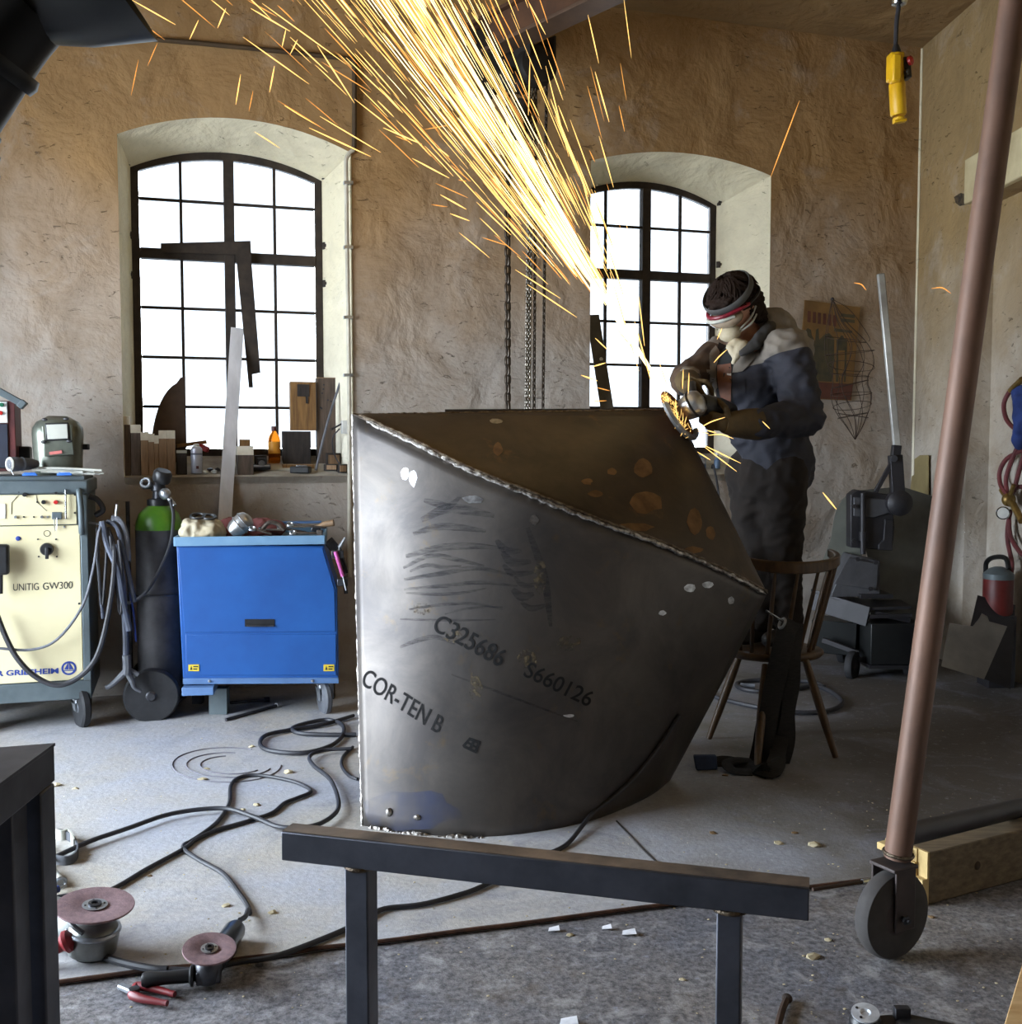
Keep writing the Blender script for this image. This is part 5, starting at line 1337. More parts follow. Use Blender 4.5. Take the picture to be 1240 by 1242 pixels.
# half visible grinder with bright flange at the bottom edge
gd = thing('angle_grinder', 'black angle grinder with bright steel flange cut off at the bottom right edge', 'grinder', atz(1062, 1262))
fc = atz(1050, 1228, .075)
obj('gear_head', MB().lathe([(.03, -.075), (.036, -.07), (.036, -.02), (.026, -.006)], fc, (-.1, -.25, 1), 18).bar(fc + V((.02, -.01, -.045)), fc + V((.10, .0, -.045)), .06, .055), MATS['black_plastic'], gd, bev=.006)
obj('flange', MB().lathe([(.028, -.006), (.031, -.004), (.031, .0), (.012, .001), (.008, -.003)], fc, (-.1, -.25, 1), 26), M('flange_steel', srgb(206, 208, 212), srgb(170, 172, 178), 30, .4, .35), gd)
for k in range(4): a = math.pi / 4 + k * math.pi / 2; obj('pin_hole', MB().lathe([(.0035, 0), (.0035, .0012)], fc + V((math.cos(a) * .021, math.sin(a) * .021, .0045 * math.sin(a))), (-.1, -.25, 1), 8), MATS['black_plastic'], gd)
obj('body', MB().bar(fc + V((.07, .01, -.045)), fc + V((.30, -.10, -.045)), .07, .065), MATS['black_plastic'], gd, bev=.015)
obj('side_block', MB().box(fc + V((.085, .006, -.02)), (.035, .02, .06)), MATS['dark_metal'], gd, bev=.002)
rb = thing('iron_rod', 'short rusty iron rod lying at the bottom edge right of the trestle leg', 'rod', atz(948, 1228))
obj('rod', MB().tube([atz(955, 1211, .012), atz(948, 1228, .012), atz(940, 1262, .012)], .009, 8, 3), M('rod_rust', srgb(72, 54, 44), srgb(50, 40, 34), 20, .8, .3), rb)
obj('head', MB().ball(atz(955, 1211, .012), .013, (1, 1.2, .8)), MATS['rod_rust'], rb)
rb = thing('thin_rod', 'thin steel rod lying on the floor between the trestle end and the big wheel', 'rod', atz(1020, 1073))
obj('rod', MB().cyl(atz(986, 1079, .022), atz(1056, 1068, .022), .006, seg=8), MATS['rod_rust'], rb)
obj('bright_end', MB().cyl(atz(1046, 1069.5, .022), atz(1058, 1067.5, .022), .008, seg=8), MATS['zinc'], rb)

# lever shear on its trolley
SY = 6.3
def sp_(px, py, dy=0): return at(px, py, SY + dy)
M('shear_grey', srgb(84, 84, 88), srgb(62, 62, 66), 6, .55, .3, .1)
M('shear_dark', srgb(48, 46, 50), srgb(34, 33, 36), 6, .5, .3, .1)
ls = thing('lever_shear', 'dark grey hand lever shear with a long pale steel lever in the corner', 'lever shear', sp_(1050, 722))
th = V((0, .09, 0))
obj('base_block', MB().prism([sp_(1008, 724), sp_(1012, 712), sp_(1032, 672), sp_(1068, 680), sp_(1068, 724)], th * 1.6), MATS['shear_grey'], ls, bev=.006)
obj('base_foot', MB().prism([sp_(1044, 721, -.03), sp_(1084, 721, -.03), sp_(1084, 726, -.03), sp_(1044, 726, -.03)], th * 2.4), MATS['shear_dark'], ls, bev=.003)
obj('lower_jaw', MB().prism([sp_(1030, 676, -.012), sp_(1066, 684, -.012), sp_(1064, 716, -.012), sp_(1012, 708, -.012)], V((0, .02, 0))), MATS['shear_grey'], ls, bev=.003)
obj('head_plate', MB().prism([sp_(1032, 600), sp_(1040, 594), sp_(1082, 600), sp_(1086, 640), sp_(1083, 668), sp_(1032, 664)], th), MATS['shear_dark'], ls, bev=.006)
obj('head_cover', MB().prism([sp_(1036, 603, -.015), sp_(1080, 606, -.015), sp_(1080, 622, -.015), sp_(1060, 628, -.015), sp_(1036, 626, -.015)], V((0, .02, 0))), MATS['shear_grey'], ls, bev=.004)
obj('link_cover', MB().prism([sp_(1074, 630, -.02), sp_(1084, 630, -.02), sp_(1083, 668, -.02), sp_(1066, 667, -.02), sp_(1066, 660, -.02), sp_(1072, 655, -.02)], V((0, .03, 0))), MATS['shear_dark'], ls, bev=.004)
obj('guide_rod', MB().cyl(sp_(1047, 598, -.03), sp_(1047, 672, -.03), .016, seg=12).cyl(sp_(1047, 645, -.03), sp_(1047, 656, -.03), .024, seg=12), MATS['shear_dark'], ls)
for x, y in ((1036, 614), (1036, 656), (1079, 611), (1062, 682), (1056, 714), (1040, 678)): obj('bolt', MB().lathe([(.014, 0), (.014, .012), (.0005, .013)], sp_(x, y, -.028), (0, -1, 0), 6), MATS['shear_dark'], ls)
obj('pivot', MB().lathe([(.065, -.05), (.075, -.03), (.075, .03), (.05, .05), (.02, .06)], sp_(1090, 610, -.02), (0, -1, 0), 22), MATS['shear_dark'], ls)
obj('lever_arm', MB().bar(sp_(1086, 552, -.02), sp_(1090, 612, -.02), .05, .075, V((1, 0, 0))).bar(sp_(1088, 540, -.02), sp_(1086, 556, -.02), .04, .05, V((1, 0, 0))), MATS['shear_dark'], ls, bev=.004)
M('lever_steel', srgb(196, 196, 192), srgb(150, 148, 144), 5, .4, .5)
obj('lever_bar', MB().bar(sp_(1068.5, 332, -.02), sp_(1089, 552, -.02), .030, .042, V((1, 0, 0))), MATS['lever_steel'], ls, bev=.006)
obj('connecting_rod', MB().bar(sp_(1085, 556, -.03), sp_(1062, 597, -.03), .022, .026, V((1, 0, 0))).cyl(sp_(1085, 556, -.06), sp_(1085, 556, .0), .022, seg=12), MATS['shear_dark'], ls, bev=.003)
# sheets standing behind the shear
sg = thing('steel_sheet', 'tall grey steel sheet leaning in the corner behind the lever shear', 'sheet metal', sp_(1085, 760, .25))
obj('sheet', MB().prism([sp_(1030, 596, .35), sp_(1094, 590, .42), sp_(1132, 602, .42), sp_(1120, 700, .28), sp_(1108, 812, .15), sp_(1050, 812, .15), sp_(1060, 700, .2)], V((0, .006, 0))), M('sheet_grey', srgb(100, 100, 94), srgb(78, 78, 74), 4, .55, .3), sg)
sg = thing('steel_sheet', 'grey steel offcut with a notched edge leaning left of the lever shear head', 'sheet metal', sp_(1030, 700, .2))
obj('sheet', MB().prism([sp_(1022, 606, .2), sp_(1034, 594, .2), sp_(1046, 597, .2), sp_(1046, 690, .12), sp_(1004, 716, .12), sp_(998, 680, .15), sp_(1008, 655, .16), sp_(1012, 630, .18), sp_(1015, 618, .19)], V((0, .005, 0))), M('sheet_pale', srgb(120, 122, 114), srgb(98, 100, 94), 4, .5, .3), sg)
sg = thing('steel_sheet', 'black sheet standing at the far right behind the tall grey sheet', 'sheet metal', sp_(1120, 780, .2))
obj('sheet', MB().prism([sp_(1126, 600, .43), sp_(1134, 604, .43), sp_(1124, 806, .2), sp_(1108, 808, .2)], V((0, .02, 0))), MATS['hood_black'], sg)
# trolley
TR = thing('shear_trolley', 'dark steel trolley on small wheels carrying the lever shear', 'trolley', sp_(1050, 815, -.05))
obj('table', MB().prism([sp_(1015, 726, .22), sp_(1092, 727, .22), sp_(1106, 735, -.10), sp_(1054, 737, -.10), sp_(984, 714, .1)], V((0, 0, -.018))), MATS['shear_dark'], TR, bev=.002)
obj('side_channel', MB().bar(sp_(984, 727, .12), sp_(1054, 748, -.10), .02, .12), MATS['shear_dark'], TR, bev=.003)
obj('front_channel', MB().bar(sp_(1055, 748, -.10), sp_(1106, 746, -.10), .02, .02).bar(sp_(1062, 744, -.08), sp_(1104, 752, -.08), .015, .03), MATS['shear_dark'], TR)
obj('cabinet', MB().box(sp_(1077, 776, .02), (.30, .30, .24)), MATS['hood_black'], TR, bev=.004)
obj('cabinet', MB().bar(sp_(986, 768, .25), sp_(1040, 772, .16), .22, .2), MATS['hood_black'], TR, bev=.004)
obj('draw_bar', MB().bar(sp_(998, 776, .05), sp_(1042, 792, -.05), .03, .03), MATS['shear_dark'], TR, bev=.003)
for px, py, dy in ((1034, 804, -.08), (1104, 799, .02), (1024, 772, .4)):
    c = sp_(px, py, dy); c.z = .085
    wh = obj('wheel', MB().lathe([(.05, -.022), (.08, -.02), (.085, -.01), (.085, .01), (.08, .02), (.05, .022)], c, (.8, -.6, 0), 24), MATS['rubber'], TR)
    obj('hub', MB().lathe([(.012, -.03), (.05, -.016), (.05, .016), (.012, .03)], c, (.8, -.6, 0), 18), MATS['shear_dark'], wh)
obj('lower_frame', MB().box(sp_(1077, 803, .02), (.32, .30, .02)).bar(sp_(1034, 800, -.05), sp_(1104, 800, .0), .02, .03), MATS['shear_dark'], TR)
# cardboard strip on the right wall
def rp(px, py, off=0.0): return hit(px, py, K - RN * off, RN)
cbd = thing('cardboard_strip', 'torn piece of brown cardboard standing against the right wall behind the sheets', 'cardboard', rp(1116, 600, -.05))
obj('card', MB().prism([rp(1105, 596, -.02), rp(1107, 578, -.02), rp(1110, 575, -.02), rp(1110, 557, -.02), rp(1117, 552, -.02), rp(1127, 552, -.02), rp(1127, 600, -.02), rp(1127, 640, -.03), rp(1105, 640, -.03)], RN * .004), M('cardboard', srgb(142, 128, 88), srgb(120, 106, 72), 5, .9), cbd)
# plates leaning in the recess
pg = thing('steel_plate', 'dark steel plate leaning on the right wall behind the notched grey plate', 'steel plate', at(1205, 830, 5.75))
obj('plate', MB().prism([at(1186, 722, 6.0), at(1232, 734, 6.0), at(1226, 836, 5.66), at(1165, 812, 5.66)], V((.004, .008, 0))), MATS['shear_dark'], pg)
pg = thing('steel_plate', 'notched grey steel plate leaning in front at the foot of the right wall', 'steel plate', at(1185, 830, 5.6))
obj('plate', MB().prism([at(1152, 756, 5.80), at(1180, 760, 5.80), at(1188, 750, 5.81), at(1191, 744, 5.82), at(1198, 748, 5.82), at(1200, 754, 5.81), at(1222, 760, 5.80), at(1194, 824, 5.58), at(1142, 808, 5.58)], V((.004, .008, 0))), M('plate_light', srgb(136, 132, 126), srgb(112, 108, 104), 4, .35, .6), pg)
# red canister
rc = thing('red_canister', 'red canister with dark handle standing by the right wall', 'canister', rp(1211, 735, REC - .10))
def rr(px, py, o=-.02): return rp(px, py, o)
rcr = 18 / F * 5.8
cc = rp(1211, 715, -.02)
obj('body', MB().lathe([(rcr * .95, -.14), (rcr, -.13), (rcr, .07), (rcr * .94, .08), (rcr * .9, .085)], cc, (0, 0, 1), 22), M('canister_red', srgb(100, 28, 24), srgb(76, 22, 19), 7, .5), rc)
obj('top_ring', MB().lathe([(rcr * 1.01, .06), (rcr * 1.01, .09), (rcr * .6, .12), (.02, .13)], cc, (0, 0, 1), 22), MATS['machine_grey'], rc)
obj('handle', MB().tube([rr(1196, 695), rr(1197, 682), rr(1206, 676), rr(1220, 677), rr(1224, 690)], .014, 8, 4), MATS['hood_black'], rc)
obj('support_box', MB().box((cc.x, cc.y, (cc.z - .14) / 2), (.15, .15, cc.z - .14)), MATS['shear_dark'], rc, bev=.004)
# gas hoses, valve, gauge, blue cloth on the right wall
hs_ = thing('gas_hoses', 'dark red gas hoses with brass valve and round gauge hanging on the right wall', 'hose', rp(1232, 560, .0))
M('hose_red', srgb(112, 52, 54), srgb(84, 40, 44), 9, .6)
M('brass', srgb(160, 130, 72), srgb(110, 88, 50), 12, .4, .7)
ho = REC - .05
def hh_(px, py, e=0): return rp(px, py, ho - e)
for pts, m in (([(1240, 461), (1226, 474), (1218, 490), (1221, 508), (1232, 520), (1248, 522)], 'hose_red'),
               ([(1243, 545), (1222, 556), (1213, 572), (1214, 588), (1222, 600)], 'hose_red'),
               ([(1246, 520), (1232, 548), (1221, 578), (1222, 600)], 'hose_red'),
               ([(1246, 540), (1238, 566), (1230, 596)], 'hose_red'),
               ([(1246, 590), (1232, 592), (1226, 602)], 'hose_red'),
               ([(1226, 618), (1222, 650), (1228, 685), (1225, 700)], 'hose_red'),
               ([(1224, 620), (1226, 650), (1238, 670), (1250, 678)], 'hose_red')):
    obj('hose', MB().tube([hh_(x, y, .01 * k) for k, (x, y) in enumerate(pts)], .013, 8, 4), MATS[m], hs_)
obj('valve_block', MB().ball(hh_(1224, 606, .03), .04, (1, .8, 1)).cyl(hh_(1216, 594, .03), hh_(1228, 612, .03), .02).cyl(hh_(1228, 610, .03), hh_(1240, 632, .03), .02), MATS['brass'], hs_)
obj('gauge', MB().lathe([(.036, 0), (.038, .02), (.034, .025)], hh_(1217, 622, .05), (-.4, -.9, 0), 20), MATS['chrome'], hs_)
obj('gauge_face', MB().lathe([(.031, 0), (.031, .003)], hh_(1217, 622, .05) + V((-.4, -.9, 0)).normalized() * .0245, (-.4, -.9, 0), 20), MATS['white_plastic'], hs_)
obj('hose_fitting', MB().cyl(hh_(1226, 474, .03), hh_(1240, 460, .03), .016).cyl(hh_(1230, 588, .05), hh_(1226, 600, .05), .012), MATS['brass'], hs_)
bc_ = thing('blue_cloth', 'blue cloth hanging among the red hoses on the right wall', 'cloth', hh_(1240, 510, .1))
M('cloth_blue', srgb(48, 72, 140), srgb(32, 48, 100), 9, .85, 0, .3)
organic('cloth', [(hh_(1240, 480, .03), hh_(1246, 510, .05), .05, .07), (hh_(1246, 505, .05), hh_(1236, 535, .06), .06, .045), (hh_(1232, 478, .03), hh_(1244, 488, .03), .03, .05)], MATS['cloth_blue'], bc_, .012, 3, lambda p, n: .018 * noise.noise(p * 18))
# poster and wire cage on the back wall
po = thing('wall_poster', 'old brown printed board with dark figures hung on the back wall behind the man', 'poster', wallpt(1005, 425, -.02))
def wq_(px, py, o=-.012): return wallpt(px, py, o)
M('poster_brown', srgb(132, 98, 52), srgb(104, 76, 40), 5, .8)
M('poster_red', srgb(96, 54, 40), srgb(78, 46, 34), 9, .8)
M('poster_dark', srgb(62, 58, 44), srgb(84, 74, 48), 16, .85)
obj('board', MB().prism([wq_(976, 364), wq_(1043, 373), wq_(1032, 486), wq_(966, 483)], WN * .008), MATS['poster_brown'], po)
obj('lower_band', MB().prism([wq_(970, 462, -.0205), wq_(1035, 466, -.0205), wq_(1032, 485, -.0205), wq_(967, 482, -.0205)], WN * .0006), MATS['poster_red'], po)
def fig(name, pts, mat): obj(name, MB().prism([wq_(x, y, -.0205) for x, y in pts], WN * .0006), MATS[mat], po)
for k in range(6): x = 980 + k * 6.2; fig('printed_mark', [(x, 377 + k), (x + 3.8, 377.5 + k), (x + 3.4, 391 + k), (x - .4, 390.5 + k)], 'poster_red')
for k in range(2): fig('printed_mark', [(1020, 380 + k * 6), (1037, 382 + k * 6), (1037, 386 + k * 6), (1020, 384 + k * 6)], 'poster_dark')
fig('printed_figure', [(985, 462), (984, 432), (976, 430), (972, 442), (974, 415), (976, 402), (980, 398), (984, 400), (985, 407), (989, 414), (990, 400), (993, 398), (994, 412), (1000, 406), (1006, 404), (1012, 410), (1012, 440), (1009, 463)], 'poster_dark')
fig('printed_figure', [(1014, 463), (1015, 412), (1019, 410), (1020, 407), (1023, 407), (1024, 410), (1028, 412), (1026, 463), (1024, 463), (1025, 425), (1017, 425), (1017, 463)], 'poster_dark')
fig('printed_figure', [(1012, 398), (1034, 401), (1034, 404), (1012, 402)], 'poster_dark')
wcg = thing('wire_sculpture', 'head shaped cage of thin bent wire hanging beside the brown poster', 'wire sculpture', wallpt(1025, 450, -.12))
def wv(px, py, o): return wallpt(px, py, -.12 - o)
prof = [(1010, 364, 1), (1016, 390, 14), (1026, 412, 30), (1031, 428, 36), (1033, 444, 34), (1032, 455, 27), (1032, 466, 26), (1033, 478, 30), (1034, 492, 28), (1035, 504, 22), (1037, 518, 12), (1037.5, 533, .5)]
SC = 6.7 / F
def wp(j, a):
    x, y, r = prof[j]; return wallpt(x, y, -.16) + (WR * math.cos(a) + WN * math.sin(a) * .55) * r * SC * .93
random.seed(12)
for k in range(9):
    a0 = 2 * math.pi * k / 9; tw = random.uniform(-.5, .5)
    obj('wire', MB().tube([wp(j, a0 + tw * math.sin(j * .8)) for j in range(len(prof))], .0022, 5, 4), MATS['rod_rust'], wcg)
for j, tl_ in ((2, .25), (3, -.2), (4, .3), (5, -.15), (6, .3), (7, .2), (8, -.3), (9, .15), (9, -.2)):
    pts = []
    for i in range(21):
        a = 2 * math.pi * i / 20; p = wp(j, a); p.z += tl_ * .09 * math.cos(a + j); pts.append(p)
    obj('wire', MB().tube(pts, .0022, 5), MATS['rod_rust'], wcg)
obj('hook', MB().ball(wallpt(1010, 363, -.03), .012).tube([wallpt(1010, 363, -.01), wallpt(1010, 363, -.16)], .004, 6), MATS['dark_metal'], wcg)
obj('wire', MB().tube([wallpt(1010, 363, -.16), wallpt(1030, 375, -.16), wallpt(1046, 395, -.16), wallpt(1055, 410, -.16), wallpt(1054, 414, -.16)], .0022, 5, 4), MATS['rod_rust'], wcg)
# ================================================================== CHAIR
M('chair_wood', srgb(92, 68, 40), srgb(64, 46, 28), 6, .45, 0, .1, (6, 6, 1.5))
SCN = V((1.20, 4.86, .0)); SZ = .445
chair = thing('windsor_chair', 'brown wooden spindle back chair on which the man stands', 'chair', SCN)
mb = MB(); rings = []
def seat_r(a): return .205 * (1 + .06 * math.cos(2 * a))
for z, k in ((SZ - .040, .80), (SZ - .034, .93), (SZ - .018, 1.0), (SZ - .006, .99), (SZ, .95), (SZ - .006, .6), (SZ - .008, .02)):
    rings.append([SCN + V((math.cos(a) * seat_r(a) * k * 1.04, math.sin(a) * seat_r(a) * k, z)) for a in [2 * math.pi * i / 36 for i in range(36)]])
mb.loft(rings); obj('seat', mb, MATS['chair_wood'], chair, angle=60)
def turned(mb, a, b, r0, r1, bulge=.25):
    L = (b - a).length; mb.lathe([((r0 + (r1 - r0) * t) * (1 + bulge * math.sin(math.pi * t)), L * t) for t in [i / 8 for i in range(9)]], a, b - a, 12); return mb
for fx, fy in ((860, 896), (918, 936), (1014, 919), (962, 889)):
    f = atz(fx, fy, .0145); top = SCN + (V((f.x, f.y, 0)) - SCN) * .52; top.z = SZ - .03
    obj('leg', turned(MB(), top, f, .016, .013, .35), MATS['chair_wood'], chair)
RC = V((1.235, 4.84, 0)); RRX, RRY = .235, .23
a0, a1 = math.radians(-190), math.radians(14)
def rail(a, dz=0): return RC + V((math.cos(a) * RRX * 1.0, math.sin(a) * RRY, .838 + .030 * (1 + math.sin(a)) + dz))
mb = MB(); rr_ = []
for i in range(33):
    a = a0 + (a1 - a0) * i / 32; p = rail(a); o_ = V((math.cos(a), math.sin(a), 0))
    w, h = .013, .020 + .006 * math.cos(a + math.pi / 2)
    rr_.append([p + o_ * x * w + V((0, 0, y * h)) for x, y in ((-1, -.8), (-.6, -1), (.6, -1), (1, -.8), (1, .8), (.6, 1), (-.6, 1), (-1, .8))])
mb.loft(rr_); obj('top_rail', mb, MATS['chair_wood'], chair)
for i in range(9):
    a = math.radians(-184 + 24 * i); p = rail(a, -.01)
    b = SCN + V((math.cos(a) * .172, math.sin(a) * .165, SZ - .012))
    obj('spindle', turned(MB(), b, p, .009 if 0 < i < 8 else .013, .007 if 0 < i < 8 else .012, .25), MATS['chair_wood'], chair)
# cloth strap hanging from it
st = thing('hanging_strap', 'black cloth strap with a blue end draped from the chair down to the floor', 'strap', atz(925, 940))
M('strap_black', srgb(42, 40, 40), srgb(28, 27, 28), 14, .9, 0, .3, (3, 3, 14))
def ribbon(pts, w, nrm, th=.006):
    P = spline([V(p) for p in pts], 6); mb = MB(); rr = []
    for i, p in enumerate(P):
        d = (P[min(i + 1, len(P) - 1)] - P[max(i - 1, 0)]).normalized(); s = d.cross(V(nrm)).normalized(); u = s.cross(d)
        ww = w * (1 + .18 * noise.noise(p * 9)); tilt = .5 * noise.noise(p * 5); s2 = s * math.cos(tilt) + u * math.sin(tilt); u2 = s2.cross(d)
        rr.append([p + s2 * x * ww / 2 + u2 * (y * th / 2 + .006 * math.cos(x * 4)) for x, y in ((-1, -1), (-.4, -1), (.4, -1), (1, -1), (1, 1), (.4, 1), (-.4, 1), (-1, 1))])
    mb.loft(rr); return mb
obj('strap', ribbon([at(960, 752, 4.57), at(952, 775, 4.52), at(940, 830, 4.50), at(928, 890, 4.48), at(921, 930, 4.48), atz(930, 938, .03), atz(945, 930, .03)], .085, (0, -1, 0)), MATS['strap_black'], st)
obj('strap', ribbon([at(965, 755, 4.58), at(962, 800, 4.54), at(957, 860, 4.52), at(952, 910, 4.50), at(942, 938, 4.47), atz(930, 941, .025)], .070, (0, -1, 0)), MATS['strap_black'], st)
obj('strap', ribbon([at(955, 770, 4.545), at(950, 830, 4.53), at(945, 900, 4.5), atz(938, 933, .05), atz(915, 930, .035), atz(897, 926, .03), atz(880, 924, .03), atz(868, 926, .025)], .07, (0, -.6, .8)), MATS['strap_black'], st)
obj('strap_fold', ribbon([atz(912, 922, .04), atz(895, 921, .05), atz(882, 925, .045), atz(890, 934, .03), atz(912, 936, .025)], .05, (0, -.3, 1)), MATS['strap_black'], st)
obj('blue_end', MB().prism([atz(842, 917, .07), atz(870, 917, .07), atz(871, 934, .015), atz(845, 935, .015)], V((0, .03, .0))), M('strap_blue', srgb(44, 62, 96), srgb(32, 46, 74), 8, .8), st, bev=.006)
obj('buckle', MB().ring(at(949, 756, 4.52), (1, .2, -.5), .022, .006, 18, 6), MATS['zinc'], st)
obj('handle_bar', MB().cyl(at(930, 741, 4.45), at(949, 753, 4.52), .006, seg=10), MATS['chrome'], st)
# hose coil behind the chair
hc_ = thing('hose_coil', 'black rubber hose lying in loose loops on the floor behind the chair', 'hose', atz(960, 845))
obj('hose', MB().tube([atz(x, y, .028) for x, y in ((858, 838), (870, 846), (915, 857), (965, 864), (1005, 862), (1022, 852), (1010, 840), (988, 832), (962, 836), (930, 839), (902, 836), (894, 829), (915, 825), (945, 825), (985, 827), (1000, 833))], .012, 8, 5), MATS['cable_black'], hc_)
obj('hose_end', MB().cyl(atz(898, 831, .03), atz(916, 832, .03), .014), MATS['rubber_grey'], hc_)

# ================================================================== THE MAN AT WORK
M('skin', srgb(190, 140, 112), srgb(166, 114, 90), 8, .5)
M('hair', srgb(44, 29, 21), srgb(24, 16, 12), 30, .75, 0, .5, (30, 30, 8))
M('navy', srgb(50, 51, 62), srgb(38, 39, 48), 7, .8, 0, .25, None, bs=30)
MATS['hair'].node_tree.nodes['Principled BSDF'].inputs['Specular IOR Level'].default_value = .2
M('grey_cloth', srgb(142, 134, 124), srgb(116, 108, 100), 7, .8, 0, .25, None, bs=30)
M('trouser', srgb(38, 29, 23), srgb(25, 19, 16), 6, .9, 0, .25, None, bs=30)
M('leather', srgb(122, 74, 48), srgb(92, 54, 36), 7, .6, 0, .2)
M('glove', srgb(96, 78, 46), srgb(68, 54, 34), 8, .8, 0, .3, None, bs=30)
M('sleeve_leather', srgb(82, 62, 44), srgb(56, 42, 32), 8, .75, 0, .3)
M('boot', srgb(40, 34, 30), srgb(26, 22, 20), 8, .6)
man = thing('person', 'person in navy and grey work jacket and goggles bent over an angle grinder', 'person', V((1.24, 4.97, SZ)))
FW = V((-.74, -.67, 0)).normalized(); LT = V((0, 0, 1)).cross(FW)
J = dict(pel=at(930, 572, 4.97), waist=at(926, 530, 4.97), chest=at(914, 455, 4.95), neck=at(907, 412, 4.92),
         sL=at(955, 424, 4.80), eL=at(978, 506, 4.72), wL=at(905, 516, 4.55), sR=at(876, 428, 5.05), eR=at(832, 459, 4.90), wR=at(836, 466, 4.66))
HC_ = at(891, 370, 4.84)
hf = V((-.60, -.50, -.62)).normalized(); hl = (LT - hf * LT.dot(hf)).normalized(); hu = hf.cross(hl); RH = Matrix((hf, hl, hu)).transposed()
def hd(f, l, u): return HC_ + hf * f + hl * l + hu * u
hipL, hipR = J['pel'] + LT * .09, J['pel'] - LT * .09
kL, kR = at(950, 672, 4.93), at(918, 672, 4.99)
aL, aR = V((1.285, 4.96, SZ + .085)), V((1.165, 5.0, SZ + .085))
eyeL, eyeR = hd(.088, .032, .0), hd(.088, -.032, .0)
organic('body', [(HC_, (.108, .086, .112), RH), (hd(.045, 0, -.07), (.060, .056, .062), RH), (hd(.066, .030, -.03), (.03, .03, .03), RH), (hd(.066, -.030, -.03), (.03, .03, .03), RH),
                 (hd(.100, 0, .012), hd(.122, 0, -.028), .010, .014), (hd(.096, 0, -.068), (.018, .026, .009), RH), (hd(.09, .03, .026), (.02, .032, .009), RH), (hd(.09, -.03, .026), (.02, .032, .009), RH),
                 (hd(.078, 0, -.105), (.026, .03, .02), RH), (hd(.0, .088, -.012), (.024, .010, .034), RH), (hd(.0, -.088, -.012), (.024, .010, .034), RH),
                 (hd(-.03, 0, -.06), J['neck'] - V((0, 0, .03)), .055, .062), (J['neck'], J['chest'], .09, .125), (J['chest'], J['waist'], .12, .10), (J['waist'], J['pel'], .10, .10),
                 (J['sL'], J['eL'], .052, .042), (J['eL'], J['wL'], .040, .030), (J['sR'], J['eR'], .052, .042), (J['eR'], J['wR'], .040, .030),
                 (hipL, kL, .085, .058), (kL, aL, .056, .042), (hipR, kR, .085, .058), (kR, aR, .056, .042)], MATS['skin'], man, .009, 3)
for e in (eyeL, eyeR):
    obj('eye', MB().ball(e + hf * .006, .0125), MATS['white_plastic'], man); obj('iris', MB().ball(e + hf * .013, .0065), MATS['hair'], man)
# clothes
def folds(p, n):
    return .008 * noise.noise(V((p.x * 9, p.y * 9, p.z * 16))) + .022 * (.22 - abs(noise.noise(V((p.x * 11 + p.z * 9, p.y * 10, p.z * 17 - p.x * 9))))) + .002 * noise.noise(p * 50)
cL, cR = J['eL'].lerp(J['wL'], .86), J['eR'].lerp(J['wR'], .55)
jk = organic('jacket', [(J['chest'] + V((.005, 0, -.02)), (.185, .15, .20), None), (J['neck'] + V((.065, .05, -.04)), (.15, .13, .12), None), (at(948, 440, 4.97), (.15, .13, .17), None), (at(934, 408, 4.95), (.125, .12, .135), None), (at(955, 425, 4.93), (.12, .12, .12), None), (J['waist'] + V((.03, .01, .03)), (.185, .16, .17), None),
                        (at(938, 540, 4.98), at(943, 566, 4.98), .165, .172), (J['sL'] - V((.03, 0, .0)), J['sL'], .09, .095), (J['sL'], J['eL'], .098, .086), (J['eL'], cL, .084, .070), (J['sR'], J['eR'], .085, .07), (J['eR'], cR, .07, .062)],
              [MATS['navy'], MATS['grey_cloth'], MATS['sleeve_leather']], man, .011, 5, folds)
Mj = PM[jk.name]; Mi = Mj.inverted()
ax_ = (J['eL'] - J['sL']).normalized(); axR = (J['eR'] - J['sR']).normalized()
yn = (V((0, 0, 1)) - LT * .30).normalized(); y0 = V((J['chest'].x, J['chest'].y, 1.70))
bm = bmesh.new(); bm.from_mesh(jk.data)
for co, no in ((y0, yn), (J['sL'] + ax_ * .03, ax_), (J['sR'] + axR * .06, axR)):
    bmesh.ops.bisect_plane(bm, geom=bm.verts[:] + bm.edges[:] + bm.faces[:], plane_co=Mi @ co, plane_no=no)
bm.to_mesh(jk.data); bm.free(); jk.data.polygons.foreach_set('use_smooth', [True] * len(jk.data.polygons))
for p in jk.data.polygons:
    c = Mj @ p.center; s = (c - J['chest']).dot(LT)
    below = (c - J['sL']).dot(ax_)
    if (c - y0).dot(yn) > 0 and not (s > .12 and below > .03): p.material_index = 1
    if (c - J['sR']).dot(axR) > .06 and s < -.1: p.material_index = 2
bj = bvh_of([mesh_world(jk)])
decal('jacket_opening', [[(872, 416), (892, 424), (893, 442), (889, 462), (890, 505), (868, 505), (871, 470), (866, 440)]], bj, .004, M('shirt_dark', srgb(34, 36, 38), srgb(24, 26, 28), 9, .9), man, 5)
decal('apron', [[(870, 443), (888, 441), (888, 470), (887, 492), (878, 492), (873, 470)]], bj, .007, MATS['leather'], man, 5)
decal('apron_stud', [[(882, 453), (888, 454), (888, 457), (882, 456)]], bj, .010, MATS['white_plastic'], man, 3)
decal('lapel', [[(893, 424), (905, 420), (917, 434), (901, 451), (890, 452), (891, 443)]], bj, .009, MATS['grey_cloth'], man, 4)
decal('lapel', [[(860, 430), (868, 420), (873, 428), (868, 447), (872, 470), (866, 478), (860, 462)]], bj, .007, MATS['grey_cloth'], man, 4)
decal('pocket', [[(889, 455), (904, 456), (905, 478), (889, 478)]], bj, .005, MATS['navy'], man, 4)
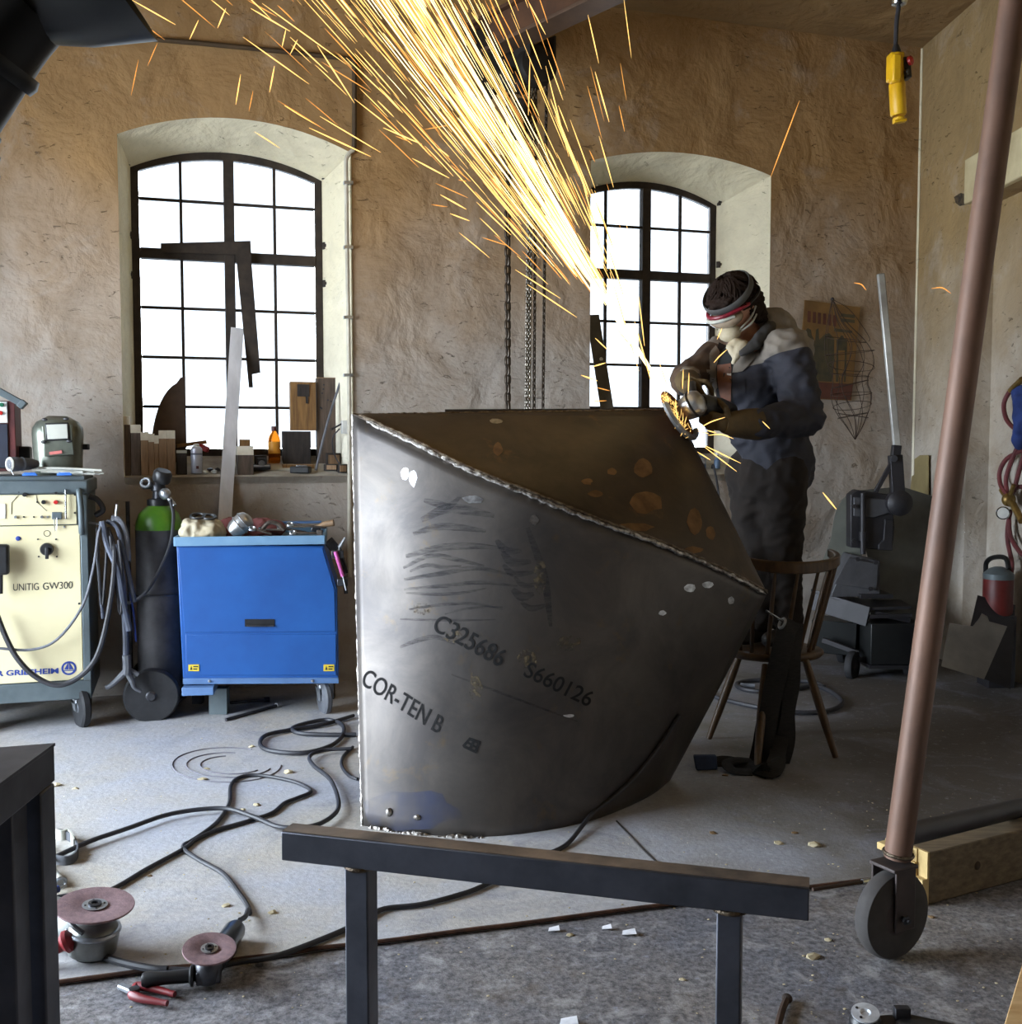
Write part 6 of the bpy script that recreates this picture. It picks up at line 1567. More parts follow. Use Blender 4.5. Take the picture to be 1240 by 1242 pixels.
organic('collar', [(at(900, 428, 4.77), at(917, 417, 4.78), .016, .030), (at(917, 417, 4.78), at(931, 402, 4.83), .030, .036), (at(931, 402, 4.83), at(936, 388, 4.93), .036, .036), (at(936, 388, 4.93), at(920, 392, 5.04), .036, .03)],
        M('collar_cloth', srgb(74, 71, 70), srgb(54, 52, 52), 7, .85), man, .008, 4, lambda p, n: .004 * noise.noise(p * 40))
organic('neck_scarf', [(at(892, 416, 4.80), at(902, 420, 4.79), .026, .028), (at(886, 421, 4.80), at(893, 434, 4.79), .020, .014), (at(897, 425, 4.785), at(890, 440, 4.79), .022, .010)], MATS['cloth_pale'], man, .007, 3, lambda p, n: .004 * noise.noise(p * 60))
organic('trousers', [(J['pel'] + V((0, 0, .0)), J['pel'] - V((0, 0, .04)), .14, .145), (hipL, kL, .115, .088), (kL, aL + V((0, 0, .03)), .088, .078), (hipR, kR, .115, .088), (kR, aR + V((0, 0, .03)), .088, .078)], MATS['trouser'], man, .011, 5, folds)
for a_, s in ((aL, 1), (aR, -1)):
    t = a_ + FW * .10; t.z = SZ + .035; h_ = a_ - FW * .03; h_.z = SZ + .04
    organic('boot', [(a_ + V((0, 0, .02)), h_, .05, .042), (h_, t, .042, .040), (t, t + FW * .04, .042, .036)], MATS['boot'], man, .008, 4, lambda p, n: -max(0, SZ + .004 - p.z) if n.z < 0 else 0)
# head gear
def hairfn(p, n): return .010 * noise.noise(V((p.x * 30, p.y * 30, p.z * 60))) + .006 * noise.noise(p * 90)
organic('hair', [(hd(-.015, 0, .035), (.120, .102, .098), RH), (hd(-.055, .02, -.02), (.075, .085, .085), RH), (hd(-.02, .082, -.01), (.05, .022, .075), RH), (hd(.075, .0, .068), (.04, .075, .030), RH), (hd(.088, .03, .045), (.026, .024, .035), RH), (hd(.09, -.03, .045), (.024, .024, .032), RH), (hd(-.05, .06, -.08), (.045, .045, .06), RH), (hd(-.09, .0, -.06), (.05, .075, .07), RH), (hd(-.02, .085, -.07), (.028, .02, .04), RH)],
        MATS['hair'], man, .007, 2, hairfn)
random.seed(31)
mb = MB()
for k in range(150):
    a = random.uniform(-math.pi, math.pi); u0 = random.uniform(.02, .10); fr_ = abs(a) < .75
    pts = []
    for t in (0, .33, .66, 1):
        th = .15 + (1.05 if fr_ else 1.5) * (t * .75 + u0 * 3); th = min(th, 1.45 if fr_ else 2.0)
        aa = a + .25 * math.sin(t * 3 + k); r_ = 1.0 + .04 * random.random() + (.05 * t if k % 5 == 0 else 0)
        pts.append(hd(-.012 + .122 * r_ * math.sin(th) * math.cos(aa), .106 * r_ * math.sin(th) * math.sin(aa), .030 + .106 * r_ * math.cos(th)))
    mb.tube(pts, lambda t: .0068 * (1 - .75 * t) + .0006, 5, 3)
o = obj('hair_locks', mb, MATS['hair'], man); o['kind'] = 'stuff'
obj('headband', MB().ring(hd(.008, 0, .070), (hu * 1 + hf * .28).normalized(), .116, .007, 36, 8, 2.6), M('band_grey', srgb(84, 84, 84), srgb(62, 62, 62), 9, .7), man)
gl_ = obj('goggle_lens', MB().ball(hd(.085, 0, -.012), 1, (.058, .088, .042), RH, 20, 12), M('lens', srgb(176, 160, 140), srgb(140, 120, 100), 5, .12, .0, coat=.8), man)
obj('goggle_frame', MB().tube([hd(.02, .098, .012), hd(.075, .088, .022), hd(.128, .05, .026), hd(.146, 0, .028), hd(.128, -.05, .026), hd(.075, -.088, .022), hd(.02, -.098, .012)], .009, 8, 4), M('frame_red', srgb(150, 34, 54), srgb(110, 24, 40), 9, .4), man)
obj('goggle_glare', MB().tube([hd(.105, .07, .006), hd(.14, .03, .010), hd(.148, -.03, .010), hd(.12, -.07, .006)], .009, 8, 3), MATS['mask_light'], man)
obj('goggle_strap', MB().tube([hd(.02, .098, .010), hd(-.03, .112, .018), hd(-.09, .09, .025), hd(-.135, 0, .03), hd(-.09, -.09, .025), hd(-.03, -.112, .018), hd(.02, -.098, .010)], .006, 6, 3), MATS['black_plastic'], man)
obj('respirator', MB().ball(hd(.100, 0, -.078), 1, (.046, .055, .042), RH, 18, 10), MATS['cloth_pale'], man)
obj('respirator_strap', MB().tube([hd(.09, .05, -.075), hd(.03, .088, -.05), hd(-.01, .102, -.02)], .005, 6, 3), MATS['mask_light'], man)
obj('respirator_strap', MB().tube([hd(.09, .05, -.085), hd(.04, .086, -.075), hd(.0, .096, -.055)], .005, 6, 3), MATS['mask_light'], man)
# gloves with five fingers closed on the tool
def glove(name, wrist, kdir, palm, thumb_side, curl, cuff_from, cuff_r):
    """kdir wrist->knuckles, palm = direction the palm faces"""
    kd = V(kdir).normalized(); pn_ = (V(palm) - kd * V(palm).dot(kd)).normalized(); sd = kd.cross(pn_) * thumb_side
    kc = wrist + kd * .085
    caps = [(wrist, wrist + kd * .03, .034, .036)]
    for q in (-.028, -.009, .010, .028): caps.append((wrist + sd * q * .7 + kd * .02, kc + sd * q, .019, .0165))
    for i, (q, ln) in enumerate(((.030, 1.0), (.010, 1.08), (-.010, 1.0), (-.029, .82))):
        p = kc + sd * q; ang = 0
        for L, da in ((.046, curl[0] + 4 * i), (.030, curl[1]), (.024, curl[2])):
            ang += math.radians(da); d = kd * math.cos(ang) + pn_ * math.sin(ang); e = p + d * L * ln
            caps.append((p, e, .0118, .0108)); p = e
    p = wrist + sd * .034 + kd * .02
    for d, L, r in ((sd * .75 + kd * .55 + pn_ * .35, .042, .015), (kd * .55 + pn_ * .85 + sd * .1, .034, .013), (pn_ * .9 + kd * .2 - sd * .3, .026, .0115)):
        e = p + d.normalized() * L; caps.append((p, e, r, r * .92)); p = e
    g_ = organic(name, caps, MATS['glove'], man, .0048, 2, lambda p, n: .0015 * noise.noise(p * 120))
    mb = MB(); x, y, d = mb.frame(wrist - cuff_from); L = (wrist - cuff_from).length + .03; prof = [(cuff_r - .006, .004), (cuff_r, 0), (cuff_r * .96, L * .3), (cuff_r * .8, L * .7), (.038, L), (.03, L)]
    mb.lathe(prof, cuff_from, wrist - cuff_from, 22, False)
    obj('glove_cuff', mb, MATS['glove'], man)
    return g_
gH = at(840, 484, 4.52)                                   # gear head of the grinder
gB = at(868, 500, 4.60)
glove('glove', J['wL'] + (at(868, 513, 4.50) - J['wL']) * .55, (at(848, 505, 4.49) - J['wL']), (-.2, .75, .65), -1, (35, 60, 45), cL.lerp(J['wL'], -.25), .068)
glove('glove', J['wR'], at(846, 484, 4.50) - J['wR'], (.55, .35, -.75), 1, (30, 55, 45), J['wR'].lerp(J['eR'], .55), .058)

# ---- angle grinder in his hands
ag = thing('angle_grinder', 'silver and black angle grinder held by the man against the vessel rim', 'grinder', gH)
dn = V((.77, -.42, .50)).normalized(); dc = at(821.5, 503, 4.50)
M('disc_brown', srgb(166, 108, 66), srgb(120, 74, 44), 40, .9, 0, .4)
gA = dc + dn * .06
obj('gear_head', MB().lathe([(.022, -.055), (.034, -.045), (.048, -.02), (.056, .01), (.056, .04), (.045, .06), (.02, .07), (.001, .071)], gA, dn, 24), MATS['aluminium'], ag)
obj('gear_band', MB().ring(gA + dn * .022, dn, .057, .005, 24, 6), MATS['black_plastic'], ag)
bdir = (gB - gA).normalized()
obj('motor_body', MB().lathe([(.040, .03), (.046, .05), (.046, .16), (.040, .20), (.034, .24), (.030, .26)], gA + dn * .03, bdir, 22), MATS['black_plastic'], ag)
dk = obj('grinding_disc', MB().lathe([(.011, -.004), (.113, -.0035), (.114, 0), (.113, .0035), (.011, .004)], dc, dn, 44), MATS['disc_brown'], ag)
obj('flange', MB().lathe([(.022, .003), (.022, .010), (.014, .012), (.014, .04)], dc, dn, 18), MATS['zinc'], dk)
obj('disc_guard', MB().ring(dc + dn * .012, dn, .118, .012, 30, 6, 1.2, -.4, 2.4), MATS['aluminium'], ag)
obj('side_handle', MB().tube([gA + dn * .03 + V((0, .03, .03)), gA + dn * .05 + V((-.01, .10, .06)), gA + dn * .06 + V((-.01, .15, .075))], .015, 10, 2), MATS['black_plastic'], ag)
# ================================================================== ON THE FLOOR AT THE FRONT
FZ = .0145
def floor_cable(name, label, pts, r, mat, z=None, grp=None, cat='cable'):
    z = z or FZ + r; P = [atz(x, y, z) for x, y in pts]
    t = thing(name, label, cat, V((P[0].x, P[0].y, 0)), 0, grp)
    obj('cable', MB().tube(P, r, 8, 6), MATS[mat], t); return t
floor_cable('power_cable', 'grey black cable looping from the small grinder across the left floor to the big grinder',
            [(303, 1108), (300, 1098), (291, 1085), (271, 1060), (240, 1042), (224, 1031), (223, 1025), (232, 1020), (250, 1008), (266, 994), (278, 974), (280, 953), (290, 943), (310, 940), (340, 944), (365, 951), (377, 960), (360, 968), (345, 974), (330, 986), (300, 996), (262, 1007), (238, 1018), (222, 1030), (178, 1054), (132, 1080), (92, 1085), (58, 1090)], .0075, 'cable_black')
floor_cable('power_cable', 'black cable running from the left trestle in an S bend toward the vessel foot',
            [(46, 1050), (70, 1038), (110, 1020), (154, 1005), (200, 989), (240, 982), (277, 981), (309, 991), (340, 1003), (378, 1002), (403, 990), (411, 974), (401, 946), (380, 928), (376, 917), (391, 910), (426, 908)], .0085, 'cable_black', FZ + .020)
floor_cable('cable_coil', 'dark cable lying in an oval coil on the floor left of the vessel',
            [(432, 891), (394, 891), (362, 889), (355, 883), (372, 877), (397, 873), (415, 879), (416, 891), (402, 904), (369, 913), (331, 911), (316, 904), (322, 892), (353, 885), (391, 879), (429, 868)], .010, 'cable_black', FZ + .012)
floor_cable('short_cable', 'short thin cable curving on the floor against the vessel left edge', [(428, 906), (416, 918), (415, 930), (424, 941), (434, 945)], .007, 'cable_black')
M('dust_ring', srgb(110, 108, 116), srgb(88, 86, 94), 20, .9)
dr_ = MB()
for k, (rx, ry) in enumerate(((66, 21), (52, 15), (38, 11))):
    dr_.tube([atz(275 + k * 3 + rx * math.cos(a), 928 + ry * math.sin(a), FZ + .0006) for a in [2 * math.pi * i / 40 + .3 * k for i in range(34 - 4 * k)]], .0035, 4)
o = obj('dust_rings', dr_, MATS['dust_ring']); o['kind'] = 'stuff'; tag(o, 'dark oval rings of dust left on the pale floor by a coiled cable', 'dust')
# the worker's cable: over the floor, then up the vessel
P = [atz(x, y, FZ + .008) for x, y in ((205, 1176), (240, 1176), (290, 1167), (337, 1159), (410, 1131), (445, 1113), (467, 1102), (511, 1097), (558, 1085), (587, 1074), (640, 1048), (664, 1036), (690, 1022))]
P += [on_sheet(x, y, .012) for x, y in ((716, 985), (738, 968), (768, 940), (796, 905), (822, 866))]
t = thing('power_cable', 'black cable running under the front trestle and up the lower right of the vessel', 'cable', V((P[4].x, P[4].y, 0)))
obj('cable', MB().tube(P, .0078, 8, 5), MATS['cable_black'], t)
M('disc_pink', srgb(140, 112, 114), srgb(118, 94, 98), 60, .9, 0, .3)
M('grinder_alu', srgb(150, 152, 150), srgb(112, 114, 112), 8, .35, .7)
M('handle_red', srgb(140, 36, 42), srgb(104, 26, 32), 8, .45)
def grinder_disc(par, c, n, R, mat='disc_pink'):
    d = obj('grinding_disc', MB().lathe([(.010, .0035), (.010, 0), (R * .42, -.003), (R * .5, 0), (R * .99, 0), (R, .002), (R * .99, .005), (R * .5, .005), (R * .42, .002)], c, n, 44), MATS[mat], par)
    lb = obj('disc_label', MB().lathe([(R * .32, .0045), (R * .32, .0055), (R * .16, .0055), (R * .16, .0045)], c, n, 28), MATS['zinc'], d)
    obj('clamp_nut', MB().lathe([(R * .17, .002), (R * .17, .010), (R * .09, .011), (R * .08, .004)], c, n, 20), MATS['dark_metal'], d)
    x, y, _ = MB().frame(n)
    for k in range(4): a = k * math.pi / 2 + .5; obj('pin_hole', MB().lathe([(R * .03, 0), (R * .03, .002)], c + V(n).normalized() * .0050 + (x * math.cos(a) + y * math.sin(a)) * R * .24, n, 8), MATS['black_plastic'], d)
    return d
# big one
g1 = thing('angle_grinder', 'large silver angle grinder with wide pink disc and red handle lying on the left floor', 'grinder', atz(112, 1150, FZ))
c = atz(115, 1099, .150); n = V((.10, -.05, 1)).normalized()
grinder_disc(g1, c, n, .100)
hc2 = c - n * .075
obj('gear_head', MB().lathe([(.048, -.055), (.062, -.045), (.066, -.01), (.064, .015), (.052, .03), (.030, .036), (.026, .068)], hc2, n, 26), MATS['grinder_alu'], g1)
obj('gear_flange', MB().ring(hc2 + n * .012, n, .064, .007, 26, 6), MATS['zinc'], g1)
ld = (atz(40, 1108, .08) - atz(112, 1130, .08)).normalized()
obj('motor_body', MB().lathe([(.05, .03), (.058, .06), (.062, .12), (.060, .24), (.05, .30), (.044, .42)], hc2, ld, 26), MATS['grinder_alu'], g1)
obj('foot_rest', MB().lathe([(.04, -.070), (.046, -.05)], hc2, n, 20), MATS['black_plastic'], g1)
hs0 = hc2 + V((-.03, -.05, .01)); hs1 = atz(48, 1158, .05)
hd_ = obj('side_handle', MB().lathe([(.012, 0), (.028, .012), (.030, .022), (.019, .032), (.020, .08), (.022, .14), (.018, .16)], hs0, hs1 - hs0, 18), MATS['handle_red'], g1)
obj('supply_cable', MB().tube([hc2 + V((-.06, -.045, .01)), atz(100, 1145, .06), atz(120, 1158, FZ + .012), atz(150, 1168, FZ + .01), atz(185, 1175, FZ + .01), atz(203, 1176, FZ + .009)], .010, 8, 5), MATS['cable_black'], g1)
obj('lock_lever', MB().tube([hc2 + V((-.05, -.03, .05)), hc2 + V((-.03, -.055, .045)), hc2 + V((.0, -.066, .03))], .007, 8, 3), MATS['black_plastic'], g1)
# small one
g2 = thing('angle_grinder', 'small black angle grinder with pink disc lying on the floor lip', 'grinder', atz(250, 1185))
c = atz(254, 1152, .098); n = V((.12, -.16, 1)).normalized()
grinder_disc(g2, c, n, .066)
h2 = c - n * .045
obj('gear_head', MB().lathe([(.028, -.040), (.034, -.035), (.034, .0), (.026, .014), (.018, .02), (.016, .04)], h2, n, 22).box(h2 - n * .022, (.06, .055, .035), rot_to(V((.9, .3, 0)))), MATS['dark_metal'], g2, bev=.004)
e1 = atz(291, 1116, .055)
bb = (e1 - h2).normalized()
obj('motor_body', MB().lathe([(.026, .025), (.033, .035), (.034, .12), (.030, .16), (.030, .21), (.026, .225), (.014, .228)], h2 - n * .01, bb, 22), M('body_teal', srgb(30, 44, 54), srgb(20, 30, 38), 9, .35, 0, 0, coat=.4), g2)
obj('vent_ring', MB().ring(h2 - n * .01 + bb * .115, bb, .034, .003, 22, 6), MATS['rubber_grey'], g2)
obj('supply_cable', MB().tube([e1, e1 + bb * .05 + V((0, 0, -.012)), atz(301, 1103, .03), atz(303, 1108, FZ + .0075), ], .0075, 8, 4), MATS['cable_black'], g2)
s0 = h2 + V((-.03, -.01, -.02)); s1 = atz(188, 1187, .035)
obj('side_handle', MB().lathe([(.008, 0), (.026, .004), (.027, .010), (.017, .015), (.0165, .07), (.019, .12), (.015, .128), (.001, .130)], s0, s1 - s0, 18), MATS['black_plastic'], g2)
# pliers
pv = atz(163, 1203, .015)
p2 = thing('combination_pliers', 'pliers with dark red handles lying open on the floor at the lower left', 'pliers', V((pv.x, pv.y, 0)))
obj('jaw', MB().bar(pv, atz(145, 1196, .014), .018, .014), MATS['zinc'], p2, bev=.004)
obj('jaw', MB().bar(pv, atz(147, 1199, .010), .016, .010), MATS['dark_metal'], p2, bev=.003)
obj('joint', MB().lathe([(.013, -.009), (.013, .010), (.007, .012)], pv, (0, 0, 1), 14), MATS['dark_metal'], p2)
for pts in (((166, 1196), (185, 1199), (212, 1206)), ((160, 1207), (175, 1212), (203, 1217))):
    obj('grip', MB().tube([atz(x, y, .014) for x, y in ((163, 1203),) + pts], lambda t: .0075 + .0035 * math.sin(math.pi * min(1, t * 1.1)), 9, 4), MATS['handle_red'], p2)
# things half hidden behind the left trestle
bl = thing('strap_loop', 'pale grey strap lying in a loop on the floor behind the left trestle', 'strap', atz(72, 1028, FZ))
def rib_floor(pts, w, h, mat, par, nm):
    P = spline([atz(x, y, FZ + h / 2) for x, y in pts], 6); mb = MB(); rr = []
    for i, p in enumerate(P):
        d = (P[min(i + 1, len(P) - 1)] - P[max(i - 1, 0)]); d.z = 0; d.normalize(); s = V((-d.y, d.x, 0))
        rr.append([p + s * x * w / 2 + V((0, 0, y * h / 2)) for x, y in ((-1, -1), (1, -1), (1, 1), (-1, 1))])
    mb.loft(rr); return obj(nm, mb, MATS[mat], par)
rib_floor([(46, 1005), (58, 1010), (75, 1011), (88, 1018), (94, 1030), (90, 1040), (78, 1044), (62, 1040), (52, 1032), (46, 1022)], .006, .03, 'rubber_grey', bl, 'strap')
rib_floor([(60, 1009), (74, 1013), (84, 1012), (90, 1024)], .006, .035, 'mask_light', bl, 'strap_end')
tn = thing('torch_tube', 'bent pale metal tube lying on the floor behind the left trestle', 'tube', atz(70, 1070, FZ))
obj('tube', MB().tube([atz(46, 1052, .035), atz(60, 1053, .034), atz(66, 1062, .032), atz(73, 1070, .030)], lambda t: .013 + .004 * t, 12, 4), MATS['mask_light'], tn)
obj('open_end', MB().ring(atz(73.5, 1071, .030), (atz(73, 1070, .03) - atz(66, 1062, .032)), .016, .005, 18, 6), MATS['zinc'], tn)
tn = thing('blue_tool', 'blue plastic tool handle on the floor behind the left trestle', 'tool', atz(60, 1082, FZ))
obj('handle', MB().tube([atz(48, 1087, .03), atz(60, 1082, .03), atz(71, 1078, .03)], .011, 10, 3), M('blue_dark', srgb(36, 62, 130), srgb(28, 50, 106), 9, .4), tn)
obj('shaft', MB().cyl(atz(71, 1078, .03), atz(80, 1074, .03), .005, seg=8), MATS['zinc'], tn)
# nuts, chips and grit
def nut(px, py, s, label):
    p = atz(px, py); t = thing('square_nut', label, 'nut', V((p.x, p.y, .0)))
    obj('nut', MB().lathe([(s * .45, 0), (s, 0), (s, s * 1.1), (s * .45, s * 1.1), (s * .45, 0)], V((p.x, p.y, FZ if py < 1160 else .0)), (.0, 0, 1), 6, False), MATS['chrome'], t)
nut(315, 1171, .012, 'bright steel nut on the floor just right of the small grinder')
nut(445, 1084, .010, 'bright steel nut beside the left leg of the front trestle')
M('chip_white', srgb(226, 226, 232), srgb(190, 190, 196), 20, .7)
M('chip_tan', srgb(196, 182, 150), srgb(160, 146, 116), 20, .9)
M('chip_brown', srgb(140, 112, 78), srgb(104, 82, 56), 20, .9)
CH = [(672, 1128, .016, 'w', 'white paper scrap just below the floor lip, left of three'), (736, 1126, .014, 'w', 'white paper scrap just below the floor lip, middle of three'), (763, 1132, .020, 'w', 'white curled scrap just below the floor lip, right of three'),
      (692, 1134, .010, 't', 'small tan stone below the floor lip by the white scraps'), (987, 1160, .018, 't', 'pale stone on the rough floor left of the big wheel'), (828, 1188, .008, 't', 'small pale stone left of the right trestle leg'),
      (945, 1022, .016, 't', 'pale crumb of mortar right of the vessel, nearest the trestle'), (988, 1024, .024, 't', 'largest pale crumb of mortar right of the vessel'), (964, 1010, .010, 'b', 'small brown chip between the two mortar crumbs'),
      (690, 1240, .022, 'w', 'white paper corner at the bottom edge of the picture'), (246, 945, .018, 't', 'pale wood chip at the edge of the dust rings'), (306, 905, .014, 't', 'pale chip just left of the cable coil'),
      (350, 936, .020, 't', 'oval pale chip inside the S bend of the black cable'), (312, 976, .014, 't', 'pale chip inside the loop of the grinder cable'), (274, 1098, .012, 't', 'pale chip left of the small grinder cable'),
      (331, 1106, .012, 't', 'pale chip left of the trestle left end'), (251, 932, .012, 't', 'pale chip on the dust rings'), (68, 952, .020, 't', 'flat pale flake right of the left trestle leg'),
      (92, 956, .012, 't', 'small pale flake beside the flat flake near the left trestle'), (295, 982, .010, 't', 'tiny pale chip under the crossing cables'), (880, 940, .012, 'b', 'brown chip in front of the black strap'), (1005, 1140, .010, 't', 'tiny pale stone between the trestle leg and the big wheel'),
      (390, 932, .010, 't', 'tiny chip near the S bend of the black cable'), (182, 1062, .008, 'b', 'tiny dark chip beside the grinder cable'), (865, 1010, .012, 'b', 'brown chip between the vessel and the mortar crumbs'), (1130, 1112, .009, 'b', 'brown chip in front of the timber')]
for k, (x, y, r, m, lb) in enumerate(CH):
    lipy = 1195 - (x - 60) * .127; z = FZ if y < lipy else 0
    p = atz(x, y, z + r * .2)
    if m == 'w': o = obj('paper_scrap', MB().prism([p + V((-r, -r * .5, 0)), p + V((r, -r * .7, .004)), p + V((r * .9, r * .6, .008)), p + V((-r * .8, r * .5, .002))], (0, 0, .0015)), MATS['chip_white'], smooth=False)
    else: o = obj('floor_chip', MB().rock(p, r, (1.2, .9, .45), k), MATS['chip_tan' if m == 't' else 'chip_brown'], smooth=False)
    tag(o, lb, 'scrap' if m == 'w' else 'chip')
random.seed(21)
mb = MB()
for k in range(420):
    x = random.uniform(60, 1230); y = random.uniform(860, 1238); r = random.uniform(.0012, .0035)
    p = atz(x, y, .0); lipy = 1195 - (x - 60) * .127; p.z = (FZ if y < lipy else 0) + r * .3
    if abs(p.x) < .9 and 3.7 < p.y < 4.6: continue
    mb.rock(p, r, (1.3, 1, .6), k)
o = obj('floor_grit', mb, MATS['chip_tan'], smooth=False); o['kind'] = 'stuff'; tag(o, 'fine pale grit scattered over the workshop floor', 'grit')

# ================================================================== SPARKS
emis('spark_white', (1, .78, .37), 4.2); emis('spark_gold', (1, .60, .17), 2.4); emis('spark_orange', (1, .42, .09), 1.5)
G0 = at(822, 500, 4.50)
def streak(mb, a, b, r, sag=.0, seg=4, n=5):
    pts = [a.lerp(b, i / n) + V((0, 0, sag * 4 * (i / n) * (1 - i / n))) for i in range(n + 1)]
    mb.tube(pts, lambda t: max(.00012, r * math.sin(math.pi * (.04 + .92 * t)) ** .7), seg); return mb
random.seed(77)
cores = {'spark_white': MB(), 'spark_gold': MB(), 'spark_orange': MB()}
def jet(n, sig, mats, rr, lr, rad, px0=492):
    for _ in range(n):
        tx = random.gauss(px0, sig); ty = random.gauss(0, 12) - 8; Y = random.gauss(4.35, .28)
        T = at(tx, ty, Y); d = T - G0; L = d.length
        r0 = random.uniform(*rr) ** .8; ln = random.uniform(*lr)
        a = G0 + d * r0; b = a + d * (ln / L)
        s = -.03 * (r0 ** 2) * L; a.z += s; b.z += s * 1.1
        streak(cores[random.choice(mats)], a, b, random.uniform(*rad), .0015)
jet(160, 26, ['spark_white', 'spark_white', 'spark_gold'], (.20, 1.15), (.16, .50), (.0012, .0030), 500)
jet(190, 50, ['spark_white', 'spark_gold', 'spark_gold'], (.22, 1.12), (.12, .42), (.0010, .0024), 497)
jet(240, 80, ['spark_gold', 'spark_orange', 'spark_gold'], (.22, 1.1), (.08, .32), (.0010, .0024), 485)
jet(90, 130, ['spark_orange', 'spark_gold'], (.25, 1.1), (.06, .26), (.0009, .0020), 455)
jet(60, 10, ['spark_white'], (.02, .3), (.10, .3), (.0012, .003), 505)
sj = thing('spark_jet', 'dense jet of white and golden sparks flying up left from the grinder', 'sparks', G0)
for k, m in (('white_hot_sparks', 'spark_white'), ('golden_sparks', 'spark_gold'), ('orange_sparks', 'spark_orange')):
    o = obj(k, cores[m], MATS[m], sj, smooth=False); o['kind'] = 'stuff'
# sparks that strayed from the jet, one by one
ST = [(160, 0, 213, 30), (241, 24, 230, 48), (274, 10, 264, 34), (183, 33, 180, 45), (191, 52, 179, 80), (168, 72, 159, 116), (292, 90, 286, 127), (307, 110, 302, 135), (295, 45, 375, 102), (304, 10, 352, 38), (318, 4, 420, 78), (347, 35, 342, 58), (361, 48, 352, 66),
      (333, 80, 327, 112), (337, 122, 395, 158), (345, 128, 385, 152), (388, 141, 462, 185), (375, 155, 450, 190), (300, 0, 336, 20), (352, 45, 398, 88), (385, 55, 430, 125), (390, 75, 450, 112), (420, 70, 470, 118), (458, 122, 478, 142), (430, 120, 500, 175), (465, 155, 512, 175), (480, 165, 498, 172),
      (500, 192, 545, 216), (528, 222, 568, 240), (546, 259, 570, 268), (534, 236, 566, 254), (523, 248, 543, 251), (532, 180, 545, 190), (515, 157, 545, 152), (547, 200, 571, 220), (556, 218, 566, 220), (585, 288, 616, 298), (578, 245, 620, 285), (600, 285, 632, 312), (627, 310, 665, 345), (625, 327, 680, 362), (640, 345, 700, 385),
      (722, 87, 739, 148), (751, 128, 758, 160), (662, 80, 690, 190), (640, 0, 662, 42), (588, 0, 612, 48), (560, 0, 568, 12), (605, 10, 630, 58), (613, 42, 640, 115), (643, 72, 641, 140), (650, 88, 658, 115), (668, 120, 690, 178), (690, 175, 714, 236), (700, 195, 722, 250), (712, 250, 728, 300), (705, 215, 735, 320),
      (680, 150, 712, 235), (572, 15, 582, 30), (612, 140, 642, 235), (645, 140, 665, 190), (735, 290, 760, 370), (740, 330, 775, 450), (770, 390, 792, 470), (775, 360, 782, 420), (800, 440, 812, 475), (718, 445, 735, 440), (724, 470, 740, 474), (705, 455, 725, 462), (716, 487, 736, 486), (722, 410, 738, 425), (745, 395, 770, 425)]
LBL = {(722, 87): 'long lone spark high between the chains and the right window'}
def add_spark(x0, y0, x1, y1, lab, m='spark_orange', r=.0022, Y=None, sag=0, mid=None):
    Y = Y or 4.40 + .25 * noise.noise(V((x0 * .01, y0 * .01, 0)))
    a, b = at(x0, y0, Y), at(x1, y1, Y - .03); mb = MB()
    if mid: mb.tube([a, at(mid[0], mid[1], Y - .015), b], lambda t: max(.0002, r * math.sin(math.pi * (.04 + .92 * t)) ** .7), 4, 4)
    else: streak(mb, a, b, r, sag)
    o = obj('spark', mb, MATS[m], smooth=False)
    tag(o, lab, 'spark', 'stray sparks'); return o
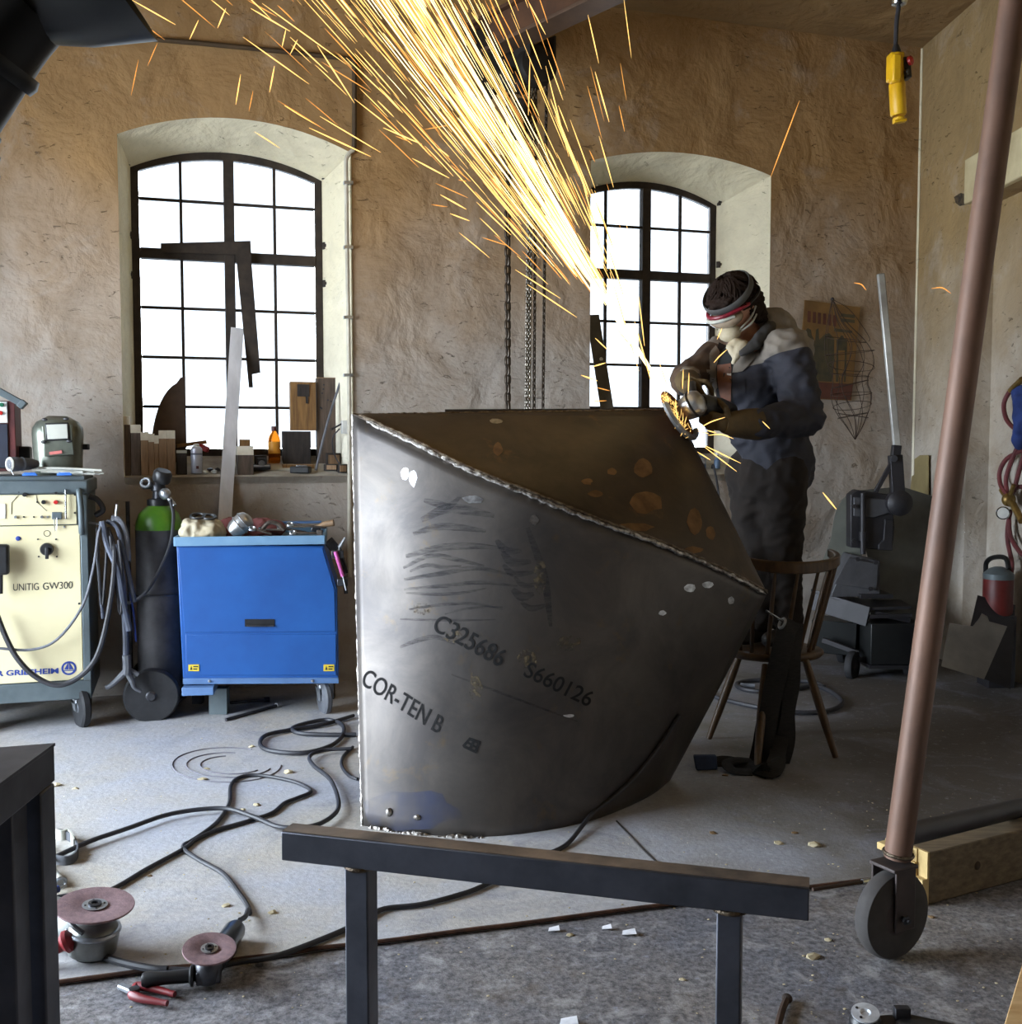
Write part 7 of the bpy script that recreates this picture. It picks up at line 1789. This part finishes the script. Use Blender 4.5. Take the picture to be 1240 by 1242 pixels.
for x0, y0, x1, y1 in ST:
    lab = 'stray golden spark straying from the edge of the dense jet'
    if x0 < 300: lab = 'short orange spark drifting in front of the wall between the black hood and the jet'
    if (x0, y0) in LBL: lab = LBL[(x0, y0)]
    add_spark(x0, y0, x1, y1, lab, 'spark_gold' if (x0 * 7 + y0) % 3 else 'spark_orange', .0018 + .0009 * ((x0 + y0) % 3) / 2)
add_spark(970, 122, 935, 215, 'long lone spark high above the man', 'spark_orange', .0024, 4.6)
add_spark(715, 182, 722, 197, 'short spark at the top left corner of the right window niche', 'spark_orange', .0022, 4.6)
add_spark(1036, 343, 1051, 352, 'small curved spark above the brown poster', 'spark_orange', .0022, 4.7, mid=(1045, 345))
add_spark(1130, 350, 1154, 356, 'small hooked spark left of the leaning brown tube', 'spark_orange', .0022, 4.6, mid=(1143, 349))
add_spark(998, 597, 1015, 618, 'bright falling spark left of the lever shear', 'spark_gold', .0032, 4.6)
for x0, y0, x1, y1, mid, lab in ((846, 521, 880, 506, (862, 512), 'upper spark arching over the man\'s left glove'), (847, 523, 860, 526, None, 'short spark under the upper arching spark on the glove'), (858, 522, 869, 525, None, 'hooked spark in the middle of the man\'s left glove'), (859, 528, 890, 532, (875, 527), 'flat spark below the man\'s left glove'),
                                 (848, 537, 899, 562, None, 'long spark falling from the grinder, upper of two'), (852, 540, 894, 572, None, 'long spark falling from the grinder, lower of two'), (925, 511, 934, 520, None, 'short spark on the man\'s left sleeve'), (866, 440, 882, 424, (873, 432), 'curved spark before the man\'s chest'),
                                 (829, 448, 828, 472, None, 'upright spark on the silver grinder head, left of two'), (836, 452, 835, 478, None, 'upright spark on the silver grinder head, right of two'), (876, 398, 870, 412, None, 'spark in front of the man\'s goggles'), (846, 548, 862, 558, None, 'short spark beside the charger box')):
    add_spark(x0, y0, x1, y1, lab, 'spark_gold', .0021, 4.38, mid=mid)
# glowing spray on the disc itself
mb = MB()
for k in range(130):
    t = random.random(); x = 806 + 28 * t + random.gauss(0, 4); y = 478 + 48 * t + random.gauss(0, 3); a = random.uniform(0, 6.28); l = random.uniform(3, 10)
    streak(mb, at(x, y, 4.40), at(x + l * math.cos(a) * .6 - 2, y + l * math.sin(a) - 2, 4.40), random.uniform(.0006, .0013), 0, 4, 3)
o = obj('disc_spray', mb, MATS['spark_gold'], sj, smooth=False); o['kind'] = 'stuff'
